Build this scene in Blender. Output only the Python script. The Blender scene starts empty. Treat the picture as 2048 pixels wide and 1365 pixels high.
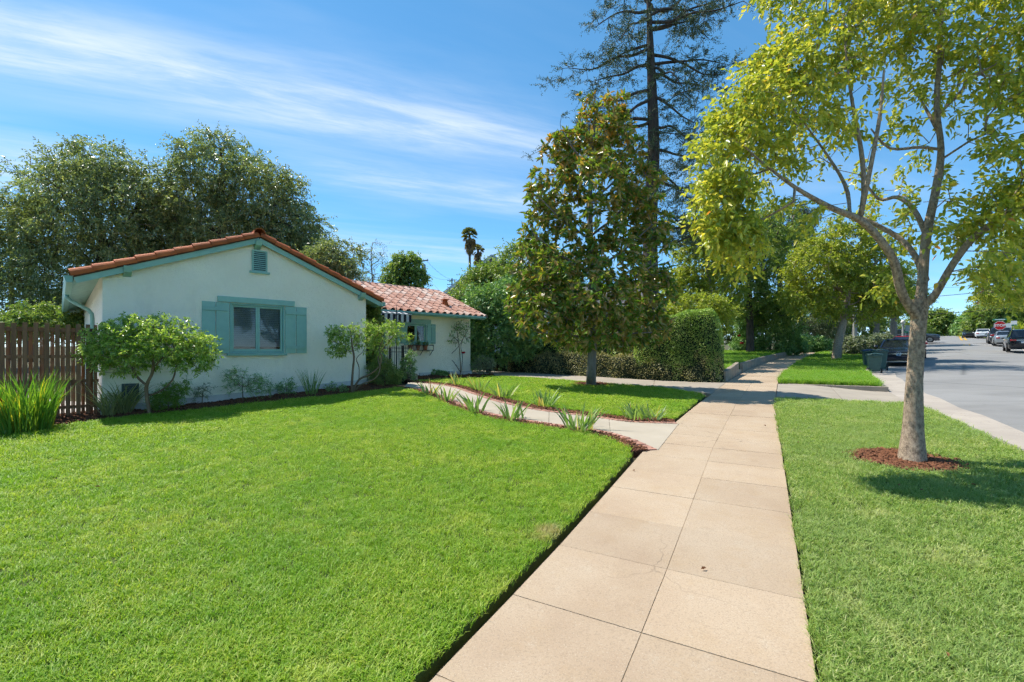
import bpy, bmesh, math, random
import numpy as np
from mathutils import Vector, Matrix
from mathutils.geometry import delaunay_2d_cdt

sc = bpy.context.scene
COL = sc.collection
R = math.radians
rng = np.random.default_rng(11)
random.seed(11)

# ---------------------------------------------------------------- camera
F, CX, HY, CZ = 910.0, 1024.0, 703.0, 1.6          # focal length and horizon row of the photograph, eye height
cam = bpy.data.objects.new('camera', bpy.data.cameras.new('camera'))
COL.objects.link(cam)
cam.data.sensor_width = 36.0
cam.data.lens = 36.0 * F / 2048.0
cam.data.shift_y = (HY - 682.5) / 2048.0
cam.data.clip_start = 0.05
cam.data.clip_end = 3000.0
cam.location = (0, 0, CZ)
cam.rotation_euler = (R(90), 0, 0)
sc.camera = cam

# ---------------------------------------------------------------- sky and sun
SUN_EL, SUN_AZ = R(59), R(-62)                      # azimuth from +Y towards +X
world = bpy.data.worlds.new('World')
sc.world = world
world.use_nodes = True
wn = world.node_tree
wn.nodes.clear()

def N(nt, typ, **kw):
    n = nt.nodes.new(typ)
    for k, v in kw.items():
        if k.startswith('i_'):
            key = k[2:]
            key = int(key) if key.isdigit() else key
            n.inputs[key].default_value = v
        else:
            setattr(n, k, v)
    return n

def L(nt, a, b):
    nt.links.new(a, b)

def math_node(nt, op, a, b=None, c=None, clamp=False):
    n = nt.nodes.new('ShaderNodeMath')
    n.operation = op
    n.use_clamp = clamp
    for i, x in enumerate((a, b, c)):
        if x is None:
            continue
        if isinstance(x, (int, float)):
            n.inputs[i].default_value = x
        else:
            nt.links.new(x, n.inputs[i])
    return n.outputs[0]

sky = N(wn, 'ShaderNodeTexSky', sky_type='NISHITA', sun_disc=False, sun_elevation=SUN_EL, sun_rotation=SUN_AZ,
        altitude=200.0, air_density=0.6, dust_density=0.05, ozone_density=5.0)
SKY_STRENGTH = 0.15
bg = N(wn, 'ShaderNodeBackground', i_Strength=SKY_STRENGTH)
wout = N(wn, 'ShaderNodeOutputWorld')
gm = N(wn, 'ShaderNodeGamma', i_Gamma=0.72)
L(wn, sky.outputs[0], gm.inputs[0])
hs = N(wn, 'ShaderNodeHueSaturation', i_Hue=0.488, i_Saturation=1.32, i_Value=1.15)
L(wn, gm.outputs[0], hs.inputs['Color'])
# high cirrus: a cloud sheet overhead, seen in perspective (direction divided by its height)
tcw = N(wn, 'ShaderNodeTexCoord')
sep = N(wn, 'ShaderNodeSeparateXYZ')
L(wn, tcw.outputs['Generated'], sep.inputs[0])
zc = math_node(wn, 'MAXIMUM', sep.outputs[2], 0.03)
px_ = math_node(wn, 'DIVIDE', sep.outputs[0], zc)
py_ = math_node(wn, 'DIVIDE', sep.outputs[1], zc)
DIRX, DIRY = 0.93, 0.37
al = math_node(wn, 'ADD', math_node(wn, 'MULTIPLY', px_, DIRX), math_node(wn, 'MULTIPLY', py_, DIRY))
ac = math_node(wn, 'SUBTRACT', math_node(wn, 'MULTIPLY', py_, DIRX), math_node(wn, 'MULTIPLY', px_, DIRY))

def sky_noise(sa, sb, off, detail=6.0, rough=0.6, dist=0.6):
    cb = N(wn, 'ShaderNodeCombineXYZ')
    L(wn, math_node(wn, 'MULTIPLY', al, sa), cb.inputs[0])
    L(wn, math_node(wn, 'MULTIPLY', ac, sb), cb.inputs[1])
    cb.inputs[2].default_value = off
    n = N(wn, 'ShaderNodeTexNoise', i_Scale=1.0, i_Detail=detail, i_Roughness=rough, i_Distortion=dist)
    L(wn, cb.outputs[0], n.inputs['Vector'])
    return n.outputs[0]

wisp = sky_noise(0.55, 2.6, 3.1)
broad = sky_noise(0.35, 0.8, 8.4, 4.0, 0.55, 0.8)
fine = sky_noise(2.2, 9.0, 1.7, 8.0, 0.7, 0.4)

def band(center, width, a0, a1, soft=0.6):
    """a cirrus streak: gaussian across, faded at both ends along the wind"""
    wob = math_node(wn, 'MULTIPLY', math_node(wn, 'SUBTRACT', broad, 0.5), 0.55)
    d = math_node(wn, 'DIVIDE', math_node(wn, 'SUBTRACT', math_node(wn, 'ADD', ac, wob), center), width)
    g = math_node(wn, 'POWER', 2.718, math_node(wn, 'MULTIPLY', math_node(wn, 'MULTIPLY', d, d), -1.0))
    m1 = N(wn, 'ShaderNodeMapRange', interpolation_type='SMOOTHSTEP', i_1=a0 - soft, i_2=a0 + soft)
    m2 = N(wn, 'ShaderNodeMapRange', interpolation_type='SMOOTHSTEP', i_1=a1 - soft, i_2=a1 + soft)
    L(wn, al, m1.inputs[0]); L(wn, al, m2.inputs[0])
    return math_node(wn, 'MULTIPLY', g, math_node(wn, 'MULTIPLY', m1.outputs[0], math_node(wn, 'SUBTRACT', 1.0, m2.outputs[0])))

b1 = band(2.0, 0.27, -2.6, 0.95)
b2 = band(2.80, 0.22, -0.1, 1.6)
b3 = band(4.6, 0.5, -1.2, 2.8)
b4 = band(3.3, 0.40, -2.6, -1.0)
bands = math_node(wn, 'ADD', math_node(wn, 'ADD', math_node(wn, 'MULTIPLY', b1, 1.2), math_node(wn, 'MULTIPLY', b2, 0.85)),
                  math_node(wn, 'ADD', math_node(wn, 'MULTIPLY', b3, 0.6), math_node(wn, 'MULTIPLY', b4, 0.9)))
tex = math_node(wn, 'ADD', math_node(wn, 'MULTIPLY', wisp, 0.65), math_node(wn, 'MULTIPLY', fine, 0.5))
mr = N(wn, 'ShaderNodeMapRange', interpolation_type='SMOOTHSTEP', i_1=0.44, i_2=0.80)
L(wn, tex, mr.inputs[0])
thin = N(wn, 'ShaderNodeMapRange', interpolation_type='SMOOTHSTEP', i_1=0.42, i_2=0.85)
L(wn, math_node(wn, 'ADD', math_node(wn, 'MULTIPLY', broad, 0.6), math_node(wn, 'MULTIPLY', wisp, 0.45)), thin.inputs[0])
cl = math_node(wn, 'ADD', math_node(wn, 'MULTIPLY', bands, math_node(wn, 'ADD', math_node(wn, 'MULTIPLY', mr.outputs[0], 0.75), 0.30)),
               math_node(wn, 'MULTIPLY', thin.outputs[0], 0.34))
cl = math_node(wn, 'MULTIPLY', cl, 0.80, clamp=True)
mx = N(wn, 'ShaderNodeMix', data_type='RGBA')
L(wn, cl, mx.inputs[0]); L(wn, hs.outputs[0], mx.inputs[6])
mx.inputs[7].default_value = (2.7, 3.05, 3.5, 1)
L(wn, mx.outputs[2], bg.inputs[0])
L(wn, bg.outputs[0], wout.inputs[0])

sun = bpy.data.objects.new('sun', bpy.data.lights.new('sun', 'SUN'))
COL.objects.link(sun)
sun.data.energy = 3.2
sun.data.angle = R(0.53)
sun.data.color = (1.0, 0.95, 0.86)
to_sun = Vector((math.sin(SUN_AZ) * math.cos(SUN_EL), math.cos(SUN_AZ) * math.cos(SUN_EL), math.sin(SUN_EL)))
sun.rotation_euler = to_sun.to_track_quat('Z', 'Y').to_euler()
sun.location = to_sun * 60

vs = sc.view_settings
vs.view_transform = 'Standard'
vs.look = 'None'
vs.exposure = 1.15
vs.gamma = 1.0
vs.use_curve_mapping = False
sc.cycles.max_bounces = 6
sc.cycles.diffuse_bounces = 3
sc.cycles.glossy_bounces = 3
sc.cycles.transmission_bounces = 5
sc.cycles.transparent_max_bounces = 8
sc.cycles.sample_clamp_indirect = 6.0
sc.cycles.use_denoising = True
sc.cycles.denoising_prefilter = 'NONE'
sc.cycles.use_adaptive_sampling = True
sc.cycles.adaptive_threshold = 0.04
sc.cycles.use_light_tree = False

# ---------------------------------------------------------------- the lie of the land
# t runs along the street, c across it (to the right of the eye)
def tc(x, y):
    return x * .4845 + y * .875, x * .875 - y * .4845

def xy(t, c):
    return t * .4845 + c * .875, t * .875 - c * .4845

def smooth(a, b, x):
    u = np.clip((np.asarray(x, float) - a) / (b - a), 0, 1)
    return u * u * (3 - 2 * u)

def H(x, y):
    x = np.asarray(x, float); y = np.asarray(y, float)
    t, c = tc(x, y)
    tt = np.clip(t, -60, 122)
    z = .031 * tt + .012 * np.maximum(0, tt - 40) * smooth(40, 80, tt) - .02 * np.maximum(0, t - 122) * smooth(122, 150, t)
    m = np.clip(-c - 1.27, 0, 14)
    z = z + m * (.007 + .00375 * np.clip(t, 0, 9.3)) - .031 * np.clip(t - 9.3, 0, 10.7) * np.clip(m / 9, 0, 1)
    return z

def Hf(x, y):
    return float(H(x, y))

def G(px, py, dz=0.0):
    """the ground point that a picture point stands on"""
    dx, dr = (px - CX) / F, (HY - py) / F
    s = .5
    while s < 900 and CZ + dr * s > Hf(dx * s, s) + dz:
        s *= 1.02
    a, b = s / 1.02, s
    for _ in range(30):
        m = (a + b) / 2
        if CZ + dr * m < Hf(dx * m, m) + dz: b = m
        else: a = m
    return Vector((dx * b, b, CZ + dr * b))

def P(px, py, Y):
    """the point at depth Y behind a picture point"""
    return Vector(((px - CX) / F * Y, Y, CZ + (HY - py) / F * Y))

def KC(t):
    """where the kerb runs: straight, then bending to the right"""
    t = np.asarray(t, float)
    return np.where(t < 12, 2.95, np.where(t < 36, 2.95 + .0056 * (t - 12) ** 2, 6.176 + .27 * (t - 36)))

def SR(t):
    return np.interp(t, [-40, 12, 17.4, 24, 30, 45, 60, 90], [.22, .21, .39, .88, 1.52, 3.68, 6.6, 13.5])

def SL(t):
    return SR(t) - np.interp(t, [-40, 3, 7, 13, 18, 60], [1.53, 1.58, 1.70, 1.52, 1.5, 1.5])

# ---------------------------------------------------------------- materials
def principled(name):
    m = bpy.data.materials.new(name)
    m.use_nodes = True
    nt = m.node_tree
    return m, nt, nt.nodes['Principled BSDF']

def ramp(nt, fac, stops):
    r = nt.nodes.new('ShaderNodeValToRGB')
    e = r.color_ramp.elements
    while len(e) < len(stops):
        e.new(0.5)
    for el, (p, c) in zip(e, stops):
        el.position = p
        el.color = (*c, 1) if len(c) == 3 else c
    nt.links.new(fac, r.inputs[0])
    return r.outputs[0]

def mixc(nt, fac, a, b, mode='MIX'):
    n = nt.nodes.new('ShaderNodeMix')
    n.data_type = 'RGBA'
    n.blend_type = mode
    for idx, v in ((0, fac), (6, a), (7, b)):
        if isinstance(v, (int, float)):
            n.inputs[idx].default_value = v
        elif isinstance(v, tuple):
            n.inputs[idx].default_value = (*v, 1) if len(v) == 3 else v
        else:
            nt.links.new(v, n.inputs[idx])
    return n.outputs[2]

def noise(nt, scale, detail=4, rough=.6, vec=None, dist=0.0, stretch=None):
    n = N(nt, 'ShaderNodeTexNoise', i_Scale=scale, i_Detail=detail, i_Roughness=rough, i_Distortion=dist)
    if vec is None:
        vec = N(nt, 'ShaderNodeNewGeometry').outputs['Position']
    if stretch:
        mp = N(nt, 'ShaderNodeMapping')
        mp.inputs['Scale'].default_value = stretch
        L(nt, vec, mp.inputs[0]); vec = mp.outputs[0]
    L(nt, vec, n.inputs['Vector'])
    return n.outputs[0]

def mat(name, c1, c2=None, scale=4.0, rough=.75, bump=0.0, bscale=60.0, metal=0.0, spec=.3, rnd=0.0, grain=None,
        gscale=150.0, gamount=.25, lo=.35, hi=.65, local=False, stretch=None, coat=0.0, bdist=.01):
    """procedural surface: two tones by noise, fine grain, per-piece variation and relief"""
    m, nt, b = principled(name)
    vec = N(nt, 'ShaderNodeTexCoord').outputs['Object'] if local else N(nt, 'ShaderNodeNewGeometry').outputs['Position']
    c2 = c2 or tuple(x * .86 for x in c1)
    col = ramp(nt, noise(nt, scale, 5, .62, vec, stretch=stretch), [(lo, c2), (hi, c1)])
    if grain:
        col = mixc(nt, math_node(nt, 'MULTIPLY', ramp(nt, noise(nt, gscale, 3, .7, vec), [(.42, (0, 0, 0)), (.66, (1, 1, 1))]), gamount), col, grain)
    if rnd:
        oi = N(nt, 'ShaderNodeObjectInfo')
        v = N(nt, 'ShaderNodeMapRange', i_3=1 - rnd, i_4=1 + rnd)
        L(nt, oi.outputs['Random'], v.inputs[0])
        hsv = N(nt, 'ShaderNodeHueSaturation')
        L(nt, col, hsv.inputs['Color']); L(nt, v.outputs[0], hsv.inputs['Value'])
        col = hsv.outputs[0]
    L(nt, col, b.inputs['Base Color'])
    b.inputs['Roughness'].default_value = rough
    b.inputs['Metallic'].default_value = metal
    b.inputs['Specular IOR Level'].default_value = spec
    b.inputs['Coat Weight'].default_value = coat
    if bump:
        bp = N(nt, 'ShaderNodeBump', i_Strength=bump, i_Distance=bdist)
        L(nt, noise(nt, bscale, 5, .65, vec, stretch=stretch), bp.inputs['Height'])
        L(nt, bp.outputs[0], b.inputs['Normal'])
    return m

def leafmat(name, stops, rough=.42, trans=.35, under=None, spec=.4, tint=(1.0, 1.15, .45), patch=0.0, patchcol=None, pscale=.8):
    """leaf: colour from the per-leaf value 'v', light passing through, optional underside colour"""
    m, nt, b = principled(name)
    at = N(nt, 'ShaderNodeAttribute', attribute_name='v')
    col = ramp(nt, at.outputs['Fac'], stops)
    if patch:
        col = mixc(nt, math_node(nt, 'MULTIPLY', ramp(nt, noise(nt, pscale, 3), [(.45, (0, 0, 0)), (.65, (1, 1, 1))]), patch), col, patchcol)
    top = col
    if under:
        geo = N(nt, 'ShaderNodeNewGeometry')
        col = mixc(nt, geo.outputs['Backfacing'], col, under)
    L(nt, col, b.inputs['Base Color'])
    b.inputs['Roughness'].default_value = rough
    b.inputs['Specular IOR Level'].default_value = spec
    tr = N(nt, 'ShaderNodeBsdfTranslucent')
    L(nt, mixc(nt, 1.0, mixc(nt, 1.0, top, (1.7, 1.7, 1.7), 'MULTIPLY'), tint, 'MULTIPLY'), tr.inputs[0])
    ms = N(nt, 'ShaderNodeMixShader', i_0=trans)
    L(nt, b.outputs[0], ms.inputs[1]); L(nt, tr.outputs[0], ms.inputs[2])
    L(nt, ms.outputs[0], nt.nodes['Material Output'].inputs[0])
    return m

# ---------------------------------------------------------------- building blocks
class MB:
    """collects faces; build() links them as ONE mesh object"""
    def __init__(s):
        s.v, s.f = [], []
    def add(s, vs, fs):
        b = len(s.v)
        s.v += [tuple(v) for v in vs]
        s.f += [tuple(i + b for i in f) for f in fs]
        return s
    def box(s, x0, x1, y0, y1, z0, z1):
        return s.add([(x0, y0, z0), (x1, y0, z0), (x1, y1, z0), (x0, y1, z0), (x0, y0, z1), (x1, y0, z1), (x1, y1, z1), (x0, y1, z1)],
                     [(3, 2, 1, 0), (4, 5, 6, 7), (0, 1, 5, 4), (1, 2, 6, 5), (2, 3, 7, 6), (3, 0, 4, 7)])
    def obox(s, c, u, v, w):
        c, u, v, w = map(Vector, (c, u, v, w))
        return s.add([c - u - v - w, c + u - v - w, c + u + v - w, c - u + v - w, c - u - v + w, c + u - v + w, c + u + v + w, c - u + v + w],
                     [(3, 2, 1, 0), (4, 5, 6, 7), (0, 1, 5, 4), (1, 2, 6, 5), (2, 3, 7, 6), (3, 0, 4, 7)])
    def beam(s, a, b, w, h, up=(0, 0, 1)):
        a, b = Vector(a), Vector(b)
        d = (b - a)
        side = d.cross(Vector(up))
        if side.length < 1e-6: side = Vector((1, 0, 0))
        side.normalize()
        u2 = side.cross(d).normalized()
        return s.obox((a + b) / 2, d / 2, side * w / 2, u2 * h / 2)
    def tube(s, pts, rad, n=8, cap=True):
        pts = [Vector(p) for p in pts]
        if not hasattr(rad, '__len__'): rad = [rad] * len(pts)
        vs, fs = [], []
        ref = Vector((.31, .17, .93))
        for i, p in enumerate(pts):
            d = (pts[min(i + 1, len(pts) - 1)] - pts[max(i - 1, 0)])
            if d.length < 1e-9: d = Vector((0, 0, 1))
            d.normalize()
            a = d.cross(ref)
            if a.length < 1e-3: a = d.cross(Vector((1, 0, 0)))
            a.normalize(); b = d.cross(a)
            for k in range(n):
                th = 2 * math.pi * k / n
                vs.append(p + a * math.cos(th) * rad[i] + b * math.sin(th) * rad[i])
        for i in range(len(pts) - 1):
            for k in range(n):
                k2 = (k + 1) % n
                fs.append((i * n + k, i * n + k2, (i + 1) * n + k2, (i + 1) * n + k))
        if cap:
            fs.append(tuple(range(n - 1, -1, -1)))
            fs.append(tuple(range((len(pts) - 1) * n, len(pts) * n)))
        return s.add(vs, fs)
    def lathe(s, prof, n=16, c=(0, 0, 0)):
        vs, fs = [], []
        for r, z in prof:
            for k in range(n):
                th = 2 * math.pi * k / n
                vs.append((c[0] + r * math.cos(th), c[1] + r * math.sin(th), c[2] + z))
        m = len(prof)
        for i in range(m - 1):
            for k in range(n):
                k2 = (k + 1) % n
                fs.append((i * n + k, i * n + k2, (i + 1) * n + k2, (i + 1) * n + k))
        fs.append(tuple(range(n - 1, -1, -1)))
        fs.append(tuple(range((m - 1) * n, m * n)))
        return s.add(vs, fs)
    def ell(s, c, r, n=10, m=7):
        prof = []
        vs, fs = [], []
        for i in range(m + 1):
            ph = math.pi * i / m
            for k in range(n):
                th = 2 * math.pi * k / n
                vs.append((c[0] + r[0] * math.sin(ph) * math.cos(th), c[1] + r[1] * math.sin(ph) * math.sin(th), c[2] - r[2] * math.cos(ph)))
        for i in range(m):
            for k in range(n):
                k2 = (k + 1) % n
                fs.append((i * n + k, i * n + k2, (i + 1) * n + k2, (i + 1) * n + k))
        return s.add(vs, fs)
    def xf(s, m):
        s.v = [tuple(m @ Vector(v)) for v in s.v]
        return s
    def build(s, name, material, parent=None, smooth=False, bev=0.0):
        me = bpy.data.meshes.new(name)
        me.from_pydata(s.v, [], s.f)
        me.materials.append(material)
        if smooth:
            me.polygons.foreach_set('use_smooth', [True] * len(me.polygons))
        o = bpy.data.objects.new(name, me)
        COL.objects.link(o)
        if parent is not None:
            o.parent = parent
            org = ORG.get(parent.name)
            if org is not None:
                me.transform(Matrix.Translation(-org))
                ORG[o.name] = org
        if bev:
            md = o.modifiers.new('edge', 'BEVEL')
            md.width = bev; md.segments = 2; md.limit_method = 'ANGLE'
        return o

ORG = {}     # things whose parts are written in world coordinates: where their base stands

def tag(o, label=None, cat=None, group=None, kind=None):
    if label: o['label'] = label
    if cat: o['category'] = cat
    if group: o['group'] = group
    if kind: o['kind'] = kind
    return o

def thing(name, label, cat, loc=(0, 0, 0), rz=0.0, group=None, world=True):
    """an Empty at the base of a thing; world=True: its parts are written in world coordinates"""
    o = bpy.data.objects.new(name, None)
    o.empty_display_size = .2
    COL.objects.link(o)
    o.location = loc
    o.rotation_euler = (0, 0, rz)
    tag(o, label, cat, group)
    if world:
        ORG[o.name] = Vector(loc)
    return o

def dup(root, loc=None, rz=None, label=None, parent=None, scale=None):
    c = root.copy(); COL.objects.link(c)
    if parent is not None:
        c.parent = parent
    if loc is not None: c.location = loc
    if rz is not None: c.rotation_euler = (0, 0, rz)
    if scale is not None: c.scale = (scale,) * 3 if not hasattr(scale, '__len__') else scale
    if label: c['label'] = label
    for ch in list(root.children):
        dup(ch, parent=c)
    return c

def npmesh(name, V, FA, material, parent=None, attr=None, smooth=False):
    """big meshes straight from arrays; FA: (n,3) or (n,4) indices; attr: one value per vertex"""
    V = np.ascontiguousarray(V, np.float32); FA = np.ascontiguousarray(FA, np.int32)
    if parent is not None and parent.name in ORG:
        V = V - np.array(ORG[parent.name], np.float32)
    me = bpy.data.meshes.new(name)
    k = FA.shape[1]
    me.vertices.add(len(V)); me.vertices.foreach_set('co', V.ravel())
    me.loops.add(FA.size); me.loops.foreach_set('vertex_index', FA.ravel())
    me.polygons.add(len(FA))
    me.polygons.foreach_set('loop_start', np.arange(0, FA.size, k, dtype=np.int32))
    if smooth:
        me.polygons.foreach_set('use_smooth', np.ones(len(FA), bool))
    if attr is not None:
        a = me.attributes.new('v', 'FLOAT', 'POINT')
        a.data.foreach_set('value', np.ascontiguousarray(attr, np.float32))
    me.update(calc_edges=True)
    me.materials.append(material)
    o = bpy.data.objects.new(name, me)
    COL.objects.link(o)
    if parent is not None:
        o.parent = parent
        if parent.name in ORG: ORG[o.name] = ORG[parent.name]
    return o

def densify(poly, step):
    out = []
    n = len(poly)
    for i in range(n):
        a, b = np.array(poly[i], float), np.array(poly[(i + 1) % n], float)
        k = max(1, int(np.linalg.norm(b - a) / step))
        for j in range(k):
            out.append(tuple(a + (b - a) * j / k))
    return out

def spline(pts, k=6):
    """smooth curve through ground points"""
    pts = [np.array(p, float) for p in pts]
    out = []
    n = len(pts)
    for i in range(n - 1):
        p0, p1, p2, p3 = pts[max(i - 1, 0)], pts[i], pts[i + 1], pts[min(i + 2, n - 1)]
        for j in range(k):
            u = j / k
            out.append(.5 * ((2 * p1) + (-p0 + p2) * u + (2 * p0 - 5 * p1 + 4 * p2 - p3) * u * u + (-p0 + 3 * p1 - 3 * p2 + p3) * u ** 3))
    out.append(pts[-1])
    return [tuple(p) for p in out]

def inside(poly, X, Y):
    poly = np.asarray(poly, float)
    r = np.zeros(len(X), bool)
    j = len(poly) - 1
    for i in range(len(poly)):
        xi, yi = poly[i]; xj, yj = poly[j]
        c = ((yi > Y) != (yj > Y)) & (X < (xj - xi) * (Y - yi) / (yj - yi + 1e-12) + xi)
        r ^= c
        j = i
    return r

def sheet(name, poly, material, dz=0.0, step=.6, skirt=0.0, zf=None, parent=None, label=None, kind='structure'):
    """a surface that follows the land inside a ground outline, with an edge face of depth skirt"""
    zf = zf or (lambda x, y: H(x, y) + dz)
    ring = densify(poly, step)
    arr = np.array(ring)
    x0, y0 = arr.min(0); x1, y1 = arr.max(0)
    gx, gy = np.meshgrid(np.arange(x0 + step * .5, x1, step), np.arange(y0 + step * .5, y1, step))
    X, Y = gx.ravel(), gy.ravel()
    ok = inside(ring, X, Y)
    pts = [Vector(p) for p in ring] + [Vector((a, b)) for a, b in zip(X[ok], Y[ok])]
    n = len(ring)
    vo, _, fo, *_ = delaunay_2d_cdt(pts, [(i, (i + 1) % n) for i in range(n)], [], 1, 1e-4)
    va = np.array([(p.x, p.y) for p in vo])
    z = zf(va[:, 0], va[:, 1])
    vv = [(a, b, c) for (a, b), c in zip(va, z)]
    ff = []
    for f in fo:
        a, b, c = (va[i] for i in f[:3])
        ff.append(tuple(f) if (b[0] - a[0]) * (c[1] - a[1]) - (b[1] - a[1]) * (c[0] - a[0]) > 0 else tuple(reversed(f)))
    if skirt:
        b0 = len(vv)
        zr = zf(arr[:, 0], arr[:, 1])
        vv += [(p[0], p[1], q) for p, q in zip(ring, zr)] + [(p[0], p[1], q - skirt) for p, q in zip(ring, zr)]
        for i in range(n):
            j = (i + 1) % n
            ff.append((b0 + i, b0 + j, b0 + n + j, b0 + n + i))
    mb = MB(); mb.add(vv, ff)
    o = mb.build(name, material, parent)
    if kind and parent is None: o['kind'] = kind
    if label: o['label'] = label
    return o
# ================================================================ THE GROUND
def walk_mat():
    m, nt, b = principled('sidewalk_concrete')
    col = ramp(nt, noise(nt, .9, 5, .62), [(.30, (.34, .24, .155)), (.52, (.40, .298, .20)), (.72, (.43, .335, .237))])
    col = mixc(nt, math_node(nt, 'MULTIPLY', ramp(nt, noise(nt, 3.3, 5, .7), [(.50, (0, 0, 0)), (.72, (1, 1, 1))]), .35), col, (.36, .245, .13))
    col = mixc(nt, math_node(nt, 'MULTIPLY', ramp(nt, noise(nt, 7.0, 6, .75), [(.58, (0, 0, 0)), (.74, (1, 1, 1))]), .4), col, (.46, .40, .31))
    col = mixc(nt, math_node(nt, 'MULTIPLY', ramp(nt, noise(nt, 95, 2, .8), [(.50, (0, 0, 0)), (.66, (1, 1, 1))]), .55), col, (.22, .165, .11))
    col = mixc(nt, math_node(nt, 'MULTIPLY', ramp(nt, noise(nt, 130, 2, .8), [(.60, (0, 0, 0)), (.70, (1, 1, 1))]), .55), col, (.56, .48, .38))
    vo = N(nt, 'ShaderNodeTexVoronoi', feature='DISTANCE_TO_EDGE', i_Scale=.55)
    wob = N(nt, 'ShaderNodeVectorMath', operation='ADD')
    nz = N(nt, 'ShaderNodeTexNoise', i_Scale=2.5, i_Detail=4.0)
    ps = N(nt, 'ShaderNodeNewGeometry').outputs['Position']
    L(nt, ps, nz.inputs['Vector']); L(nt, ps, wob.inputs[0])
    sc_ = N(nt, 'ShaderNodeVectorMath', operation='SCALE'); sc_.inputs['Scale'].default_value = .5
    L(nt, nz.outputs['Color'], sc_.inputs[0]); L(nt, sc_.outputs[0], wob.inputs[1]); L(nt, wob.outputs[0], vo.inputs['Vector'])
    crk = math_node(nt, 'MULTIPLY', ramp(nt, vo.outputs['Distance'], [(.0, (1, 1, 1)), (.0022, (0, 0, 0))]), ramp(nt, noise(nt, .33, 2), [(.5, (0, 0, 0)), (.6, (1, 1, 1))]))
    col = mixc(nt, math_node(nt, 'MULTIPLY', crk, .7), col, (.14, .10, .065))
    stn = ramp(nt, noise(nt, 2.1, 6, .7), [(.60, (0, 0, 0)), (.70, (1, 1, 1))])
    col = mixc(nt, math_node(nt, 'MULTIPLY', stn, .28), col, (.24, .175, .115))
    oi = N(nt, 'ShaderNodeObjectInfo')
    v = N(nt, 'ShaderNodeMapRange', i_3=.93, i_4=1.06); L(nt, oi.outputs['Random'], v.inputs[0])
    hsv = N(nt, 'ShaderNodeHueSaturation'); L(nt, col, hsv.inputs['Color']); L(nt, v.outputs[0], hsv.inputs['Value'])
    L(nt, hsv.outputs[0], b.inputs['Base Color'])
    b.inputs['Roughness'].default_value = .85
    bp = N(nt, 'ShaderNodeBump', i_Strength=.5, i_Distance=.003)
    L(nt, noise(nt, 140, 3, .7), bp.inputs['Height']); L(nt, bp.outputs[0], b.inputs['Normal'])
    return m
M_earth = mat('earth', (.12, .085, .055), (.07, .05, .035), 3, rough=.95, bump=.5, bscale=25)
M_turf = mat('turf_soil', (.07, .11, .018), (.05, .065, .015), 9, rough=.95, bump=.6, bscale=90)
M_walk = walk_mat()
M_conc = mat('grey_concrete', (.375, .32, .25), (.305, .26, .205), 1.6, rough=.88, bump=.25, bscale=200, rnd=.05, grain=(.26, .23, .20), gscale=160, gamount=.3, bdist=.004)
M_path = mat('path_concrete', (.425, .365, .285), (.37, .315, .24), 1.4, rough=.88, bump=.2, bscale=200, rnd=.03, grain=(.33, .30, .26), gscale=170, gamount=.25, bdist=.004)
M_joint = mat('joint_sand', (.31, .225, .14), (.20, .145, .09), 14, rough=.95)
M_kerb = mat('kerb_concrete', (.35, .29, .22), (.28, .235, .185), 2.2, rough=.9, bump=.4, bscale=120, grain=(.22, .19, .16), gscale=90, gamount=.35, bdist=.006)
M_gutter = mat('gutter_concrete', (.39, .335, .275), (.33, .28, .23), 1.1, rough=.92, bump=.45, bscale=110, grain=(.13, .11, .095), gscale=34, gamount=.5, bdist=.006)
def gutter_mat():
    m, nt, b = principled('gutter_concrete_cracked')
    col = ramp(nt, noise(nt, 1.2, 5, .65), [(.35, (.32, .275, .23)), (.65, (.40, .345, .285))])
    crk = ramp(nt, noise(nt, 9, 5, .75, stretch=(1, 1.6, 1), dist=1.5), [(.60, (0, 0, 0)), (.66, (1, 1, 1))])
    big = ramp(nt, noise(nt, .8, 3), [(.42, (0, 0, 0)), (.6, (1, 1, 1))])
    col = mixc(nt, math_node(nt, 'MULTIPLY', math_node(nt, 'MULTIPLY', crk, big), .75), col, (.10, .085, .075))
    L(nt, col, b.inputs['Base Color']); b.inputs['Roughness'].default_value = .92
    bp = N(nt, 'ShaderNodeBump', i_Strength=.5, i_Distance=.006)
    L(nt, noise(nt, 60, 4, .7), bp.inputs['Height']); L(nt, bp.outputs[0], b.inputs['Normal'])
    return m
M_gutter = gutter_mat()
M_mulch = mat('mulch_chip', (.23, .10, .052), (.10, .042, .024), 24, rough=.9, spec=.15)
M_mulchbed = mat('mulch_bed', (.075, .032, .018), (.03, .014, .01), 30, rough=.95, bump=1.0, bscale=70, bdist=.03)
M_brick = mat('edging_brick', (.42, .21, .15), (.31, .14, .095), 9, rough=.88, bump=.4, bscale=120, rnd=.22, grain=(.48, .32, .26), gscale=45, gamount=.4, bdist=.004)
M_yellow = mat('road_yellow', (.62, .36, .03), (.48, .28, .04), 6, rough=.8)
M_white = mat('road_white', (.70, .69, .66), (.50, .49, .47), 6, rough=.8)

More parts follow.
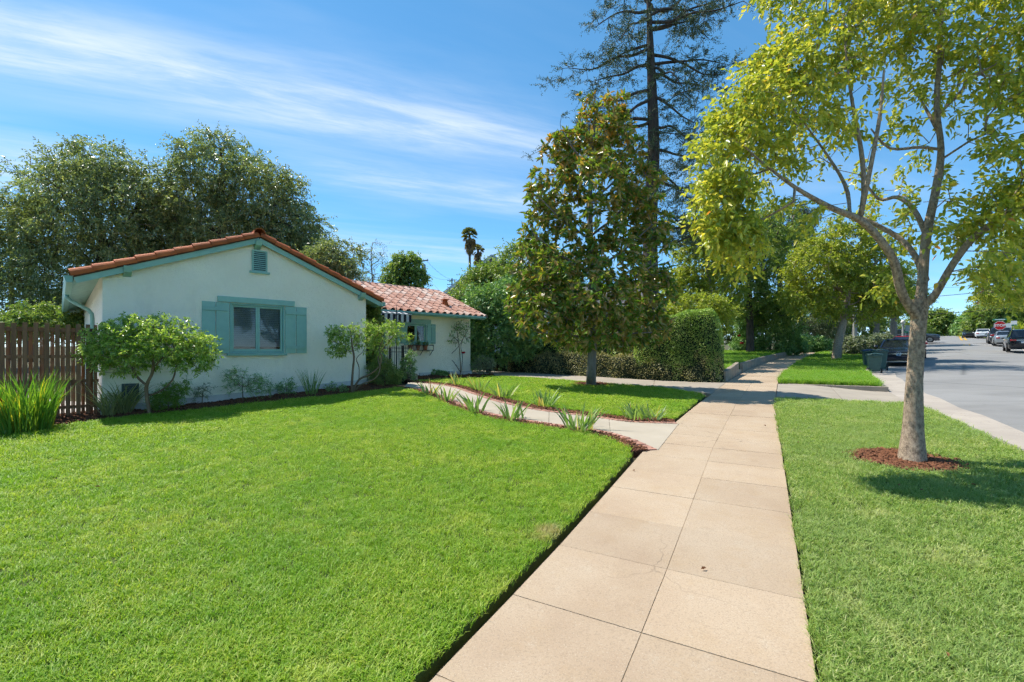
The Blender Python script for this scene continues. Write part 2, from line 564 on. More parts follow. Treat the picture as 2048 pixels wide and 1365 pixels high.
def asphalt():
    m, nt, b = principled('asphalt')
    base = ramp(nt, noise(nt, .45, 5, .6), [(.35, (.19, .182, .17)), (.65, (.255, .246, .232))])
    col = mixc(nt, math_node(nt, 'MULTIPLY', ramp(nt, noise(nt, 120, 3, .7), [(.4, (0, 0, 0)), (.65, (1, 1, 1))]), .35), base, (.12, .12, .12))
    strk = ramp(nt, noise(nt, .5, 4, .6, stretch=(.35, 2.2, 1)), [(.45, (0, 0, 0)), (.7, (1, 1, 1))])
    col = mixc(nt, math_node(nt, 'MULTIPLY', strk, .4), col, (.29, .28, .262))
    spot = ramp(nt, noise(nt, 3.1, 5, .7), [(.64, (0, 0, 0)), (.74, (1, 1, 1))])
    col = mixc(nt, math_node(nt, 'MULTIPLY', spot, .5), col, (.10, .10, .10))
    vo = N(nt, 'ShaderNodeTexVoronoi', feature='DISTANCE_TO_EDGE', i_Scale=.16)
    L(nt, N(nt, 'ShaderNodeNewGeometry').outputs['Position'], vo.inputs['Vector'])
    crack = ramp(nt, vo.outputs['Distance'], [(.0, (1, 1, 1)), (.009, (0, 0, 0))])
    col = mixc(nt, math_node(nt, 'MULTIPLY', crack, .55), col, (.05, .05, .05))
    L(nt, col, b.inputs['Base Color'])
    b.inputs['Roughness'].default_value = .85
    bp = N(nt, 'ShaderNodeBump', i_Strength=.35, i_Distance=.006)
    L(nt, noise(nt, 160, 4, .7), bp.inputs['Height']); L(nt, bp.outputs[0], b.inputs['Normal'])
    return m
M_asph = asphalt()

# one sheet of land out to the horizon
k = np.linspace(-1, 1, 181)
g = 700 * np.sinh(5.2 * k) / np.sinh(5.2)
gx, gy = np.meshgrid(g, g + 12)
gx, gy = gx.ravel(), gy.ravel()
gt, gc = tc(gx, gy)
gz = H(gx, gy) - .075 - .42 * smooth(0, .5, gc - SR(np.clip(gt, -40, 90)) - .1) * smooth(0, 2.0, KC(gt) + 12.5 - gc)
n = len(k)
idx = np.arange(n * n).reshape(n, n)
FA = np.stack([idx[:-1, :-1], idx[:-1, 1:], idx[1:, 1:], idx[1:, :-1]], -1).reshape(-1, 4)
M_land = mat('open_land', (.10, .105, .04), (.075, .06, .035), .3, rough=.95, bump=.4, bscale=8)
o = npmesh('ground', np.stack([gx, gy, gz], 1), FA, M_land)
tag(o, kind='structure')

def strip(name, ts, cfs, dzs, material, parent=None, kind='structure'):
    """a band along the street: cfs = functions of t giving each lengthwise edge, dzs = height against the land there"""
    ts = np.asarray(ts, float)
    V = []
    for cf, dz in zip(cfs, dzs):
        c = cf(ts); x, y = xy(ts, c)
        V.append(np.stack([x, y, H(x, y) + dz], 1))
    m, q = len(ts), len(cfs)
    V = np.concatenate(V)
    F4 = []
    for j in range(q - 1):
        a = j * m + np.arange(m - 1)
        F4.append(np.stack([a, a + m, a + m + 1, a + 1], 1))
    F4 = np.concatenate(F4)[:, ::-1]
    o = npmesh(name, V, F4, material, parent)
    if kind: o['kind'] = kind
    return o

ROADW = 7.3
ts = np.concatenate([np.arange(-25, 60, 1.0), np.arange(60, 190, 3.0)])
road = strip('road', ts, [lambda t: KC(t) + .93, lambda t: KC(t) + 3, lambda t: KC(t) + 4.6, lambda t: KC(t) + 6.5, lambda t: KC(t) + ROADW + .9],
             [-.135, -.08, -.05, -.08, -.135], M_asph)
# the kerb's own steps: lip, face, gutter pan; lowered where the driveway apron meets it
def kerb_piece(name, t0, t1, n=40):
    ts = np.linspace(t0, t1, n)
    return strip(name, ts, [lambda t: KC(t) - .02, lambda t: KC(t), lambda t: KC(t) + .13, lambda t: KC(t) + .165],
                 [-.25, .0, -.004, -.145], M_kerb)
kerb_piece('kerb', -25, 12.7)
kerb_piece('kerb', 17.35, 22.9, 14)
kerb_piece('kerb', 24.4, 120, 80)
ts = np.concatenate([np.arange(-25, 60, 1.0), np.arange(60, 125, 3.0)])
strip('gutter', ts, [lambda t: KC(t) + .155, lambda t: KC(t) + .55, lambda t: KC(t) + .98 + .05 * np.sin(t * 2.1)], [-.147, -.15, -.129], M_gutter)
strip('gutter', ts, [lambda t: KC(t) + ROADW + .85, lambda t: KC(t) + ROADW + 1.6], [-.13, -.14], M_gutter)
strip('kerb', ts, [lambda t: KC(t) + ROADW + 1.58, lambda t: KC(t) + ROADW + 1.62, lambda t: KC(t) + ROADW + 1.78], [-.145, .0, .0], M_kerb)
strip('verge', ts, [lambda t: KC(t) + ROADW + 1.77, lambda t: KC(t) + ROADW + 4.4], [-.003, .02], M_turf)
strip('pavement', ts, [lambda t: KC(t) + ROADW + 4.4, lambda t: KC(t) + ROADW + 6], [.024, .03], M_conc)
# cross street at the stop sign
tsx = np.linspace(-60, 90, 60)
V = []
for dt in (0, 9.0):
    x, y = xy(np.full(60, 72.0 + dt) - .27 * (tsx - 15), tsx)
    V.append(np.stack([x, y, H(x, y) + np.where((tsx > KC(72) + .5) & (tsx < KC(72) + 11), -.045, .012)], 1))
a = np.arange(59)
o = npmesh('cross_street', np.concatenate(V), np.stack([a, a + 1, a + 61, a + 60], 1), M_asph); o['kind'] = 'structure'
# painted lines: double yellow over the crest, a limit line short of the crossing
for off in (-.22, .22):
    ts2 = np.arange(84, 150, 2.0)
    strip('lane_marking', ts2, [lambda t: KC(t) + 4.7 + off - .12, lambda t: KC(t) + 4.7 + off + .12], [-.034, -.034], M_yellow, road, None)
    strip('lane_marking', np.arange(66, 70, 1.0), [lambda t: KC(t) + 4.7 + off - .07, lambda t: KC(t) + 4.7 + off + .07], [-.042, -.042], M_yellow, road, None)
strip('limit_line', np.array([68.2, 68.7]), [lambda t: KC(t) + 5.0, lambda t: KC(t) + 7.9], [-.042, -.075], M_white, road, None)

# ---- sidewalk: two columns of square slabs on a sand bed
bed_t = np.concatenate([np.arange(-6, 46, .5), np.arange(46, 92, 2.0)])
walk = strip('sidewalk', bed_t, [lambda t: SL(t) + .004, lambda t: (SL(t) + SR(t)) / 2, lambda t: SR(t) - .004], [.0008, .0008, .0008], M_joint)
rows = list(np.arange(-3.61, 25.6, .762)) + list(np.arange(26.0, 90, 2.3))
for i in range(len(rows) - 1):
    t0, t1 = rows[i] + .0025, rows[i + 1] - .0025
    for col in (0, 1):
        def cc(t):
            mid = (SL(t) + SR(t)) / 2
            return (SL(t), mid - .0025) if col == 0 else (mid + .0025, SR(t))
        (a0, b0), (a1, b1) = cc(t0), cc(t1)
        top = []
        lift = random.uniform(-.001, .002)
        for t, c in ((t0, a0), (t0, b0), (t1, b1), (t1, a1)):
            x, y = xy(t, c); top.append((float(x), float(y), Hf(x, y) + .003 + lift))
        bot = [(p[0], p[1], p[2] - .09) for p in top]
        MB().add(top + bot, [(0, 1, 2, 3), (0, 4, 5, 1), (1, 5, 6, 2), (2, 6, 7, 3), (3, 7, 4, 0)]).build('slab', M_walk, walk)

def resample(pts, n):
    a = np.array(pts, float)
    d = np.concatenate([[0], np.cumsum(np.linalg.norm(np.diff(a, axis=0), axis=1))])
    u = np.linspace(0, d[-1], n)
    return [(np.interp(q, d, a[:, 0]), np.interp(q, d, a[:, 1])) for q in u]

def gp(pairs):
    return [tuple(G(*p)[:2]) for p in pairs]

def panels(parent, e0, e1, n, material, gap=.006, dz=0.0, name='slab', sub=4, zf=None):
    """concrete cast in bays between two edge curves"""
    zf = zf or (lambda x, y: Hf(x, y))
    a, b = resample(e0, n * sub + 1), resample(e1, n * sub + 1)
    for i in range(n):
        vs, fs = [], []
        for j in range(sub + 1):
            pa, pb = np.array(a[i * sub + j]), np.array(b[i * sub + j])
            d = np.array(a[min(i * sub + j + 1, n * sub)]) - np.array(a[max(i * sub + j - 1, 0)])
            d = d / np.linalg.norm(d)
            sh = gap if j == 0 else (-gap if j == sub else 0)
            for q in (0, .33, .67, 1):
                p = pa + (pb - pa) * q + d * sh
                vs.append((p[0], p[1], zf(p[0], p[1]) + dz))
        for j in range(sub):
            for q in range(3):
                fs.append((j * 4 + q, j * 4 + q + 1, j * 4 + q + 5, j * 4 + q + 4))
        m = len(vs)
        vs += [(v[0], v[1], v[2] - .1) for v in vs]
        ring = [0, 1, 2, 3] + [4 * j + 3 for j in range(1, sub + 1)] + [4 * sub + 2, 4 * sub + 1, 4 * sub] + [4 * j for j in range(sub - 1, 0, -1)]
        for q in range(len(ring)):
            u, v = ring[q], ring[(q + 1) % len(ring)]
            fs.append((u, v, v + m, u + m))
        mb = MB(); mb.add(vs, fs)
        o = mb.build(name, material, parent)
        bm = bmesh.new(); bm.from_mesh(o.data); bmesh.ops.recalc_face_normals(bm, faces=bm.faces); bm.to_mesh(o.data); bm.free()

# ---- neighbour's shared driveway and its apron
d_near = spline(gp([(900, 753), (960, 753.5), (1046, 756), (1105, 760), (1193, 767), (1310, 775.5), (1424, 787)]), 4)
d_far = spline(gp([(900, 738.5), (960, 741), (1046, 745.5), (1105, 749), (1193, 754), (1310, 761), (1456, 766.5)]), 4)
e = [np.array(xy(13.6, float(SL(13.6)) - .01)), np.array(xy(17.2, float(SL(17.2)) - .01))]
d_near[-1] = tuple(e[0]); d_far[-1] = tuple(e[1])
drive = sheet('driveway', d_near + d_far[::-1], M_joint, -.018, 1.0)
panels(drive, d_near, d_far, 5, M_conc, .008, .0)
ap0 = [xy(13.45, float(SR(13.4)) + .012), xy(13.3, 1.5), xy(12.95, float(KC(13)) + .16)]
ap1 = [xy(17.25, float(SR(17.2)) + .012), xy(17.25, 1.7), xy(17.25, float(KC(17.2)) + .16)]
def apz(x, y):
    t, c = tc(x, y)
    return Hf(x, y) - .145 * float(smooth(.9, 3.1, c))
apron = sheet('driveway_apron', ap0 + ap1[::-1], M_joint, step=.5, zf=lambda x, y: H(x, y) - .02 - .145 * smooth(.9, 3.1, tc(x, y)[1]))
panels(apron, ap0, ap1, 2, M_conc, .006, .002, zf=apz)

# ---- the curved garden path with its brick edging
near_px = [(1297, 903), (1245, 880), (1196, 866), (1128, 856), (1054, 845), (975, 830), (918, 812), (882, 796), (841, 782), (800, 775)]
far_px = [(1352, 846), (1265, 843), (1196, 834), (1128, 826), (1073, 818.5), (1032, 810), (991, 800), (953, 788), (917, 776), (876, 769), (822, 765)]
p_near, p_far = spline(gp(near_px), 8), spline(gp(far_px), 8)

def offset(line, d):
    a = np.array(line, float)
    g = np.gradient(a, axis=0)
    g /= np.linalg.norm(g, axis=1)[:, None]
    return [tuple(p) for p in a + np.stack([-g[:, 1], g[:, 0]], 1) * d]
# both lines run from the sidewalk to the house; the left normal of the far line points away from the path's middle
in_near, in_far = offset(p_near, -.155), offset(p_far, .155)
path = sheet('garden_path', in_near + in_far[::-1], M_joint, -.02, .5)
panels(path, in_near, in_far, 7, M_path, .004, .012, sub=8)
def brick_mesh():
    mb = MB().box(-.043, .043, -.075, .075, -.06, .0)
    o = mb.build('brick', M_brick, path, bev=.006)
    return o
br0 = brick_mesh(); first = True
for line, sgn in ((p_near, -1), (p_far, 1)):
    a = np.array(offset(line, sgn * .077))
    d = np.concatenate([[0], np.cumsum(np.linalg.norm(np.diff(a, axis=0), axis=1))])
    u = .06
    while u < d[-1] - .05:
        x, y = np.interp(u, d, a[:, 0]), np.interp(u, d, a[:, 1])
        x2, y2 = np.interp(u + .05, d, a[:, 0]), np.interp(u + .05, d, a[:, 1])
        o = br0 if first else br0.copy()
        if not first: COL.objects.link(o); o.parent = path
        first = False
        o.location = (x, y, Hf(x, y) + .02 + random.uniform(-.005, .005))
        o.rotation_euler = (random.uniform(-.04, .04), random.uniform(-.04, .04) - .03, math.atan2(y2 - y, x2 - x) + random.uniform(-.05, .05))
        u += .096 + random.uniform(-.002, .003)

# ---- mulch
def mound(name, poly, dz, label, step=.35, amp=.02):
    ring = np.array(poly)
    def zf(x, y):
        return H(x, y) + dz + amp * (np.sin(x * 5.1 + 1) * np.cos(y * 4.3))
    o = sheet(name, poly, M_mulchbed, step=step, skirt=.1, zf=zf, kind=None)
    tag(o, kind='structure')
    return zf

def chips(name, poly, zf, dens, label, smin=.012, smax=.04, holes=()):
    a = np.array(poly); x0, y0 = a.min(0); x1, y1 = a.max(0)
    n = int((x1 - x0) * (y1 - y0) * dens)
    X, Y = rng.uniform(x0, x1, n), rng.uniform(y0, y1, n)
    ok = inside(poly, X, Y)
    for (hx, hy, hr) in holes:
        ok &= (X - hx) ** 2 + (Y - hy) ** 2 > hr * hr
    X, Y = X[ok], Y[ok]; n = len(X)
    Z = zf(X, Y)
    ln, wd, th = rng.uniform(smin, smax, n), rng.uniform(.006, .014, n), rng.uniform(.003, .006, n)
    yaw, pit, rol = rng.uniform(0, 6.28, n), rng.normal(0, .35, n), rng.normal(0, .5, n)
    u = np.stack([np.cos(yaw) * np.cos(pit), np.sin(yaw) * np.cos(pit), np.sin(pit)], 1)
    v = np.cross(np.array([0, 0, 1.0]), u); v /= np.linalg.norm(v, axis=1)[:, None]
    w = np.cross(u, v)
    v2 = v * np.cos(rol)[:, None] + w * np.sin(rol)[:, None]; w2 = np.cross(u, v2)
    C = np.stack([X, Y, Z + rng.uniform(0, .022, n)], 1)
    V = []
    for sx, sy, sz in ((-1, -1, -1), (1, -1, -1), (1, 1, -1), (-1, 1, -1), (-1, -1, 1), (1, -1, 1), (1, 1, 1), (-1, 1, 1)):
        V.append(C + u * (ln * sx)[:, None] + v2 * (wd * sy)[:, None] + w2 * (th * sz)[:, None])
    V = np.stack(V, 1).reshape(-1, 3)
    fc = np.array([(4, 5, 6, 7), (0, 1, 5, 4), (1, 2, 6, 5), (2, 3, 7, 6), (3, 0, 4, 7)])
    FA = (np.arange(n)[:, None, None] * 8 + fc[None]).reshape(-1, 4)
    o = npmesh(name, V, FA, M_mulch)
    tag(o, label, 'mulch', kind='stuff')

bed_px = [(800, 775), (790, 778), (770, 781), (717, 787.5), (644, 796), (562, 804), (468, 814), (380, 824), (260, 836.5), (224, 840.5), (171, 848), (119, 854.5), (66, 862), (26, 871), (-40, 884), (-200, 930)]
bed_line = spline(gp(bed_px), 4)
HO = Vector((-8.1, 9.0, 0)); HG = Vector((.7087, .7055, 0)); HP = Vector((-.7055, .7087, 0)); HROT = math.atan2(.7055, .7087)
def HW(s, d, z=0.0):
    return HO + HG * s + HP * d + Vector((0, 0, z))
bed_poly = bed_line + [tuple(HW(-5.5, .9)[:2]), tuple(HW(5.5, .4)[:2]), tuple(HW(6.6, .45)[:2])]
zf = mound('mulch_bed', bed_poly, .012, '')
chips('mulch_chips', bed_poly, zf, 420, 'reddish brown bark chips in the planting bed along the gable wall')
wing_bed = gp([(832, 766), (850, 761.5), (890, 758.5), (940, 757), (968, 756.5), (990, 753), (985, 748.5)]) + [tuple(HW(11.3, 1.7)[:2]), tuple(HW(11.2, 2.0)[:2]), tuple(HW(7.2, 2.0)[:2])]
zf = mound('mulch_bed', wing_bed, .012, '')
chips('mulch_chips', wing_bed, zf, 260, 'dark bark chips in the bed below the wing wall', .02, .05)
RING1 = (4.86, 5.66, .53)
RING2 = (*G(1182, 770)[:2], .62)
def circ(c, n=28, k=1.0):
    return [(c[0] + c[2] * k * math.cos(2 * math.pi * i / n), c[1] + c[2] * k * math.sin(2 * math.pi * i / n)) for i in range(n)]
for c, lab, dn in ((RING1, 'red bark chips ringed round the street tree trunk in the parkway strip', 2300), (RING2, 'bark chips at the foot of the magnolia trunk', 500)):
    zf = mound('mulch_ring', circ(c), .022, '', .12, .008)
    chips('mulch_chips', circ(c), zf, dn, lab, .012, .034)
    stray = np.array(circ(c, 28, 1.16)); zz = lambda x, y: H(x, y) + .03
    chips('mulch_chips', [tuple(p) for p in stray], zz, 160, lab.replace('ringed', 'strewn').replace('at the foot', 'strayed over the grass at the foot'), .010, .028)
for line, sgn, w, lab in ((p_near, 1, .24, 'bark chips along the gable side brick edging of the path'), (p_far, -1, .30, 'bark chips along the magnolia side brick edging of the path')):
    out = offset(line, sgn * w)
    poly = offset(line, sgn * -.02) + out[::-1]
    zf = mound('mulch_strip', poly, .008, '', .3, .006)
    chips('mulch_chips', poly, zf, 900, lab, .012, .035)

# ---- lawns
def SLp(t): return xy(t, float(SL(t)) - .075)
l1 = [SLp(t) for t in np.arange(-4, 6.2, .4)] + [p for p in offset(p_near, .20)[3:]] + bed_line[2:] + [(-12, 4.0), (-12, -4)]
lawn1 = sheet('lawn', l1, M_turf, .012, .6, skirt=.12)
l2 = [p for p in offset(p_far, -.26)][::-1] + [SLp(t) for t in np.arange(8.95, 13.0, .3)] + [xy(13.25, float(SL(13.3)) - .2)] + offset(d_near, -.03)[::-1][3:-4]
l2 += gp([(985, 756.5), (968, 757.5), (940, 758), (890, 759.5), (855, 762)])
lawn2 = sheet('lawn', l2, M_turf, .012, .6, skirt=.12)
def band_poly(t0, t1, f0, f1, n=16):
    tt = np.linspace(t0, t1, n)
    return [xy(t, float(f0(t))) for t in tt] + [xy(t, float(f1(t))) for t in tt[::-1]]
w1 = band_poly(-5, 13.2, lambda t: SR(t) + .03, lambda t: KC(t) + .0, 24)
w1 = [p for p in w1]
lawn3 = sheet('parkway_lawn', w1, M_turf, .006, .6, skirt=.2)
w2 = band_poly(17.45, 22.9, lambda t: SR(t) + .03, lambda t: KC(t))
lawn4 = sheet('parkway_lawn', w2, M_turf, .008, .6, skirt=.2)
w3 = band_poly(24.4, 62, lambda t: SR(t) + .03, lambda t: KC(t), 24)
lawn5 = sheet('parkway_lawn', w3, M_turf, .008, 1.0, skirt=.2)
wlk = band_poly(22.9, 24.4, lambda t: SR(t) + .01, lambda t: KC(t) + .12, 4)
sheet('crossing_walk', wlk, M_conc, .0, .5, skirt=.15)
# kerb return that closes the parkway strip beside the apron
kr = MB()
tt = np.linspace(float(SR(17.3)) + .3, float(KC(17.3)) + .13, 10)
for i in range(9):
    q = []
    for c in (tt[i], tt[i + 1]):
        for t in (17.25, 17.42):
            x, y = xy(t, c); q.append((float(x), float(y), Hf(x, y)))
    a, b, c_, d = q
    lo = lambda p: (p[0], p[1], p[2] - .25)
    kr.add([a, b, d, c_, lo(a), lo(b), lo(d), lo(c_)], [(0, 1, 2, 3), (0, 3, 7, 4), (0, 4, 5, 1), (2, 6, 7, 3)])
o = kr.build('kerb', M_kerb); o['kind'] = 'structure'

# ---- grass
def grassmat(name, c_a, c_b, c_dry, c_blue, trans=.38):
    m, nt, b = principled(name)
    at = N(nt, 'ShaderNodeAttribute', attribute_name='v')
    oi = N(nt, 'ShaderNodeObjectInfo')
    fac = math_node(nt, 'ADD', math_node(nt, 'MULTIPLY', at.outputs['Fac'], .55), math_node(nt, 'MULTIPLY', oi.outputs['Random'], .45))
    col = ramp(nt, fac, [(.12, c_b), (.55, c_a), (.93, c_dry)])
    col = mixc(nt, math_node(nt, 'MULTIPLY', ramp(nt, noise(nt, .75, 4, .6), [(.42, (0, 0, 0)), (.64, (1, 1, 1))]), .75), col, c_blue)
    col = mixc(nt, math_node(nt, 'MULTIPLY', ramp(nt, noise(nt, 1.7, 6, .75), [(.54, (0, 0, 0)), (.72, (1, 1, 1))]), .75), col, c_dry)
    # a worn, straw coloured spot near the sidewalk
    spot = G(1098, 1072)
    ds = N(nt, 'ShaderNodeVectorMath', operation='DISTANCE')
    L(nt, N(nt, 'ShaderNodeNewGeometry').outputs['Position'], ds.inputs[0]); ds.inputs[1].default_value = tuple(spot)
    dn = math_node(nt, 'ADD', ds.outputs['Value'], math_node(nt, 'MULTIPLY', math_node(nt, 'SUBTRACT', noise(nt, 9, 4, .7), .5), .5))
    col = mixc(nt, ramp(nt, dn, [(.04, (.8, .8, .8)), (.22, (0, 0, 0))]), col, (.50, .40, .20))
    L(nt, col, b.inputs['Base Color'])
    b.inputs['Roughness'].default_value = .5
    b.inputs['Specular IOR Level'].default_value = .3
    tr = N(nt, 'ShaderNodeBsdfTranslucent')
    L(nt, mixc(nt, 1.0, col, (1.6, 1.6, .9), 'MULTIPLY'), tr.inputs[0])
    ms = N(nt, 'ShaderNodeMixShader', i_0=trans)
    L(nt, b.outputs[0], ms.inputs[1]); L(nt, tr.outputs[0], ms.inputs[2])
    L(nt, ms.outputs[0], nt.nodes['Material Output'].inputs[0])
    return m
M_grass1 = grassmat('lawn_grass', (.29, .44, .028), (.12, .25, .016), (.54, .56, .13), (.20, .37, .032))
M_grass2 = grassmat('parkway_grass', (.29, .40, .085), (.15, .26, .045), (.56, .56, .26), (.28, .38, .12))
M_grass3 = grassmat('deep_green_grass', (.20, .36, .035), (.11, .24, .022), (.34, .42, .09), (.17, .33, .04))  # deeper green for the longer grass of far strips and terrace

def tuft_collection(name, material, seeds, nb=12, h=(.018, .040), w=.0040, spread=.034):
    cn = bpy.data.collections.new(name)
    for sd in range(seeds):
        V, FA, A = [], [], []
        for i in range(nb):
            r = spread * math.sqrt(rng.random()); th = rng.uniform(0, 6.28)
            bx, by = r * math.cos(th), r * math.sin(th)
            hh = rng.uniform(*h); yaw = rng.uniform(0, 6.28); lean = rng.uniform(.5, 1.5) * hh
            dx, dy = math.cos(yaw) * lean, math.sin(yaw) * lean
            sx, sy = -math.sin(yaw) * w * .5, math.cos(yaw) * w * .5
            b = len(V)
            V += [(bx - sx, by - sy, -.006), (bx + sx, by + sy, -.006),
                  (bx + dx * .4 - sx * .9, by + dy * .4 - sy * .9, hh * .62), (bx + dx * .4 + sx * .9, by + dy * .4 + sy * .9, hh * .62),
                  (bx + dx, by + dy, hh * rng.uniform(.85, 1.0))]
            FA += [(b, b + 1, b + 3), (b, b + 3, b + 2), (b + 2, b + 3, b + 4)]
            A += [rng.random()] * 5
        me = bpy.data.meshes.new('grass_tuft')
        me.from_pydata(V, [], FA)
        a = me.attributes.new('v', 'FLOAT', 'POINT'); a.data.foreach_set('value', A)
        me.materials.append(material)
        cn.objects.link(bpy.data.objects.new('grass_tuft', me))
    return cn

def scatter_nodes(cn):
    ng = bpy.data.node_groups.new('scatter', 'GeometryNodeTree')
    ng.interface.new_socket('Geometry', in_out='INPUT', socket_type='NodeSocketGeometry')
    ng.interface.new_socket('Geometry', in_out='OUTPUT', socket_type='NodeSocketGeometry')
    nd = ng.nodes
    gi, go = nd.new('NodeGroupInput'), nd.new('NodeGroupOutput')
    ci = nd.new('GeometryNodeCollectionInfo'); ci.inputs['Collection'].default_value = cn
    ci.inputs['Separate Children'].default_value = True; ci.inputs['Reset Children'].default_value = True
    ip = nd.new('GeometryNodeInstanceOnPoints'); ip.inputs['Pick Instance'].default_value = True
    rv = nd.new('FunctionNodeRandomValue'); rv.data_type = 'FLOAT_VECTOR'
    rv.inputs[0].default_value = (-.12, -.12, 0); rv.inputs[1].default_value = (.12, .12, 6.283)
    na = nd.new('GeometryNodeInputNamedAttribute'); na.data_type = 'FLOAT'; na.inputs[0].default_value = 'scl'
    ng.links.new(gi.outputs[0], ip.inputs['Points']); ng.links.new(ci.outputs[0], ip.inputs['Instance'])
    ng.links.new(rv.outputs[0], ip.inputs['Rotation']); ng.links.new(na.outputs[0], ip.inputs['Scale'])
    ng.links.new(ip.outputs[0], go.inputs[0])
    return ng

def grow_grass(poly, dz, ng, material, label, holes=(), dens=1500, ymin=-1.0, hs=1.0):
    a = np.array(poly); x0, y0 = a.min(0); x1, y1 = a.max(0)
    n = int((x1 - x0) * (y1 - y0) * dens)
    X, Y = rng.uniform(x0, x1, n), rng.uniform(y0, y1, n)
    D = np.hypot(X, Y)
    keep = rng.random(n) < np.clip((2.6 / np.maximum(D, .1)) ** 1.15, .06, 1) * np.where(Y < .6, .4, 1)
    keep &= (Y > ymin) & (np.abs(X) < 1.35 * np.maximum(Y, 0) + 2.2)
    X, Y, D = X[keep], Y[keep], D[keep]
    ok = inside(poly, X, Y)
    for hx, hy, hr in holes:
        rr = hr * (1 + .06 * np.sin(7 * np.arctan2(Y - hy, X - hx)))
        ok &= (X - hx) ** 2 + (Y - hy) ** 2 > rr * rr
    X, Y, D = X[ok], Y[ok], D[ok]
    Z = H(X, Y) + dz
    me = bpy.data.meshes.new('grass')
    me.vertices.add(len(X)); me.vertices.foreach_set('co', np.stack([X, Y, Z], 1).astype(np.float32).ravel())
    s = me.attributes.new('scl', 'FLOAT', 'POINT')
    s.data.foreach_set('value', (rng.uniform(.75, 1.3, len(X)) * np.clip(D / 5.0, 1, 2.2) ** .6 * hs).astype(np.float32))
    me.materials.append(material)
    o = bpy.data.objects.new('grass', me); COL.objects.link(o)
    md = o.modifiers.new('scatter', 'NODES'); md.node_group = ng
    tag(o, label, 'grass', kind='stuff')
    return len(X)

NG1 = scatter_nodes(tuft_collection('tufts_lawn', M_grass1, 5))
NG2 = scatter_nodes(tuft_collection('tufts_parkway', M_grass2, 5, h=(.022, .05)))
NG3 = scatter_nodes(tuft_collection('tufts_deep_green', M_grass3, 4, h=(.035, .075)))
ng_ = [grow_grass(l1, .012, NG1, M_grass1, 'mown yellow green grass of the large front lawn before the gable', dens=2600),
       grow_grass(l2, .012, NG1, M_grass1, 'mown grass of the lawn round the magnolia beyond the path', [(*RING2[:2], .55)], dens=2200),
       grow_grass(w1, .006, NG2, M_grass2, 'pale mown grass of the parkway strip round the street tree', [(*RING1[:2], .52)], dens=2600),
       grow_grass(w2, .008, NG3, M_grass3, 'longer deep green grass of the parkway strip beyond the driveway apron', dens=3500, hs=1.3),
       grow_grass(w3, .008, NG3, M_grass3, 'green grass of the far parkway strip under the leaning tree', dens=800, hs=1.3)]
print('grass tufts', ng_)
# ================================================================ THE HOUSE
def stucco():
    m, nt, b = principled('white_stucco')
    col = ramp(nt, noise(nt, .8, 5, .6), [(.3, (.87, .81, .665)), (.7, (.95, .895, .745))])
    st = ramp(nt, noise(nt, 1.6, 5, .65, stretch=(1, 1, .35)), [(.56, (0, 0, 0)), (.74, (1, 1, 1))])
    col = mixc(nt, math_node(nt, 'MULTIPLY', st, .30), col, (.56, .53, .44))
    L(nt, col, b.inputs['Base Color'])
    b.inputs['Roughness'].default_value = .92
    b.inputs['Specular IOR Level'].default_value = .15
    bp = N(nt, 'ShaderNodeBump', i_Strength=.9, i_Distance=.02)
    hgt = math_node(nt, 'ADD', math_node(nt, 'MULTIPLY', noise(nt, 7, 3, .5), 1.2), noise(nt, 70, 4, .7))
    L(nt, hgt, bp.inputs['Height']); L(nt, bp.outputs[0], b.inputs['Normal'])
    return m
M_stucco = stucco()
M_teal = mat('teal_paint', (.27, .46, .395), (.225, .405, .35), 5, rough=.55, spec=.4, bump=.12, bscale=70, rnd=.06)
M_teal2 = mat('teal_gutter_paint', (.20, .40, .35), (.17, .36, .31), 5, rough=.4, spec=.5)
M_rake = mat('rake_tile_clay', (.50, .125, .035), (.36, .085, .025), 5, rough=.7, spec=.15, bump=.15, bscale=50, rnd=.16, grain=(.20, .09, .055), gscale=22, gamount=.3)
def tile_clay():
    m, nt, b = principled('roof_tile_clay')
    oi = N(nt, 'ShaderNodeObjectInfo')
    base = ramp(nt, oi.outputs['Random'], [(0, (.36, .17, .115)), (.35, (.45, .24, .17)), (.65, (.48, .29, .22)), (.85, (.52, .37, .30)), (1, (.58, .47, .40))])
    col = mixc(nt, math_node(nt, 'MULTIPLY', ramp(nt, noise(nt, 9, 5, .65), [(.4, (0, 0, 0)), (.7, (1, 1, 1))]), .4), base, (.30, .14, .10))
    L(nt, col, b.inputs['Base Color'])
    b.inputs['Roughness'].default_value = .85
    bp = N(nt, 'ShaderNodeBump', i_Strength=.2, i_Distance=.005)
    L(nt, noise(nt, 90, 3), bp.inputs['Height']); L(nt, bp.outputs[0], b.inputs['Normal'])
    return m
M_tile = tile_clay()
M_under = mat('roof_underlay', (.12, .06, .04), (.08, .045, .03), 6, rough=.9)
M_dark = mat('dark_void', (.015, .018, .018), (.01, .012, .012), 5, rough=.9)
M_iron = mat('black_iron', (.018, .018, .018), (.03, .028, .025), 20, rough=.5, spec=.5)
M_blind = mat('window_blind', (.45, .46, .48), (.38, .39, .41), 6, rough=.6)
M_signdark = mat('vent_paint', (.09, .11, .105), (.06, .08, .075), 6, rough=.7)
M_found = mat('foundation_stucco', (.60, .60, .57), (.50, .50, .48), 3, rough=.92, bump=.4, bscale=40)

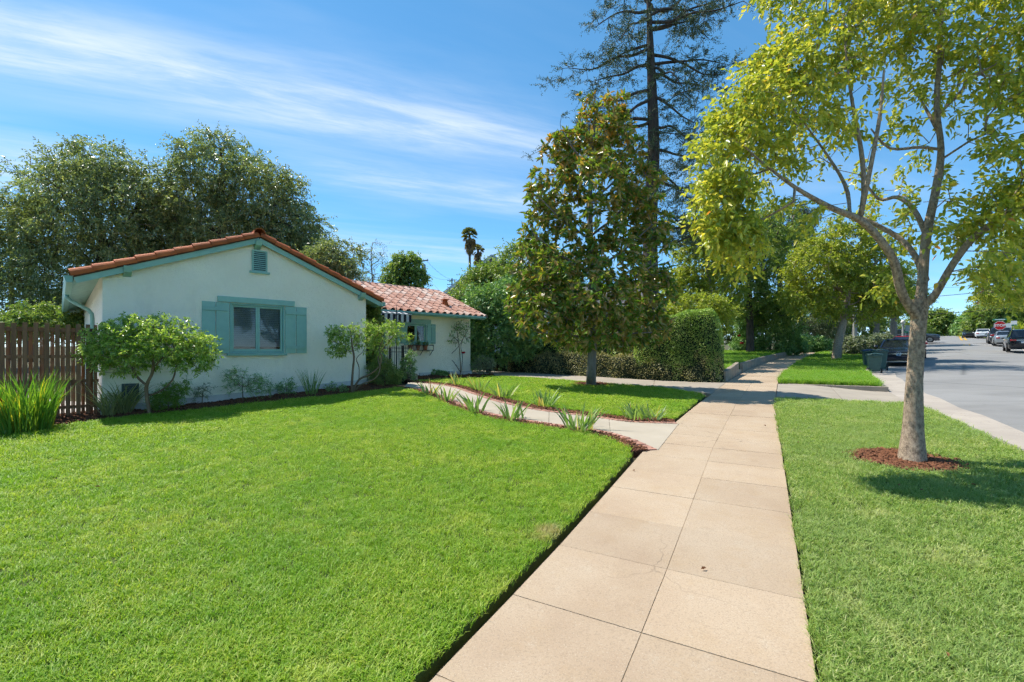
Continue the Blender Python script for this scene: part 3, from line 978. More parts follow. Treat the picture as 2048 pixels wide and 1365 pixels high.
def glassmat(name, tint=(.9, .95, .97), refl=.10):
    m = bpy.data.materials.new(name); m.use_nodes = True
    nt = m.node_tree; nt.nodes.clear()
    out = N(nt, 'ShaderNodeOutputMaterial')
    tr = N(nt, 'ShaderNodeBsdfTransparent'); tr.inputs[0].default_value = (*tint, 1)
    gl = N(nt, 'ShaderNodeBsdfGlossy', i_Roughness=.02)
    fr = N(nt, 'ShaderNodeFresnel', i_IOR=1.5)
    ms = N(nt, 'ShaderNodeMixShader')
    L(nt, math_node(nt, 'ADD', math_node(nt, 'MULTIPLY', fr.outputs[0], 1.0), refl, clamp=True), ms.inputs[0])
    L(nt, tr.outputs[0], ms.inputs[1]); L(nt, gl.outputs[0], ms.inputs[2]); L(nt, ms.outputs[0], out.inputs[0])
    return m
M_glass = glassmat('window_glass', (.72, .80, .84), .0)

house = thing('house', 'single storey white stucco house with red clay tile roofs and teal trim', 'house', HO, HROT, world=False)

def HS(px, d):
    r = (px - CX) / F
    return (8.1 + .7055 * d + r * (9 + .7087 * d)) / (.7087 - .7055 * r)
def HZ(py, s, d):
    return CZ + (HY - py) / F * (9 + .7055 * s + .7087 * d)

S, ZE, PITCH, ZB = 5.57, 3.17, .41, -.2
ZA = ZE + PITCH * S / 2
rl = lambda s: ZE + PITCH * min(s, S - s)
W0, W1 = HS(459, 0), HS(569, 0); WZ0, WZ1 = 1.55, 2.73
mb = MB()
w = [(0, 0, ZB), (W0, 0, ZB), (W0, 0, rl(W0)), (0, 0, ZE)]
mb.add(w, [(0, 1, 2, 3)])
mb.add([(W1, 0, ZB), (S, 0, ZB), (S, 0, ZE), (W1, 0, rl(W1))], [(0, 1, 2, 3)])
mb.add([(W0, 0, ZB), (W1, 0, ZB), (W1, 0, WZ0), (W0, 0, WZ0)], [(0, 1, 2, 3)])
mb.add([(W0, 0, WZ1), (W1, 0, WZ1), (W1, 0, rl(W1)), (S / 2, 0, ZA), (W0, 0, rl(W0))] if W0 < S / 2 < W1 else [(W0, 0, WZ1), (W1, 0, WZ1), (W1, 0, rl(W1)), (W0, 0, rl(W0))],
       [(0, 1, 2, 3, 4)] if W0 < S / 2 < W1 else [(0, 1, 2, 3)])
for a, b_ in (((W0, WZ0), (W0, WZ1)), ((W0, WZ1), (W1, WZ1)), ((W1, WZ1), (W1, WZ0)), ((W1, WZ0), (W0, WZ0))):
    mb.add([(a[0], 0, a[1]), (b_[0], 0, b_[1]), (b_[0], .16, b_[1]), (a[0], .16, a[1])], [(0, 1, 2, 3)])
mb.add([(0, 0, ZB), (0, 0, ZE), (0, 13, ZE), (0, 13, ZB)], [(0, 1, 2, 3)])
mb.add([(S, 0, ZB), (S, 13, ZB), (S, 13, ZE), (S, 0, ZE)], [(0, 1, 2, 3)])
mb.add([(0, 13, ZB), (0, 13, ZE), (S / 2, 13, ZA), (S, 13, ZE), (S, 13, ZB)], [(0, 1, 2, 3, 4)])
wall = mb.build('wall', M_stucco, house)
# foundation ledge
fb = MB()
fb.box(-.03, S + .03, -.028, .0, ZB, .56)
fb.v = [(x, y, z if z < .3 else (.50 + .055 * x)) for x, y, z in fb.v]
fb.build('foundation_ledge', M_found, house)

def window(s0, s1, z0, z1, d, blind=True, deep=.10):
    """casement pair: casing, two sashes, panes, blind"""
    cw = .045
    f = MB()
    f.box(s0, s0 + cw, d - .03, d + .06, z0, z1).box(s1 - cw, s1, d - .03, d + .06, z0, z1)
    f.box(s0 + cw, s1 - cw, d - .03, d + .06, z1 - cw, z1).box(s0 + cw, s1 - cw, d - .03, d + .06, z0, z0 + cw)
    wn_ = f.build('window', M_teal2, house, bev=.006)
    mid = (s0 + s1) / 2
    for a, b_ in ((s0 + cw + .003, mid - .002), (mid + .002, s1 - cw - .003)):
        q = .042
        e = MB()
        za, zb_ = z0 + cw + .003, z1 - cw - .003
        e.box(a, a + q, d + .0, d + .04, za, zb_).box(b_ - q, b_, d + .0, d + .04, za, zb_)
        e.box(a + q, b_ - q, d + .0, d + .04, zb_ - q, zb_).box(a + q, b_ - q, d + .0, d + .04, za, za + q * 1.3)
        sa = e.build('sash', M_teal, wn_, bev=.005)
        MB().box(a + q - .004, b_ - q + .004, d + .018, d + .022, za + q, zb_ - q + .004).build('pane', M_glass, wn_)
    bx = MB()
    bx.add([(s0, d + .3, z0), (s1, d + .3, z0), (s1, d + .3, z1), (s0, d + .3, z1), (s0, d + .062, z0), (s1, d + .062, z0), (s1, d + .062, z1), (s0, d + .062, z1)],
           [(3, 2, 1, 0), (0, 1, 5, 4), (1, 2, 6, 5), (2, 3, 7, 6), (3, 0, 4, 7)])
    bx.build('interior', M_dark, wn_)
    if blind:
        bl = MB(); z = z0 + .16
        while z < z1 - .06:
            bl.add([(s0 + .06, d + .075, z), (s1 - .06, d + .075, z), (s1 - .06, d + .095, z + .042), (s0 + .06, d + .095, z + .042)], [(0, 1, 2, 3)])
            z += .045
        bl.build('blind', M_blind, wn_)
    return wn_

def shutter(s0, s1, z0, z1, d):
    sh = bpy.data.objects.new('shutter', None); COL.objects.link(sh); sh.parent = house
    mid = (s0 + s1) / 2
    MB().box(s0, mid - .008, d - .028, d - .001, z0, z1).build('board', M_teal, sh, bev=.003)
    MB().box(mid + .008, s1, d - .028, d - .001, z0, z1).build('board', M_teal, sh, bev=.003)
    h = z1 - z0
    for zz in (z0 + .09 * h, z1 - .17 * h):
        MB().box(s0 + .012, s1 - .012, d - .05, d - .0285, zz, zz + .075 * h).build('batten', M_teal, sh, bev=.003)
    return sh

window(W0, W1, WZ0, WZ1, .02)
MB().box(HS(434.5, 0), HS(588.5, 0), -.045, -.001, 2.735, 2.865).build('lintel_board', M_teal, house, bev=.004)
MB().box(HS(453, 0), HS(572, 0), -.085, .0, 1.495, 1.548).build('window_sill', M_teal, house, bev=.006)
shutter(HS(403.5, 0), W0 - .012, 1.55, 2.725, 0)
shutter(W1 + .012, HS(612.5, 0), 1.55, 2.725, 0)

# louvred vent under the peak
v0, v1 = HS(503.5, 0), HS(534, 0)
vt = MB().box(v0, v0 + .035, -.035, 0, 3.52, 4.03).box(v1 - .035, v1, -.035, 0, 3.52, 4.03).box(v0 + .035, v1 - .035, -.035, 0, 3.995, 4.03)
vent = vt.build('gable_vent', M_teal, house)
MB().box(v0 - .05, v1 + .05, -.06, -.001, 3.47, 3.519).build('vent_sill', M_teal, vent)
MB().box(v0 + .036, v1 - .036, -.012, -.004, 3.521, 3.994).build('vent_back', M_dark, vent)
for i in range(10):
    z = 3.53 + i * .047
    MB().add([(v0 + .037, -.04, z), (v1 - .037, -.04, z), (v1 - .037, -.015, z + .026), (v0 + .037, -.015, z + .026),
              (v0 + .037, -.04, z - .008), (v1 - .037, -.04, z - .008), (v1 - .037, -.015, z + .018), (v0 + .037, -.015, z + .018)],
             [(0, 1, 2, 3), (7, 6, 5, 4), (0, 4, 5, 1)]).build('slat', M_teal, vent)
# foundation vent behind the shrub
f0, f1 = HS(243, -.03), HS(278, -.03); fz0, fz1 = HZ(803, f0, 0), HZ(768, f0, 0)
MB().box(f0, f1, -.05, -.03, fz0, fz1).build('foundation_vent', M_signdark, house, bev=.015)
fg = MB()
for i in range(6):
    fg.box(f0 + .03, f1 - .03, -.056, -.05, fz0 + .04 + i * (fz1 - fz0 - .06) / 6, fz0 + .052 + i * (fz1 - fz0 - .06) / 6)
fg.build('foundation_vent_bars', M_iron, house)

# ---- main roof
OH, FR = .42, .14            # eave overhang, rake overhang
ca = math.atan(PITCH)
def rz_(s): return ZE + PITCH * min(s, S - s)
deck = MB()
for sgn in (0, 1):
    e0, e1 = (-OH, S / 2) if sgn == 0 else (S + OH, S / 2)
    q = [(e0, -FR, rz_(e0)), (e1, -FR, rz_(e1)), (e1, 13.1, rz_(e1)), (e0, 13.1, rz_(e0))]
    deck.add(q + [(x, y, z + .05) for x, y, z in q], [(0, 1, 2, 3), (7, 6, 5, 4), (0, 4, 5, 1), (2, 6, 7, 3), (0, 3, 7, 4)])
roof = deck.build('roof', M_under, house)
# tile field: running S profile, courses stepped
field = MB()
for sgn in (0, 1):
    nrow = 9
    sl = (S / 2 + OH) / nrow
    for r in range(nrow):
        a0, a1 = -OH - .03 + r * sl, -OH + (r + 1) * sl + .02
        ny = 13 * 3 * 4
        vs_, fs_ = [], []
        for i in range(ny + 1):
            y = .12 + i * 12.9 / ny
            ph = (i % 12) / 12
            up = .085 * max(0, math.sin(ph * 2 * math.pi)) + .02
            for a, add in ((a0, .045), (a1, .03)):
                s = a if sgn == 0 else S - a
                vs_.append((s, y, rz_(s) + .05 + up + add))
        for i in range(ny):
            fs_.append((2 * i, 2 * i + 1, 2 * i + 3, 2 * i + 2))
        field.add(vs_, fs_)
fo = field.build('tile_field', M_tile, roof, smooth=True); fo['kind'] = 'stuff'

def barrel(length, r0, r1, th=.014, n=10, a0=-10, a1=190):
    """a tapered clay barrel tile lying along +x"""
    vs_, fs_ = [], []
    for x, r in ((0, r0), (length, r1)):
        for rr in (r, r - th):
            for k in range(n + 1):
                an = R(a0 + (a1 - a0) * k / n)
                vs_.append((x, math.cos(an) * rr, math.sin(an) * rr))
    m = n + 1
    for k in range(n):
        fs_.append((k, k + 1, 2 * m + k + 1, 2 * m + k))
        fs_.append((m + k, 3 * m + k, 3 * m + k + 1, m + k + 1))
        fs_.append((k, m + k, m + k + 1, k + 1))
        fs_.append((2 * m + k, 2 * m + k + 1, 3 * m + k + 1, 3 * m + k))
    fs_ += [(0, 2 * m, 3 * m, m), (n, m + n, 3 * m + n, 2 * m + n)]
    return MB().add(vs_, fs_)
rt0 = None
def place_barrel(name, src, par, loc, yaw, pitch):
    o = src.copy(); COL.objects.link(o); o.parent = par
    o.location = loc
    o.rotation_euler = Matrix.Rotation(yaw, 3, 'Z').to_4x4().to_3x3().to_4x4().to_euler()
    m = Matrix.Rotation(yaw, 4, 'Z') @ Matrix.Rotation(-pitch, 4, 'Y')
    o.rotation_euler = m.to_euler()
    return o
src = barrel(.345, .128, .110).build('rake_tile', M_rake, roof, smooth=False)
nt_ = 10
run = (S / 2 + OH + .02)
for side in (0, 1):
    for i in range(nt_):
        a = -OH - .03 + i * run / nt_
        s = a if side == 0 else S - a
        loc = (s, -FR + .06 + random.uniform(-.006, .006), ZE + PITCH * a + .055 + random.uniform(-.004, .004))
        place_barrel('rake_tile', src, roof, loc, (0 if side == 0 else math.pi) + random.uniform(-.015, .015), ca - .035)
src.location = (S / 2 + .1, -FR - .02, ZA + .10); src.rotation_euler = (0, 0, math.pi / 2)
for i in range(1, 36):
    o = src.copy(); COL.objects.link(o); o.parent = roof; o.name = 'ridge_tile'
    o.location = (S / 2, -FR - .02 + i * .33, ZA + .10)
src.location = (S / 2, -FR - .03, ZA + .10)
# barge boards, beam ends
for side in (0, 1):
    a = Vector((-OH + .02 if side == 0 else S + OH - .02, -FR + .0, ZE - PITCH * (OH - .02) + .0))
    b_ = Vector((S / 2, -FR + .0, ZA + .0))
    MB().beam(a + Vector((0, .022, -.035)), b_ + Vector((0, .022, -.035)), .036, .16).build('barge_board', M_teal, house)
for sx in (HS(255, -.1), S / 2 - .02, S - .17):
    z = rl(sx) - .11
    if abs(sx - S / 2) < .1: z -= .05
    MB().add([(sx - .065, -.17, z - .02), (sx + .065, -.17, z - .02), (sx + .065, .0, z - .10), (sx - .065, .0, z - .10),
              (sx - .065, -.22, z + .10), (sx + .065, -.22, z + .10), (sx + .065, 0, z + .10), (sx - .065, 0, z + .10)],
             [(3, 2, 1, 0), (4, 5, 6, 7), (0, 1, 5, 4), (1, 2, 6, 5), (3, 0, 4, 7)]).build('beam_end', M_teal, house, bev=.006)
# eave soffit panels, gutter, downspouts on the side wall
for i in range(22):
    y0, y1 = -.09 + i * .6, -.09 + i * .6 + .575
    for s0, s1 in ((-OH + .01, .0), (S, S + OH - .01)):
        z0, z1 = rz_(s0), rz_(s1)
        MB().add([(s0, y0, z0 - .02), (s1, y0, z1 - .02), (s1, y1, z1 - .02), (s0, y1, z0 - .02), (s0, y0, z0 - .002), (s1, y0, z1 - .002), (s1, y1, z1 - .002), (s0, y1, z0 - .002)],
                 [(3, 2, 1, 0), (0, 1, 5, 4), (1, 2, 6, 5), (2, 3, 7, 6), (3, 0, 4, 7)]).build('soffit_board', M_teal, house)
for gx0, gx1 in ((-OH - .13, -OH), (S + OH, S + OH + .13)):
    zt = ZE - PITCH * OH + .03
    gp_ = [(gx0, zt), (gx0 + .012, zt - .05), (gx0 + .035, zt - .125), (gx1, zt - .125), (gx1, zt), (gx1 - .012, zt), (gx1 - .012, zt - .113), (gx0 + .04, zt - .113), (gx0 + .014, zt)]
    if gx0 > 1: gp_ = [(gx0 + gx1 - x, z) for x, z in gp_][::-1]
    n_ = len(gp_)
    y0, y1 = -.12, 13.0
    mbg = MB().add([(x, y0, z) for x, z in gp_] + [(x, y1, z) for x, z in gp_], [tuple(range(n_))] + [tuple(range(2 * n_ - 1, n_ - 1, -1))] + [(i, i + n_, (i + 1) % n_ + n_, (i + 1) % n_) for i in range(n_)])
    mbg.add([(gx0 + .01, y0, zt), (gx1, y0, zt), (gx1, y0, zt - .12), (gx0 + .035, y0, zt - .12)], [(0, 1, 2, 3)])
    mbg.build('gutter', M_teal2, house)
for y in (2.6, 12.6):
    x0 = -OH - .06
    zt = ZE - PITCH * OH - .09
    MB().tube([(x0, y, zt), (x0, y, zt - .06), (x0 + .06, y, zt - .13), (-.12, y, zt - .33), (-.055, y, zt - .42), (-.05, y, zt - .55), (-.05, y, .25)], .042, 8).build('downspout', M_teal2, house, smooth=True)
# side door reveal strips seen as tall panels on the side wall
for y in (5.2, 7.6):
    MB().box(-.03, -.001, y, y + .8, 1.2, 2.3).build('side_window_frame', M_found, house)

# ---- right wing
WD, WS0, WS1, WZE = 1.98, S + .0, 11.05, 2.95     # wall plane, extent, eave edge height
WE = 1.58                                          # eave edge
RD = 4.69                                          # ridge plane
def wz(d): return WZE + PITCH * (d - WE) if d <= RD else WZE + PITCH * (2 * RD - d - WE)
x0, x1 = HS(811, WD), HS(853, WD)
wz0, wz1 = HZ(687, x0, WD), HZ(647.5, (x0 + x1) / 2, WD)
mb = MB()
top = wz(WD)
dr0, dr1 = 6.0, 6.9
mb.add([(WS0, WD, ZB), (x0, WD, ZB), (x0, WD, top), (WS0, WD, top)], [(0, 1, 2, 3)])
mb.add([(x1, WD, ZB), (WS1, WD, ZB), (WS1, WD, top), (x1, WD, top)], [(0, 1, 2, 3)])
mb.add([(x0, WD, ZB), (x1, WD, ZB), (x1, WD, wz0), (x0, WD, wz0)], [(0, 1, 2, 3)])
mb.add([(x0, WD, wz1), (x1, WD, wz1), (x1, WD, top), (x0, WD, top)], [(0, 1, 2, 3)])
for a, b_ in (((x0, wz0), (x0, wz1)), ((x0, wz1), (x1, wz1)), ((x1, wz1), (x1, wz0)), ((x1, wz0), (x0, wz0))):
    mb.add([(a[0], WD, a[1]), (b_[0], WD, b_[1]), (b_[0], WD + .16, b_[1]), (a[0], WD + .16, a[1])], [(0, 1, 2, 3)])
mb.add([(WS1, WD, ZB), (WS1, 2 * RD - WD, ZB), (WS1, 2 * RD - WD, top), (WS1, RD, wz(RD)), (WS1, WD, top)], [(0, 1, 2, 3, 4)])
mb.add([(WS0, 2 * RD - WD, ZB), (WS0, 2 * RD - WD, top), (WS1, 2 * RD - WD, top), (WS1, 2 * RD - WD, ZB)], [(0, 1, 2, 3)])
mb.build('wing_wall', M_stucco, house)
MB().box(HS(838, WD), WS1 + .04, WD - .045, WD - .001, ZB, .82).build('wing_base_ledge', M_found, house)
MB().box(HS(890, WD), HS(905, WD), WD - .3, WD - .05, .80, .84).build('ledge_cap', M_found, house)
window(x0, x1, wz0, wz1, WD + .02, blind=False)
MB().box(HS(800, WD), HS(861, WD), WD - .04, WD - .001, wz1 + .004, wz1 + .15).build('lintel_board', M_teal, house)
MB().box(x0 - .06, x1 + .06, WD - .08, WD, wz0 - .06, wz0 - .002).build('window_sill', M_teal, house)
shutter(HS(790, WD), x0 - .012, wz0 - .01, wz1, WD)
shutter(x1 + .012, HS(870.5, WD), wz0 - .01, wz1, WD)
# front door behind the gate, with its teal head board
d0, d1 = HS(744, WD), HS(776, WD)
MB().box(d0, d1, WD - .04, WD - .002, 2.66, 2.82).build('lintel_board', M_teal, house)
door = MB().box(d0 + .1, d1 - .1, WD - .025, WD - .001, .72, 2.655).build('door', M_teal, house)
for i in range(2):
    MB().box(d0 + .2, d1 - .2, WD - .04, WD - .026, .95 + i * .85, 1.65 + i * .85).build('door_panel', M_teal, door)
MB().ell((d1 - .18, WD - .06, 1.6), (.03, .03, .03)).build('door_knob', M_iron, door)
# wing eave board and gutter
MB().box(WS0 + .3, WS1 + .38, WE - .02, WE + .02, WZE - .09, WZE + .04).build('eave_board', M_teal2, house)
MB().box(WS0 + .3, WS1 + .38, WE - .12, WE - .0205, WZE - .045, WZE + .03).build('wing_gutter', M_teal2, house)
MB().add([(WS0, WE, WZE - .09), (WS1 + .38, WE, WZE - .09), (WS1 + .38, WD, WZE + .01), (WS0, WD, WZE + .01)], [(3, 2, 1, 0)]).build('wing_soffit', M_teal, house)
# wing roof: deck, then every tile
deck = MB()
q = [(S / 2, WE, WZE + .02), (WS1 + .38, WE, WZE + .02), (WS1 + .38, RD, wz(RD) + .02), (S / 2, RD, wz(RD) + .02)]
q2 = [(S / 2, RD, wz(RD) + .02), (WS1 + .38, RD, wz(RD) + .02), (WS1 + .38, 2 * RD - WE, WZE + .02), (S / 2, 2 * RD - WE, WZE + .02)]
deck.add(q, [(0, 1, 2, 3)]); deck.add(q2, [(0, 1, 2, 3)])
wroof = deck.build('wing_roof', M_under, house)
TW, TL, TE = .302, .43, .37
prof = []
for k in range(8):
    an = math.pi * (1 - k / 7)
    prof.append((.105 + .098 * math.cos(an), .088 * math.sin(an) + .006))
prof += [(.23, -.006), (.262, -.010), (.295, -.004), (.312, .006)]
n_ = len(prof)
vs_ = []
for y, lift, th in ((0, .030, 0), (TL, .008, 0), (0, .030, .018)):
    for x, z in prof:
        vs_.append((x, y, z + lift - th))
fs_ = []
for k in range(n_ - 1):
    fs_.append((k, k + 1, n_ + k + 1, n_ + k)); fs_.append((k, 2 * n_ + k, 2 * n_ + k + 1, k + 1)); fs_.append((2 * n_ + k, n_ + k, n_ + k + 1, 2 * n_ + k + 1))
tsrc = MB().add(vs_, fs_).build('roof_tile', M_tile, wroof)
wsl = math.atan(PITCH)
first = True
for r in range(10):
    for c in range(20):
        s = WS1 + .37 - (c + 1) * TW
        if s < S - .2: continue
        y = WE - .07 + r * TE * math.cos(wsl)
        if y + TE * .6 > RD: continue
        o = tsrc if first else tsrc.copy()
        if not first: COL.objects.link(o); o.parent = wroof
        first = False
        o.location = (s + random.uniform(-.005, .005), y + random.uniform(-.012, .012), WZE + .02 + PITCH * (y - WE) + random.uniform(-.003, .004))
        o.rotation_euler = (wsl + random.uniform(-.012, .012), random.uniform(-.01, .01), random.uniform(-.012, .012))
csrc = barrel(.40, .10, .088).build('ridge_tile', M_tile, wroof)
csrc.location = (WS1 + .44 - .4, RD, wz(RD) + .03)
for i in range(1, 15):
    o = csrc.copy(); COL.objects.link(o); o.parent = wroof
    o.location = (WS1 + .44 - .4 - i * .36, RD + random.uniform(-.008, .008), wz(RD) + .03 + random.uniform(-.004, .006))
for i in range(9):
    a = WE - .07 + i * .345
    o = csrc.copy(); COL.objects.link(o); o.parent = wroof; o.name = 'rake_tile'
    o.location = (WS1 + .40, a, wz(a) + .03)
    o.rotation_euler = (Matrix.Rotation(math.pi / 2, 4, 'Z') @ Matrix.Rotation(-wsl + .02, 4, 'Y')).to_euler()
# back slope as one running tile field
bf = MB()
for r in range(9):
    a0, a1 = r * TE * .92, (r + 1) * TE * .92
    for i in range(int((WS1 - S) / TW * 6)):
        u0, u1 = S + i * TW / 6, S + (i + 1) * TW / 6
        h0, h1 = [.05 + .08 * max(0, math.sin(2 * math.pi * (u / TW))) for u in (u0, u1)]
        bf.add([(u0, RD + a0, wz(RD + a0) + h0), (u1, RD + a0, wz(RD + a0) + h1), (u1, RD + a1, wz(RD + a1) + h1 + .03), (u0, RD + a1, wz(RD + a1) + h0 + .03)], [(0, 1, 2, 3)])
o = bf.build('tile_field', M_tile, wroof); o['kind'] = 'stuff'
# clay roof vent
vs0 = HS(889, 2.5); vd = 2.45; vz = wz(vd) + .1
rv_ = MB().box(vs0 - .13, vs0 + .13, vd - .12, vd + .18, vz - .08, vz + .015)
rv_.add([(vs0 - .09, vd - .10, vz + .015), (vs0 + .09, vd - .10, vz + .015), (vs0 + .07, vd + .14, vz + .05), (vs0 - .07, vd + .14, vz + .05),
         (vs0 - .05, vd - .06, vz + .2), (vs0 + .05, vd - .06, vz + .2), (vs0 + .04, vd + .1, vz + .2), (vs0 - .04, vd + .1, vz + .2)],
        [(0, 1, 5, 4), (1, 2, 6, 5), (2, 3, 7, 6), (3, 0, 4, 7)])
rv_.box(vs0 - .11, vs0 + .11, vd - .1, vd + .14, vz + .2, vz + .24)
rv_.build('roof_vent', M_rake, wroof)

# ================================================================ THINGS ROUND THE HOUSE
def hw_thing(name, label, cat, group=None):
    return thing(name, label, cat, HO, HROT, group, world=False)

# ---- striped awning over the entry
M_awhite = mat('awning_white', (.55, .55, .55), (.47, .47, .48), 8, rough=.8)
M_ablack = mat('awning_black', (.012, .014, .022), (.02, .02, .03), 8, rough=.8)
aw = hw_thing('awning', 'small black and white striped awning with scalloped edge over the entry', 'awning')
ad = 1.15
a0, a1 = HS(758, ad), HS(823, ad)
zt0 = HZ(626, a0, ad)
nst = 12
for i in range(nst):
    u0, u1 = a0 + (a1 - a0) * i / nst, a0 + (a1 - a0) * (i + 1) / nst - .002
    m_ = M_ablack if i % 2 else M_awhite
    vs_ = [(u0, ad, zt0), (u1, ad, zt0)]
    for k in range(5):
        x = u1 + (u0 - u1) * k / 4
        vs_.append((x, ad, zt0 - .21 - .06 * math.sin(math.pi * k / 4)))
    nn = len(vs_)
    fr = vs_ + [(x, y + .006, z) for x, y, z in vs_]
    MB().add(fr, [tuple(range(nn))[::-1], tuple(range(nn, 2 * nn))] + [(i_, (i_ + 1) % nn, (i_ + 1) % nn + nn, i_ + nn) for i_ in range(nn)]).build('valance_stripe', m_, aw)
    MB().add([(u0, ad, zt0 + .004), (u1, ad, zt0 + .004), (u1, WE + .34, zt0 + .22), (u0, WE + .34, zt0 + .22), (u0, ad, zt0 + .012), (u1, ad, zt0 + .012), (u1, WE + .34, zt0 + .228), (u0, WE + .34, zt0 + .228)],
             [(3, 2, 1, 0), (4, 5, 6, 7), (0, 1, 5, 4), (1, 2, 6, 5), (3, 0, 4, 7)]).build('canopy_stripe', m_, aw)
MB().box(a0 - .02, a1 + .02, ad - .006, ad + .012, zt0 - .006, zt0 + .02).build('front_bar', M_awhite, aw)
for x in (a0 + .1, a1 - .1):
    MB().beam((x, ad, zt0 - .01), (x, WD - .01, zt0 - .25), .025, .025).build('support_arm', M_iron, aw)

# ---- wrought iron gate across the entry
gd = .55
gate = hw_thing('iron_gate', 'black wrought iron gate and railing closing the entry beside the gable corner', 'gate')
g0, g1 = S + .06, HS(822, gd)
gz0, gz1 = .70, 1.70
for z in (gz0 + .06, gz1 - .12, gz1):
    MB().beam((g0, gd, z), (g1, gd, z), .03, .018).build('rail', M_iron, gate)
nb = 22
for i in range(nb):
    x = g0 + .03 + (g1 - g0 - .06) * i / (nb - 1)
    MB().tube([(x, gd, gz0 + .02), (x, gd, gz1 + .05), (x, gd, gz1 + .10)], [.009, .009, .002], 6).build('bar', M_iron, gate)
for x in (g0 + .02, HS(780, gd), HS(806, gd)):
    MB().box(x - .028, x + .028, gd - .028, gd + .028, .5, gz1 + .08).build('post', M_iron, gate)
for x in np.linspace(HS(770, gd), HS(778, gd), 2):
    MB().tube([(x, gd, 1.05), (x + .05, gd, 1.2), (x, gd, 1.35), (x - .05, gd, 1.2), (x, gd, 1.05)], .012, 5).build('scroll', M_iron, gate)
# mailbox hung on the gate
MB().box(HS(760, gd - .1), HS(767, gd - .1), gd - .16, gd - .02, 1.05, 1.32).add([(HS(759.5, gd), gd - .18, 1.32), (HS(767.5, gd), gd - .18, 1.32), (HS(767.5, gd), gd - .02, 1.38), (HS(759.5, gd), gd - .02, 1.38)], [(0, 1, 2, 3)])
mbx = hw_thing('mailbox', 'small grey teal mailbox hanging on the iron gate', 'mailbox')
m0, m1 = HS(760, gd - .1), HS(767, gd - .1)
M_mail = mat('mailbox_paint', (.10, .19, .20), (.07, .14, .15), 10, rough=.5)
MB().box(m0, m1, gd - .15, gd - .03, 1.02, 1.25).build('box', M_mail, mbx, bev=.008)
MB().add([(m0 - .01, gd - .17, 1.255), (m1 + .01, gd - .17, 1.255), (m1 + .01, gd - .03, 1.32), (m0 - .01, gd - .03, 1.32), (m0 - .01, gd - .17, 1.265), (m1 + .01, gd - .17, 1.265), (m1 + .01, gd - .03, 1.335), (m0 - .01, gd - .03, 1.335)],
         [(3, 2, 1, 0), (4, 5, 6, 7), (0, 1, 5, 4), (1, 2, 6, 5), (2, 3, 7, 6), (3, 0, 4, 7)]).build('lid', M_mail, mbx)
# tall slim lantern pole beside the gate
pl = hw_thing('garden_pole', 'slim tall black pole with pointed tip standing at the gate', 'pole')
pxs = HS(793, gd + .1)
MB().tube([(pxs, gd + .1, .6), (pxs, gd + .1, 2.9), (pxs, gd + .1, 3.05)], [.02, .016, .003], 8).build('shaft', M_iron, pl)
MB().lathe([(.028, 0), (.034, .02), (.028, .04), (.018, .06)], 8, (pxs, gd + .1, 2.72)).build('collar', M_iron, pl)
# low tan planters at the gate foot
M_tan = mat('tan_planter', (.45, .38, .26), (.38, .31, .21), 5, rough=.9, bump=.2)
for px_c, lab in ((798, 'low tan square planter at the foot of the gate post'), (822, 'tan square planter beside the wing wall lawn')):
    s_ = HS(px_c, .75)
    t_ = hw_thing('planter_box', lab, 'planter', 'tan planters by the gate')
    MB().box(s_ - .16, s_ + .16, .60, .92, .62, .86).build('box', M_tan, t_, bev=.012)
    MB().box(s_ - .13, s_ + .13, .63, .89, .861, .868).build('soil', M_earth, t_)

# ---- window shelf with clay pots
M_pot = mat('terracotta', (.36, .15, .085), (.28, .11, .06), 9, rough=.85, bump=.15)
sh = hw_thing('plant_shelf', 'narrow black iron shelf on brackets under the wing window', 'shelf')
s0, s1 = HS(818, WD), HS(860, WD)
zs = HZ(700.5, s0, WD); zs2 = HZ(690.5, s0, WD)
MB().box(s0, s1, WD - .24, WD - .01, zs - .02, zs).build('shelf_plate', M_iron, sh)
MB().beam((s0, WD - .235, zs2), (s1, WD - .235, zs2), .016, .03).build('guard_rail', M_iron, sh)
for x in (s0 + .02, (s0 + s1) / 2, s1 - .02):
    MB().box(x - .008, x + .008, WD - .243, WD - .227, zs, zs2).build('upright', M_iron, sh)
    MB().beam((x, WD - .005, zs - .2), (x, WD - .2, zs - .02), .015, .015).build('bracket', M_iron, sh)
POTS = []
for px_c, lab in ((821, 'clay pot on the window shelf, the one beside the gate greenery'), (836, 'middle one of three clay pots on the window shelf'), (851, 'clay pot on the window shelf, the end one towards the climbing rose')):
    s_ = HS(px_c, WD - .13)
    t_ = hw_thing('flower_pot', lab, 'flower pot', 'clay pots on the window shelf')
    MB().lathe([(.05, 0), (.075, .14), (.09, .14), (.092, .175), (.08, .175), (.075, .15)], 14, (s_, WD - .13, zs + .001)).build('pot', M_pot, t_, smooth=False)
    POTS.append((t_, s_, WD - .13, zs + .16))

# ---- slatted fence
M_fence = mat('brown_fence_board', (.30, .15, .075), (.20, .10, .05), 3, rough=.85, bump=.35, bscale=30, rnd=.2, stretch=(6, 6, .6), grain=(.17, .10, .065), gscale=30, gamount=.35)
fence = hw_thing('slat_fence', 'brown wooden fence of wide boards over thin battens beside the house corner', 'fence')
fd = .18
cs = [HS(p, fd) for p in (191, 176, 157, 136, 115, 94, 72, 50, 27.7, 4, -20, -45, -72, -100)]
cs += [cs[-1] - (cs[-2] - cs[-1]) * (i + 1) for i in range(14)]
ft = 2.12
for i, s_ in enumerate(cs):
    zt = ft + random.uniform(-.015, .015)
    hw_ = .235 * abs(cs[min(i + 1, len(cs) - 1)] - cs[min(i + 1, len(cs) - 1) - 1])
    MB().box(s_ - hw_, s_ + hw_, fd - .022, fd - .002, max(.05, .30 - .015 * i), zt).build('board', M_fence, fence, bev=.003)
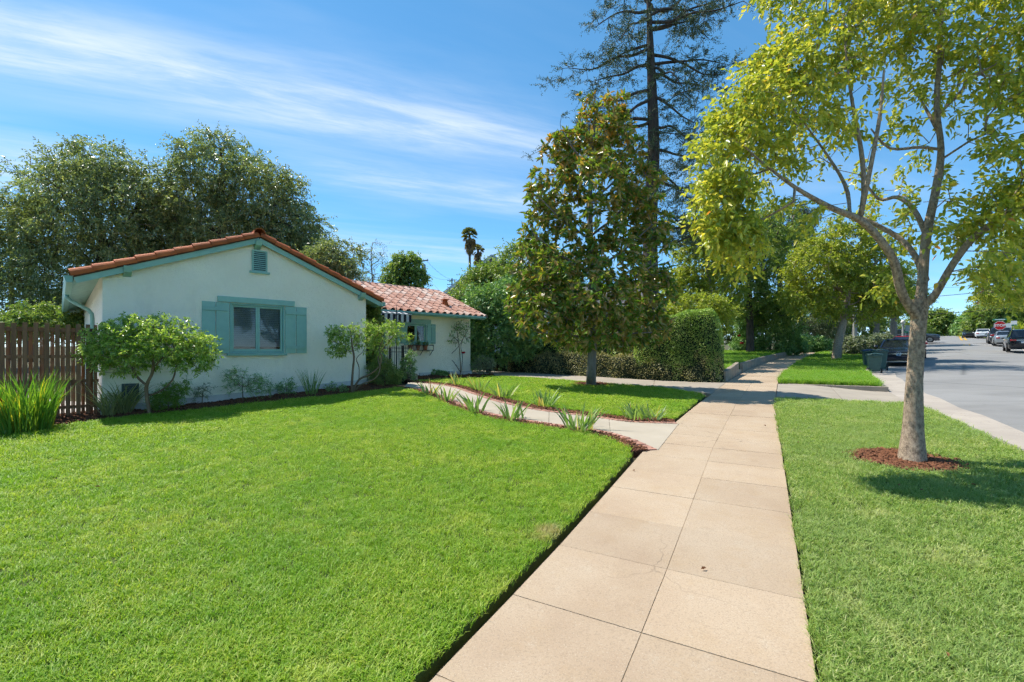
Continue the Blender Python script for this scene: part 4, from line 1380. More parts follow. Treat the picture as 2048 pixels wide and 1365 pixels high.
for i in range(len(cs) - 1):
    for k in range(1, 4):
        s_ = cs[i] + (cs[i + 1] - cs[i]) * (.235 + .1325 * k)
        MB().box(s_ - .009, s_ + .009, fd + .045, fd + .06, .34, ft - .07).build('batten', M_fence, fence)
for z in (2.0, 1.50, 1.02, .52):
    MB().box(cs[-1] - .1, cs[0] + .05, fd + .003, fd + .042, z - .03, z + .03).build('rail', M_fence, fence)
# pale neighbouring surfaces glimpsed through the gaps
M_pale = mat('pale_render', (.55, .50, .44), (.48, .43, .38), 2, rough=.9)
sh_ = hw_thing('garden_shed', 'pale rendered shed glimpsed between the fence boards', 'shed')
MB().box(-7.5, -2.0, 6.0, 6.2, .3, 1.75).build('wall', M_pale, sh_)
MB().add([(-7.7, 5.7, 1.75), (-1.8, 5.7, 1.75), (-1.8, 8.5, 2.3), (-7.7, 8.5, 2.3), (-7.7, 5.7, 1.8), (-1.8, 5.7, 1.8), (-1.8, 8.5, 2.35), (-7.7, 8.5, 2.35)], [(3, 2, 1, 0), (4, 5, 6, 7), (0, 1, 5, 4), (1, 2, 6, 5), (2, 3, 7, 6), (3, 0, 4, 7)]).build('roof', mat('shed_roof', (.14, .15, .16), None, 4, rough=.8), sh_)
pad = MB().add([(-6, .6, .37), (-.05, .6, .37), (-.05, 6, .40), (-6, 6, .40)], [(0, 1, 2, 3)]).xf(Matrix.Translation(HO) @ Matrix.Rotation(HROT, 4, 'Z')).build('side_yard_paving', M_pale)
pad['kind'] = 'structure'
# ================================================================ PLANTS
def unit(a):
    return a / np.maximum(np.linalg.norm(a, axis=-1, keepdims=True), 1e-9)

def leaf_arrays(Pb, D, Nn, Ln, Wd, v, droop=.15, fold=.25, fine=True):
    """leaves with a folded midrib: fine = 4 triangles with an oval outline, else 2"""
    n = len(Pb)
    D = unit(D); Sd = unit(np.cross(D, Nn)); Nn = np.cross(Sd, D)
    Ln, Wd = Ln[:, None], Wd[:, None]
    dn = np.array([0, 0, -1.0])
    tip = Pb + D * Ln + dn * Ln * droop
    if fine:
        l1 = Pb + D * Ln * .30 + Sd * Wd * .46 + Nn * Wd * fold + dn * Ln * droop * .10
        r1 = Pb + D * Ln * .30 - Sd * Wd * .46 + Nn * Wd * fold + dn * Ln * droop * .10
        l2 = Pb + D * Ln * .66 + Sd * Wd * .36 + Nn * Wd * fold * .8 + dn * Ln * droop * .45
        r2 = Pb + D * Ln * .66 - Sd * Wd * .36 + Nn * Wd * fold * .8 + dn * Ln * droop * .45
        V = np.stack([Pb, l1, l2, tip, r2, r1], 1).reshape(-1, 3)
        b = np.arange(n)[:, None] * 6
        FA = np.concatenate([b + np.array([[0, 3, 2, 1]]), b + np.array([[0, 5, 4, 3]])])
        return V, FA, np.repeat(v, 6)
    l1 = Pb + D * Ln * .45 + Sd * Wd * .5 + Nn * Wd * fold
    r1 = Pb + D * Ln * .45 - Sd * Wd * .5 + Nn * Wd * fold
    V = np.stack([Pb, l1, tip, r1], 1).reshape(-1, 3)
    b = np.arange(n)[:, None] * 4
    FA = np.concatenate([b + np.array([[0, 2, 1]]), b + np.array([[0, 3, 2]])])
    return V, FA, np.repeat(v, 4)

def shoots(tips, dirs, k, slen, nl, L_, W_, spread=.7, gdroop=.25, upn=.7, ldroop=.15, fine=True, leafout=.8, vfun=None, rosette=False):
    """k short shoots at every twig tip, nl leaves along each"""
    m = len(tips)
    B = np.repeat(tips, k, 0)
    Dd = np.repeat(dirs, k, 0)
    Dd = unit(Dd + rng.normal(0, spread, Dd.shape) + np.array([0, 0, -gdroop]))
    sl = rng.uniform(.5, 1.2, len(B)) * slen
    n = len(B) * nl
    u = np.tile((np.arange(nl) + .6) / nl, len(B))
    if rosette: u = .75 + .25 * u
    Bn, Dn, sn = np.repeat(B, nl, 0), np.repeat(Dd, nl, 0), np.repeat(sl, nl)
    Pb = Bn + Dn * (sn * u)[:, None] + np.array([0, 0, -1.0]) * (gdroop * .5 * sn * u ** 2)[:, None]
    side = unit(np.cross(Dn, rng.normal(0, 1, Dn.shape)))
    Dl = unit(Dn * (1 - leafout * .5) + side * leafout + rng.normal(0, .18, Dn.shape))
    Nn = unit(np.array([0, 0, upn]) + rng.normal(0, .55, Dn.shape))
    Ln = rng.uniform(.7, 1.2, n) * L_; Wd = rng.uniform(.8, 1.15, n) * W_
    v = np.clip(rng.random(n) * .75 + np.repeat(rng.random(len(B)), nl) * .25, 0, 1)
    if vfun is not None: v = vfun(Pb, v)
    return leaf_arrays(Pb, Dl, Nn, Ln, Wd, v, ldroop, .22, fine)

def cat_arrays(lst):
    V, FA, A, o = [], [], [], 0
    for v, f, a in lst:
        V.append(v); FA.append(f + o); A.append(a); o += len(v)
    return np.concatenate(V), np.concatenate(FA), np.concatenate(A)

def grow(limbs, targets, step=.35, pen=.22, r_tip=.006, rpow=2.5, wob=.05, arch=.10, sides=6):
    """limbs: (points, radii) with the trunk first; every target is joined to the frame by a branching twig"""
    pos, par, fixr, plen = [], [], [], []
    for li, (pts, rad) in enumerate(limbs):
        pts = spline([tuple(p) for p in pts], 4)
        rr = np.interp(np.linspace(0, 1, len(pts)), np.linspace(0, 1, len(rad)), rad)
        if pos:
            d = np.linalg.norm(np.array(pos) - np.array(pts[0]), axis=1)
            p = int(np.argmin(d))
        else:
            p = -1
        for q, r in zip(pts, rr):
            pos.append(np.array(q, float)); par.append(p); fixr.append(r)
            plen.append(0 if p < 0 else plen[p] + np.linalg.norm(pos[-1] - pos[p]))
            p = len(pos) - 1
    nl = len(pos)
    cap = nl + len(targets) * 14 + 10
    A = np.zeros((cap, 3)); A[:nl] = pos
    PL = np.zeros(cap); PL[:nl] = plen
    base = np.array(limbs[0][0][0])
    PAR = par[:]; n = nl
    start = max(1, int(nl * .12))
    d0 = np.array([np.linalg.norm(A[:nl] - t, axis=1).min() for t in targets])
    tips = []
    for ti in np.argsort(d0):
        t = targets[ti]
        d = np.linalg.norm(A[start:n] - t, axis=1)
        j = int(np.argmin(d + pen * PL[start:n])) + start
        dist = d[j - start]
        k = int(np.clip(math.ceil(dist / step), 1, 12))
        a = A[j]; prev = j
        bend = rng.normal(0, wob * dist, 3)
        for q in range(1, k + 1):
            u = q / k
            p = a + (t - a) * u + np.array([0, 0, arch * dist]) * (4 * u * (1 - u)) + bend * math.sin(math.pi * u)
            A[n] = p; PAR.append(prev); PL[n] = PL[prev] + np.linalg.norm(p - A[prev]); prev = n; n += 1
        tips.append(prev)
    A = A[:n]
    wgt = np.zeros(n)
    kids = [[] for _ in range(n)]
    for i in range(n):
        if PAR[i] >= 0: kids[PAR[i]].append(i)
    for i in range(n - 1, -1, -1):
        if not kids[i]: wgt[i] = 1
        if PAR[i] >= 0: wgt[PAR[i]] += wgt[i] if wgt[i] else 1
    rad = np.maximum(r_tip * np.maximum(wgt, 1) ** (1 / rpow), r_tip)
    rad[:nl] = fixr
    for i in range(nl, n):
        rad[i] = min(rad[i], rad[PAR[i]] * .92)
    mb = MB()
    stack = [0]
    while stack:
        s0 = stack.pop()
        chain = [s0] if PAR[s0] < 0 else [PAR[s0], s0]
        i = s0
        while kids[i]:
            ks = sorted(kids[i], key=lambda q: -wgt[q] - (1e6 if q < nl and i < nl and q == i + 1 else 0))
            stack += ks[1:]
            i = ks[0]; chain.append(i)
        rr = [rad[q] for q in chain]
        if PAR[s0] >= 0: rr[0] = min(rr[0], rr[1] * 1.15)
        mx_ = max(rr)
        mb.tube([A[q] for q in chain], rr, sides + 6 if mx_ > .09 else (sides if mx_ > .03 else 4), cap=False)
    T = A[tips]
    TD = unit(T - A[[PAR[i] for i in tips]])
    return mb, T, TD

def blob_points(blobs, n, surf=.0):
    """blobs: (centre, (rx,ry,rz), weight)"""
    w = np.array([b[2] * (b[1][0] * b[1][1] * b[1][2]) ** (2 / 3) for b in blobs]); w = w / w.sum()
    k = rng.choice(len(blobs), n, p=w)
    u = unit(rng.normal(0, 1, (n, 3)))
    r = rng.random(n) ** (1 / 3)
    r = r * (1 - surf) + surf * (.75 + .25 * rng.random(n))
    c = np.array([tuple(b[0]) for b in blobs]); s = np.array([b[1] for b in blobs])
    return c[k] + u * r[:, None] * s[k]

def pblob(px, py, rx, rz, Y, w=1.0, ry=None):
    k = Y / F
    return (P(px, py, Y), (rx * k, (ry if ry else (rx + rz) / 2 * .9) * k, rz * k), w)

def bark(name, c1, c2, scale=12, vert=.25, grain=(.05, .045, .04), bump=.9):
    m, nt, b = principled(name)
    vec = N(nt, 'ShaderNodeNewGeometry').outputs['Position']
    col = ramp(nt, noise(nt, scale, 5, .65, vec, stretch=(1, 1, vert)), [(.35, c2), (.62, c1)])
    big = ramp(nt, noise(nt, 1.7, 3, .5, vec), [(.4, (0, 0, 0)), (.65, (1, 1, 1))])
    col = mixc(nt, math_node(nt, 'MULTIPLY', big, .35), col, tuple(x * .7 for x in c1))
    L(nt, col, b.inputs['Base Color'])
    b.inputs['Roughness'].default_value = .9
    b.inputs['Specular IOR Level'].default_value = .2
    bp = N(nt, 'ShaderNodeBump', i_Strength=bump, i_Distance=.012)
    L(nt, noise(nt, scale * 3.2, 5, .7, vec, stretch=(1, 1, vert * 1.6)), bp.inputs['Height']); L(nt, bp.outputs[0], b.inputs['Normal'])
    return m
M_bark_tan = bark('tan_bark', (.46, .355, .25), (.16, .115, .08), 30, .65, bump=1.0)
M_bark_grey = bark('grey_bark', (.27, .245, .215), (.15, .135, .12), 14)
M_bark_dark = bark('dark_bark', (.11, .085, .07), (.05, .04, .035), 10)
M_bark_twig = bark('twig_bark', (.24, .165, .10), (.15, .10, .065), 20)

def finish(t, mbk, bark_m, arrs, leaf_m, trunk='trunk', crown='crown'):
    mbk.build(trunk, bark_m, t, smooth=True)
    V, FA, A = cat_arrays(arrs) if isinstance(arrs, list) else arrs
    o = npmesh(crown, V, FA, leaf_m, t, A)
    o['kind'] = 'stuff'
    return o

# ---------------------------------------------------------------- the street tree in the parkway strip
M_leaf_street = leafmat('street_tree_leaf', [(0, (0.170, 0.238, 0.036)), (.35, (0.306, 0.368, 0.051)), (.7, (0.454, 0.458, 0.068)), (.93, (0.570, 0.499, 0.080)), (1, (0.567, 0.214, 0.046))],
                        rough=.34, trans=.40, tint=(1.05, 1.0, .55))
YT = 5.66
base = Vector((4.94, 5.62, Hf(4.94, 5.62) + .0))
bx_ = lambda px, py, Y: P(px, py, Y)
trunk = [base, bx_(1826, 860, YT), bx_(1829, 760, YT), bx_(1836, 660, YT), bx_(1841, 600, YT)]
limbs = [([Vector(base) + Vector((0, 0, -.1))] + trunk, [.19, .15, .108, .085, .08, .088]),
         ([bx_(1838, 640, YT), bx_(1805, 590, 5.55), bx_(1790, 530, 5.45), bx_(1768, 490, 5.4), bx_(1722, 442, 5.4), bx_(1660, 415, 5.35), bx_(1590, 375, 5.3), bx_(1530, 330, 5.3)], [0.057, 0.054, 0.050, 0.045, 0.039, 0.032, 0.022, 0.013]),
         ([bx_(1841, 605, YT), bx_(1846, 550, 5.7), bx_(1853, 470, 5.75), bx_(1872, 380, 5.8), bx_(1882, 300, 5.85), bx_(1873, 210, 5.9), bx_(1880, 110, 5.95), bx_(1885, -20, 6.0), bx_(1890, -150, 6.0)], [0.064, 0.057, 0.052, 0.045, 0.039, 0.034, 0.027, 0.019, 0.010]),
         ([bx_(1850, 560, 5.72), bx_(1832, 515, 5.9), bx_(1800, 478, 6.1), bx_(1752, 450, 6.2), bx_(1715, 432, 6.3)], [0.045, 0.039, 0.034, 0.029, 0.019]),
         ([bx_(1852, 470, 5.75), bx_(1828, 420, 5.9), bx_(1795, 395, 6.05), bx_(1757, 398, 6.2), bx_(1720, 350, 6.3)], [0.032, 0.029, 0.025, 0.019, 0.011]),
         ([bx_(1846, 612, YT), bx_(1870, 590, 5.55), bx_(1905, 530, 5.4), bx_(1945, 478, 5.25), bx_(1990, 445, 5.15), bx_(2070, 400, 5.05)], [0.051, 0.046, 0.042, 0.039, 0.034, 0.019]),
         ([bx_(1720, 440, 5.4), bx_(1728, 380, 5.5), bx_(1722, 300, 5.6), bx_(1702, 190, 5.7), bx_(1690, 90, 5.7)], [0.032, 0.029, 0.025, 0.019, 0.010]),
         ([bx_(1722, 430, 5.4), bx_(1742, 330, 5.25), bx_(1760, 230, 5.2), bx_(1768, 140, 5.2)], [0.027, 0.023, 0.019, 0.010]),
         ([bx_(1700, 432, 5.4), bx_(1690, 370, 5.6), bx_(1640, 290, 5.8), bx_(1580, 210, 5.9)], [0.025, 0.022, 0.016, 0.008]),
         ([bx_(1885, 300, 5.85), bx_(1840, 295, 5.6), bx_(1780, 297, 5.4), bx_(1742, 258, 5.3)], [0.022, 0.019, 0.016, 0.009]),
         ([bx_(1880, 270, 5.9), bx_(1850, 215, 6.1), bx_(1815, 160, 6.2)], [0.025, 0.019, 0.009]),
         ([bx_(1876, 230, 5.9), bx_(1925, 180, 5.7), bx_(1935, 160, 5.6), bx_(1990, 130, 5.4)], [0.025, 0.022, 0.018, 0.010])]
blobs = [pblob(1462, 300, 66, 90, 5.6, 1.5), pblob(1445, 400, 52, 75, 5.4, 1.6), pblob(1485, 475, 55, 55, 5.4, 1.3), pblob(1510, 225, 70, 70, 5.7, 1.2),
         pblob(1570, 150, 80, 80, 5.9, 1.1), pblob(1650, 90, 90, 90, 6.0, .8), pblob(1750, 60, 95, 90, 6.1, .6), pblob(1860, 50, 95, 90, 6.0, .45),
         pblob(1960, 60, 90, 90, 5.7, .55), pblob(2040, 130, 80, 100, 5.4, .6), pblob(1545, 320, 70, 80, 6.0, .55), pblob(1640, 260, 80, 70, 6.2, .42), pblob(1790, 330, 90, 80, 6.3, .22), pblob(1830, 200, 80, 70, 6.2, .3),
         pblob(1700, 200, 80, 60, 5.5, .42), pblob(1920, 180, 60, 60, 5.6, .3), pblob(2000, 250, 60, 60, 5.3, .35), pblob(2030, 330, 60, 60, 5.1, .5),
         pblob(1985, 400, 62, 40, 5.2, .8), pblob(2040, 440, 70, 60, 5.1, .8), pblob(1930, 455, 42, 35, 5.3, .7), pblob(1990, 520, 50, 40, 5.0, .8), pblob(1880, 390, 35, 30, 5.5, .5), pblob(2050, 560, 40, 40, 5.0, .5),
         pblob(1820, 440, 50, 40, 6.3, .4), pblob(1790, 560, 30, 30, 5.8, .35), pblob(1600, 420, 60, 40, 5.6, .35),
         pblob(1650, -90, 150, 110, 6.0, .6), pblob(1880, -110, 160, 120, 5.9, .6), pblob(2140, 60, 120, 170, 5.3, .6), pblob(2150, 330, 110, 150, 5.0, .6)]
tg = blob_points(blobs, 1020, .25)
mbk, T, TD = grow(limbs, tg, .3, .20, .0042, 2.3, .10, .05)
t = thing('street_tree', 'tan barked street tree forking over the parkway strip, ringed with red mulch', 'tree', base)
finish(t, mbk, M_bark_tan, [shoots(T, TD, 5, .28, 6, .078, .043, .75, .40, .6, .3)], M_leaf_street)

# ---------------------------------------------------------------- magnolia on the lawn
M_leaf_mag = leafmat('magnolia_leaf', [(0, (0.069, 0.150, 0.025)), (.45, (0.138, 0.250, 0.037)), (.72, (0.250, 0.312, 0.050)), (.80, (0.450, 0.312, 0.062)), (1, (0.575, 0.275, 0.056))],
                     rough=.26, trans=.30, under=(.42, .27, .09), spec=.5, tint=(1, 1, .4))
YM = 13.8
mb_ = G(1182, 771)
lim = [([mb_ + Vector((0, 0, -.1)), mb_ + Vector((0, 0, .06)), P(1183, 735, YM), P(1186, 660, YM), P(1185, 560, YM), P(1180, 450, YM), P(1182, 340, YM), P(1190, 230, YM), P(1188, 190, YM)], [.20, .165, .14, .125, .10, .085, .06, .035, .012])]
for i, (py, dx, up) in enumerate([(675, -110, -10), (670, 120, -5), (650, -140, -45), (640, 140, -50), (600, -150, -60), (590, 140, -70), (545, -120, -80), (540, 120, -90), (480, -110, -90), (470, 100, -100), (410, -80, -90), (400, 80, -80), (340, -60, -80), (330, 60, -70)]):
    yy = YM + rng.uniform(-1.2, 1.2)
    lim.append(([P(1184, py, YM), P(1184 + dx * .5, py + up * .4, (YM + yy) / 2), P(1184 + dx, py + up, yy)], [.045, .03, .012]))
blobs = [pblob(1185, 655, 120, 40, YM, .9, 100), pblob(1100, 640, 62, 45, YM - .6, 1), pblob(1275, 650, 60, 42, YM + .4, 1), pblob(1060, 600, 40, 36, YM, .9), pblob(1200, 600, 70, 45, YM - 1.1, .9), pblob(1300, 585, 46, 50, YM + .3, 1),
         pblob(1110, 540, 62, 50, YM - .4, 1), pblob(1230, 520, 64, 50, YM - .6, 1), pblob(1160, 560, 60, 60, YM + 1.1, .6), pblob(1300, 500, 36, 42, YM, .9), pblob(1085, 460, 42, 50, YM, 1), pblob(1180, 450, 60, 50, YM - .8, .9), pblob(1270, 430, 48, 46, YM, .9),
         pblob(1105, 385, 56, 48, YM - .2, 1), pblob(1200, 370, 60, 50, YM - .8, .9), pblob(1150, 310, 60, 44, YM, 1), pblob(1275, 380, 50, 50, YM, 1), pblob(1235, 310, 54, 48, YM, 1), pblob(1205, 255, 52, 42, YM, 1), pblob(1225, 215, 30, 30, YM, 1), pblob(1178, 220, 24, 28, YM, .9), pblob(1120, 300, 26, 26, YM, .8), pblob(1310, 440, 32, 40, YM, .9), pblob(1060, 520, 34, 40, YM, .9), pblob(1325, 560, 18, 26, YM, .6), pblob(1040, 640, 18, 22, YM, .6)]
tg = blob_points(blobs, 960, .40)
mbk, T, TD = grow(lim, tg, .4, .2, .007, 2.4, .06, .02)
zt = P(0, 190, YM).z
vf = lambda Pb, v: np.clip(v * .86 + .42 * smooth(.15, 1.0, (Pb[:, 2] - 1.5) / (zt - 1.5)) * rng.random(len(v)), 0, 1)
t = thing('magnolia_tree', 'dark glossy magnolia with rusty leaf undersides standing in the lawn', 'tree', mb_)
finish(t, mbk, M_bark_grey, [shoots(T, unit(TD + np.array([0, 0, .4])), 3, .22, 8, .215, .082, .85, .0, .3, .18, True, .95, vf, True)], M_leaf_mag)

# ---------------------------------------------------------------- tall old cedar
M_needle = leafmat('cedar_needle', [(0, (.04, .07, .04)), (.5, (.075, .115, .06)), (1, (.14, .17, .09))], rough=.6, trans=.12, tint=(1, 1, .7))
YC = 27.0
cb = Vector((P(1303, 0, YC).x, YC, Hf(P(1303, 0, YC).x, YC)))
lim = [([cb + Vector((0, 0, -.2)), P(1302, 620, YC), P(1300, 450, YC), P(1307, 300, YC), P(1304, 180, YC), P(1300, 80, YC), P(1297, -20, YC), P(1300, -60, YC)], [.58, .50, .42, .36, .28, .20, .10, .03])]
br = [(90, -95, 40), (60, 110, -30), (60, 160, -60), (130, -120, 40), (40, -60, 30), (20, 70, -20), (150, 110, 20), (190, 90, 60), (180, -150, 60), (245, -110, 30), (250, 90, 40), (300, 110, 20), (310, -60, 30), (360, 110, 40), (420, 90, 30), (470, 170, -40), (480, 110, -12), (240, -190, 25), (10, -50, -30), (0, 60, -30), (130, 150, 0), (330, 90, 60), (45, 185, -40), (95, -165, 45), (20, -110, 30), (30, 120, 0), (110, 150, 40), (200, -120, 50), (140, 60, 30)]
ends = []
for py, dx, dy in br:
    yy = YC + rng.uniform(-2.2, 2.2)
    pts = [P(1302, py, YC)]
    up = rng.uniform(-14, 10)
    for u in (.22, .45, .7, 1.0):
        pts.append(P(1302 + dx * u, py + dy * u + up * math.sin(math.pi * u) + rng.uniform(-7, 7), YC + (yy - YC) * u))
    lim.append((pts, [.10, .085, .06, .04, .018]))
    ends.append((pts[1], pts[4])); ends.append((pts[2], pts[4] + Vector((rng.normal(0, .6), rng.normal(0, .8), rng.normal(-.5, .5)))))
tg = []
for m, e in ends:
    for q in range(12):
        u = rng.uniform(.05, 1.12)
        p = m + (e - m) * u
        tg.append(np.array(p) + np.array([rng.normal(0, .42), rng.normal(0, .6), rng.normal(-.10, .26)]))
for q in range(60):
    tg.append(np.array(P(1302 + rng.normal(0, 50), rng.uniform(-40, 330), YC + rng.normal(0, 1.0))))
for q in range(60):
    tg.append(np.array(P(1350 + rng.normal(0, 45), rng.uniform(180, 480), YC + rng.normal(0, 1.0))))
for q in range(45):
    tg.append(np.array(P(1310 + rng.normal(0, 18), rng.uniform(100, 480), YC + rng.normal(0, .6))))
tg = np.array(tg)
mbk, T, TD = grow(lim, tg, .5, .12, .014, 2.5, .06, -.04)
t = thing('cedar_tree', 'tall sparse old cedar with drooping blue green boughs behind the magnolia', 'tree', cb)
ar = [shoots(T, unit(TD * np.array([1, 1, .35]) + np.array([0, 0, -.05])), 6, .7, 14, .14, .038, np.array([.65, .65, .22]), .05, .5, .05, False, .75)]
finish(t, mbk, M_bark_dark, ar, M_needle)

# ---------------------------------------------------------------- general tree from picture-shaped lobes at a given depth
def tree(name, label, base_px, Y, trunk_px, rad, lobes, n, leaf_m, bark_m, L_, W_, k=3, slen=.5, nl=8, cat='tree', group=None, droop=.2, step=.6, r_tip=.012,
         extra=(), surf=.3, fine=False, spread=.7, wob=.08, arch=.06, gdroop=.3, by=None):
    bx = P(base_px, 0, Y).x
    b = Vector((bx, Y, Hf(bx, Y) if by is None else by))
    lm = [([b + Vector((0, 0, -.15))] + [P(x, y, Y) for x, y in trunk_px], rad)]
    for pts, rr in extra:
        lm.append(([P(x, y, Y + dy) for x, y, dy in pts], rr))
    tg = blob_points([pblob(*l[:4], Y + (l[5] if len(l) > 5 else 0), l[4] if len(l) > 4 else 1.0) for l in lobes], n, surf)
    mbk, T, TD = grow(lm, tg, step, .2, r_tip, 2.4, wob, arch)
    t = thing(name, label, cat, b, group=group)
    if leaf_m is not M_leaf_elm: k, slen, L_, W_ = int(k * 1.75), slen * 1.1, L_ * 1.12, W_ * 1.18
    finish(t, mbk, bark_m, [shoots(T, TD, k, slen, nl, L_, W_, spread, gdroop, .6, droop, fine)], leaf_m)
    return t

M_leaf_elm = leafmat('elm_leaf', [(0, (0.108, 0.137, 0.070)), (.45, (0.201, 0.237, 0.117)), (.8, (0.316, 0.338, 0.173)), (1, (0.546, 0.475, 0.173))], rough=.33, trans=.30, patch=.5, patchcol=(.15, .15, .03), pscale=.45)
M_leaf_dark = leafmat('dark_shrub_leaf', [(0, (0.094, 0.187, 0.068)), (.5, (0.187, 0.318, 0.106)), (1, (0.374, 0.487, 0.168))], rough=.35, trans=.2)
M_leaf_mid = leafmat('mid_green_leaf', [(0, (0.098, 0.163, 0.042)), (.5, (0.186, 0.254, 0.066)), (1, (0.333, 0.345, 0.105))], rough=.4, trans=.32)
M_leaf_yel = leafmat('yellow_green_leaf', [(0, (0.154, 0.200, 0.034)), (.5, (0.292, 0.319, 0.048)), (1, (0.455, 0.400, 0.068))], rough=.42, trans=.38)
M_leaf_grey = leafmat('grey_green_leaf', [(0, (0.125, 0.156, 0.094)), (.5, (0.218, 0.250, 0.156)), (1, (0.328, 0.343, 0.234))], rough=.5, trans=.2)
M_leaf_brt = leafmat('bright_green_leaf', [(0, (0.082, 0.170, 0.021)), (.5, (0.149, 0.255, 0.036)), (1, (0.272, 0.328, 0.072))], rough=.38, trans=.35)

YE = 24
tree('elm_tree', 'wide feathery elm behind the gable, the one beside the fence', 200, YE, [(200, 640), (195, 560), (205, 480), (190, 400), (195, 330)], [.32, .28, .24, .18, .1, .03],
     [(190, 420, 120, 110), (90, 440, 80, 80), (280, 440, 90, 110), (200, 340, 110, 50), (80, 350, 60, 35, .5), (20, 440, 50, 60, .9), (15, 530, 50, 60), (120, 560, 120, 80), (60, 600, 90, 60), (250, 550, 90, 60), (170, 620, 110, 50, 1.0)], 1450, M_leaf_elm, M_bark_dark, .165, .07, 5, .9, 11, droop=.25, r_tip=.012,
     extra=[([(200, 480, 0), (140, 400, -.5), (60, 330, -.8)], [.09, .06, .02]), ([(200, 500, 0), (270, 420, .5), (300, 340, .5)], [.09, .06, .02])], gdroop=.45)
tree('elm_tree', 'tall rounded elm rising behind the gable roof ridge', 450, YE + 1.5, [(455, 640), (450, 540), (440, 440), (445, 350), (440, 290)], [.34, .3, .25, .18, .1, .03],
     [(440, 340, 90, 70), (400, 420, 90, 90), (520, 400, 90, 80), (570, 450, 70, 60), (470, 480, 130, 60), (615, 470, 48, 46), (580, 390, 40, 36, .8), (430, 290, 40, 25, .8), (350, 470, 80, 80), (330, 540, 90, 60), (640, 520, 40, 30, .8), (340, 400, 40, 60, .6), (530, 520, 100, 40)], 1500, M_leaf_elm, M_bark_dark, .165, .07, 5, .85, 11, droop=.25, r_tip=.012,
     extra=[([(450, 520, 0), (520, 430, -.5), (580, 400, -.6)], [.09, .06, .02]), ([(445, 480, 0), (390, 400, .5), (380, 330, .6)], [.09, .06, .02])], gdroop=.45)
tree('elm_tree', 'low arching elm reaching over the rake towards the wing roof', 640, YE - 1, [(640, 640), (630, 580), (650, 530), (670, 500)], [.2, .17, .13, .08, .03],
     [(640, 530, 50, 40), (680, 545, 40, 40), (680, 500, 45, 20, .7), (610, 560, 60, 40), (700, 570, 25, 25, .7)], 340, M_leaf_elm, M_bark_dark, .14, .055, 6, .75, 11, droop=.3, r_tip=.01, gdroop=.5)
tree('leafy_bush', 'bright leafy bush showing just above the fence boards', 90, 15.5, [(90, 700), (92, 660)], [.06, .05, .03],
     [(95, 640, 70, 32), (50, 645, 40, 25), (140, 650, 30, 22)], 150, M_leaf_mid, M_bark_twig, .09, .05, 4, .35, 8, cat='bush', step=.4, r_tip=.006)
tree('round_tree', 'dark rounded tree behind the wing roof beside the transformer pole', 812, 50, [(812, 620), (812, 560), (812, 520)], [.3, .25, .18, .06],
     [(800, 545, 30, 26), (815, 525, 24, 18), (830, 555, 24, 22), (790, 565, 24, 18), (808, 585, 45, 22)], 260, M_leaf_mid, M_bark_dark, .26, .13, 4, .8, 8, step=1.0, r_tip=.02)
tree('sparse_tree', 'thin half bare tree between the elms and the round tree', 745, 42, [(748, 640), (746, 570), (742, 520), (745, 485)], [.13, .11, .08, .05, .015],
     [(745, 530, 30, 40), (730, 560, 30, 30), (755, 500, 22, 20, .7)], 130, M_leaf_elm, M_bark_grey, .14, .06, 2, .6, 5, step=.8, r_tip=.016)
YS = 21
tree('laurel_shrub', 'tall laurel shrub mass behind the wing, the part nearest its wall', 975, YS - 1.2, [(985, 700), (985, 650), (980, 610)], [.12, .1, .07, .03],
     [(990, 660, 55, 60), (950, 690, 22, 50), (1010, 610, 50, 50), (960, 620, 30, 50), (1040, 660, 40, 60)], 420, M_leaf_dark, M_bark_dark, .13, .06, 4, .45, 8, cat='shrub', step=.5, r_tip=.009, surf=.55)
tree('laurel_shrub', 'lighter green laurel crown rising between the palms and the magnolia', 1040, YS + 1.5, [(1040, 680), (1035, 600), (1030, 540)], [.15, .13, .09, .04],
     [(1000, 560, 60, 40), (1050, 520, 55, 32), (960, 580, 40, 40), (1040, 580, 80, 50), (1110, 560, 50, 60), (1070, 500, 26, 16, .8), (930, 600, 22, 40)], 480, M_leaf_mid, M_bark_dark, .15, .06, 4, .55, 8, cat='shrub', step=.6, r_tip=.01, surf=.5)

# right of the magnolia, behind the clipped hedge
tree('yellow_green_tree', 'yellow green bushy tree above the clipped hedge block', 1420, 30, [(1425, 660), (1422, 600), (1415, 540), (1420, 490)], [.26, .22, .18, .11, .04],
     [(1400, 520, 50, 60), (1430, 470, 45, 50), (1370, 570, 45, 40), (1440, 570, 50, 50), (1345, 600, 35, 30), (1400, 620, 80, 30), (1390, 450, 35, 25, .6)], 420, M_leaf_yel, M_bark_grey, .16, .085, 4, .6, 8, step=.7, r_tip=.014)
tree('dense_tree', 'dense dark green tree left of the leaning parkway tree', 1500, 33, [(1500, 660), (1498, 560), (1500, 470)], [.3, .25, .17, .05],
     [(1500, 520, 70, 60), (1530, 450, 70, 45), (1480, 590, 70, 50), (1550, 570, 60, 60), (1450, 520, 40, 60), (1580, 500, 50, 50), (1540, 620, 60, 40)], 480, M_leaf_mid, M_bark_dark, .17, .09, 4, .65, 8, step=.8, r_tip=.015)
tree('conifer_tree', 'dark blue green conifer crown showing behind the street trees', 1560, 44, [(1560, 640), (1560, 540), (1560, 430)], [.4, .33, .2, .05],
     [(1545, 460, 65, 40), (1580, 440, 55, 35), (1500, 480, 60, 30), (1560, 510, 70, 40)], 280, M_needle, M_bark_dark, .22, .06, 5, .9, 12, step=1.0, r_tip=.02)
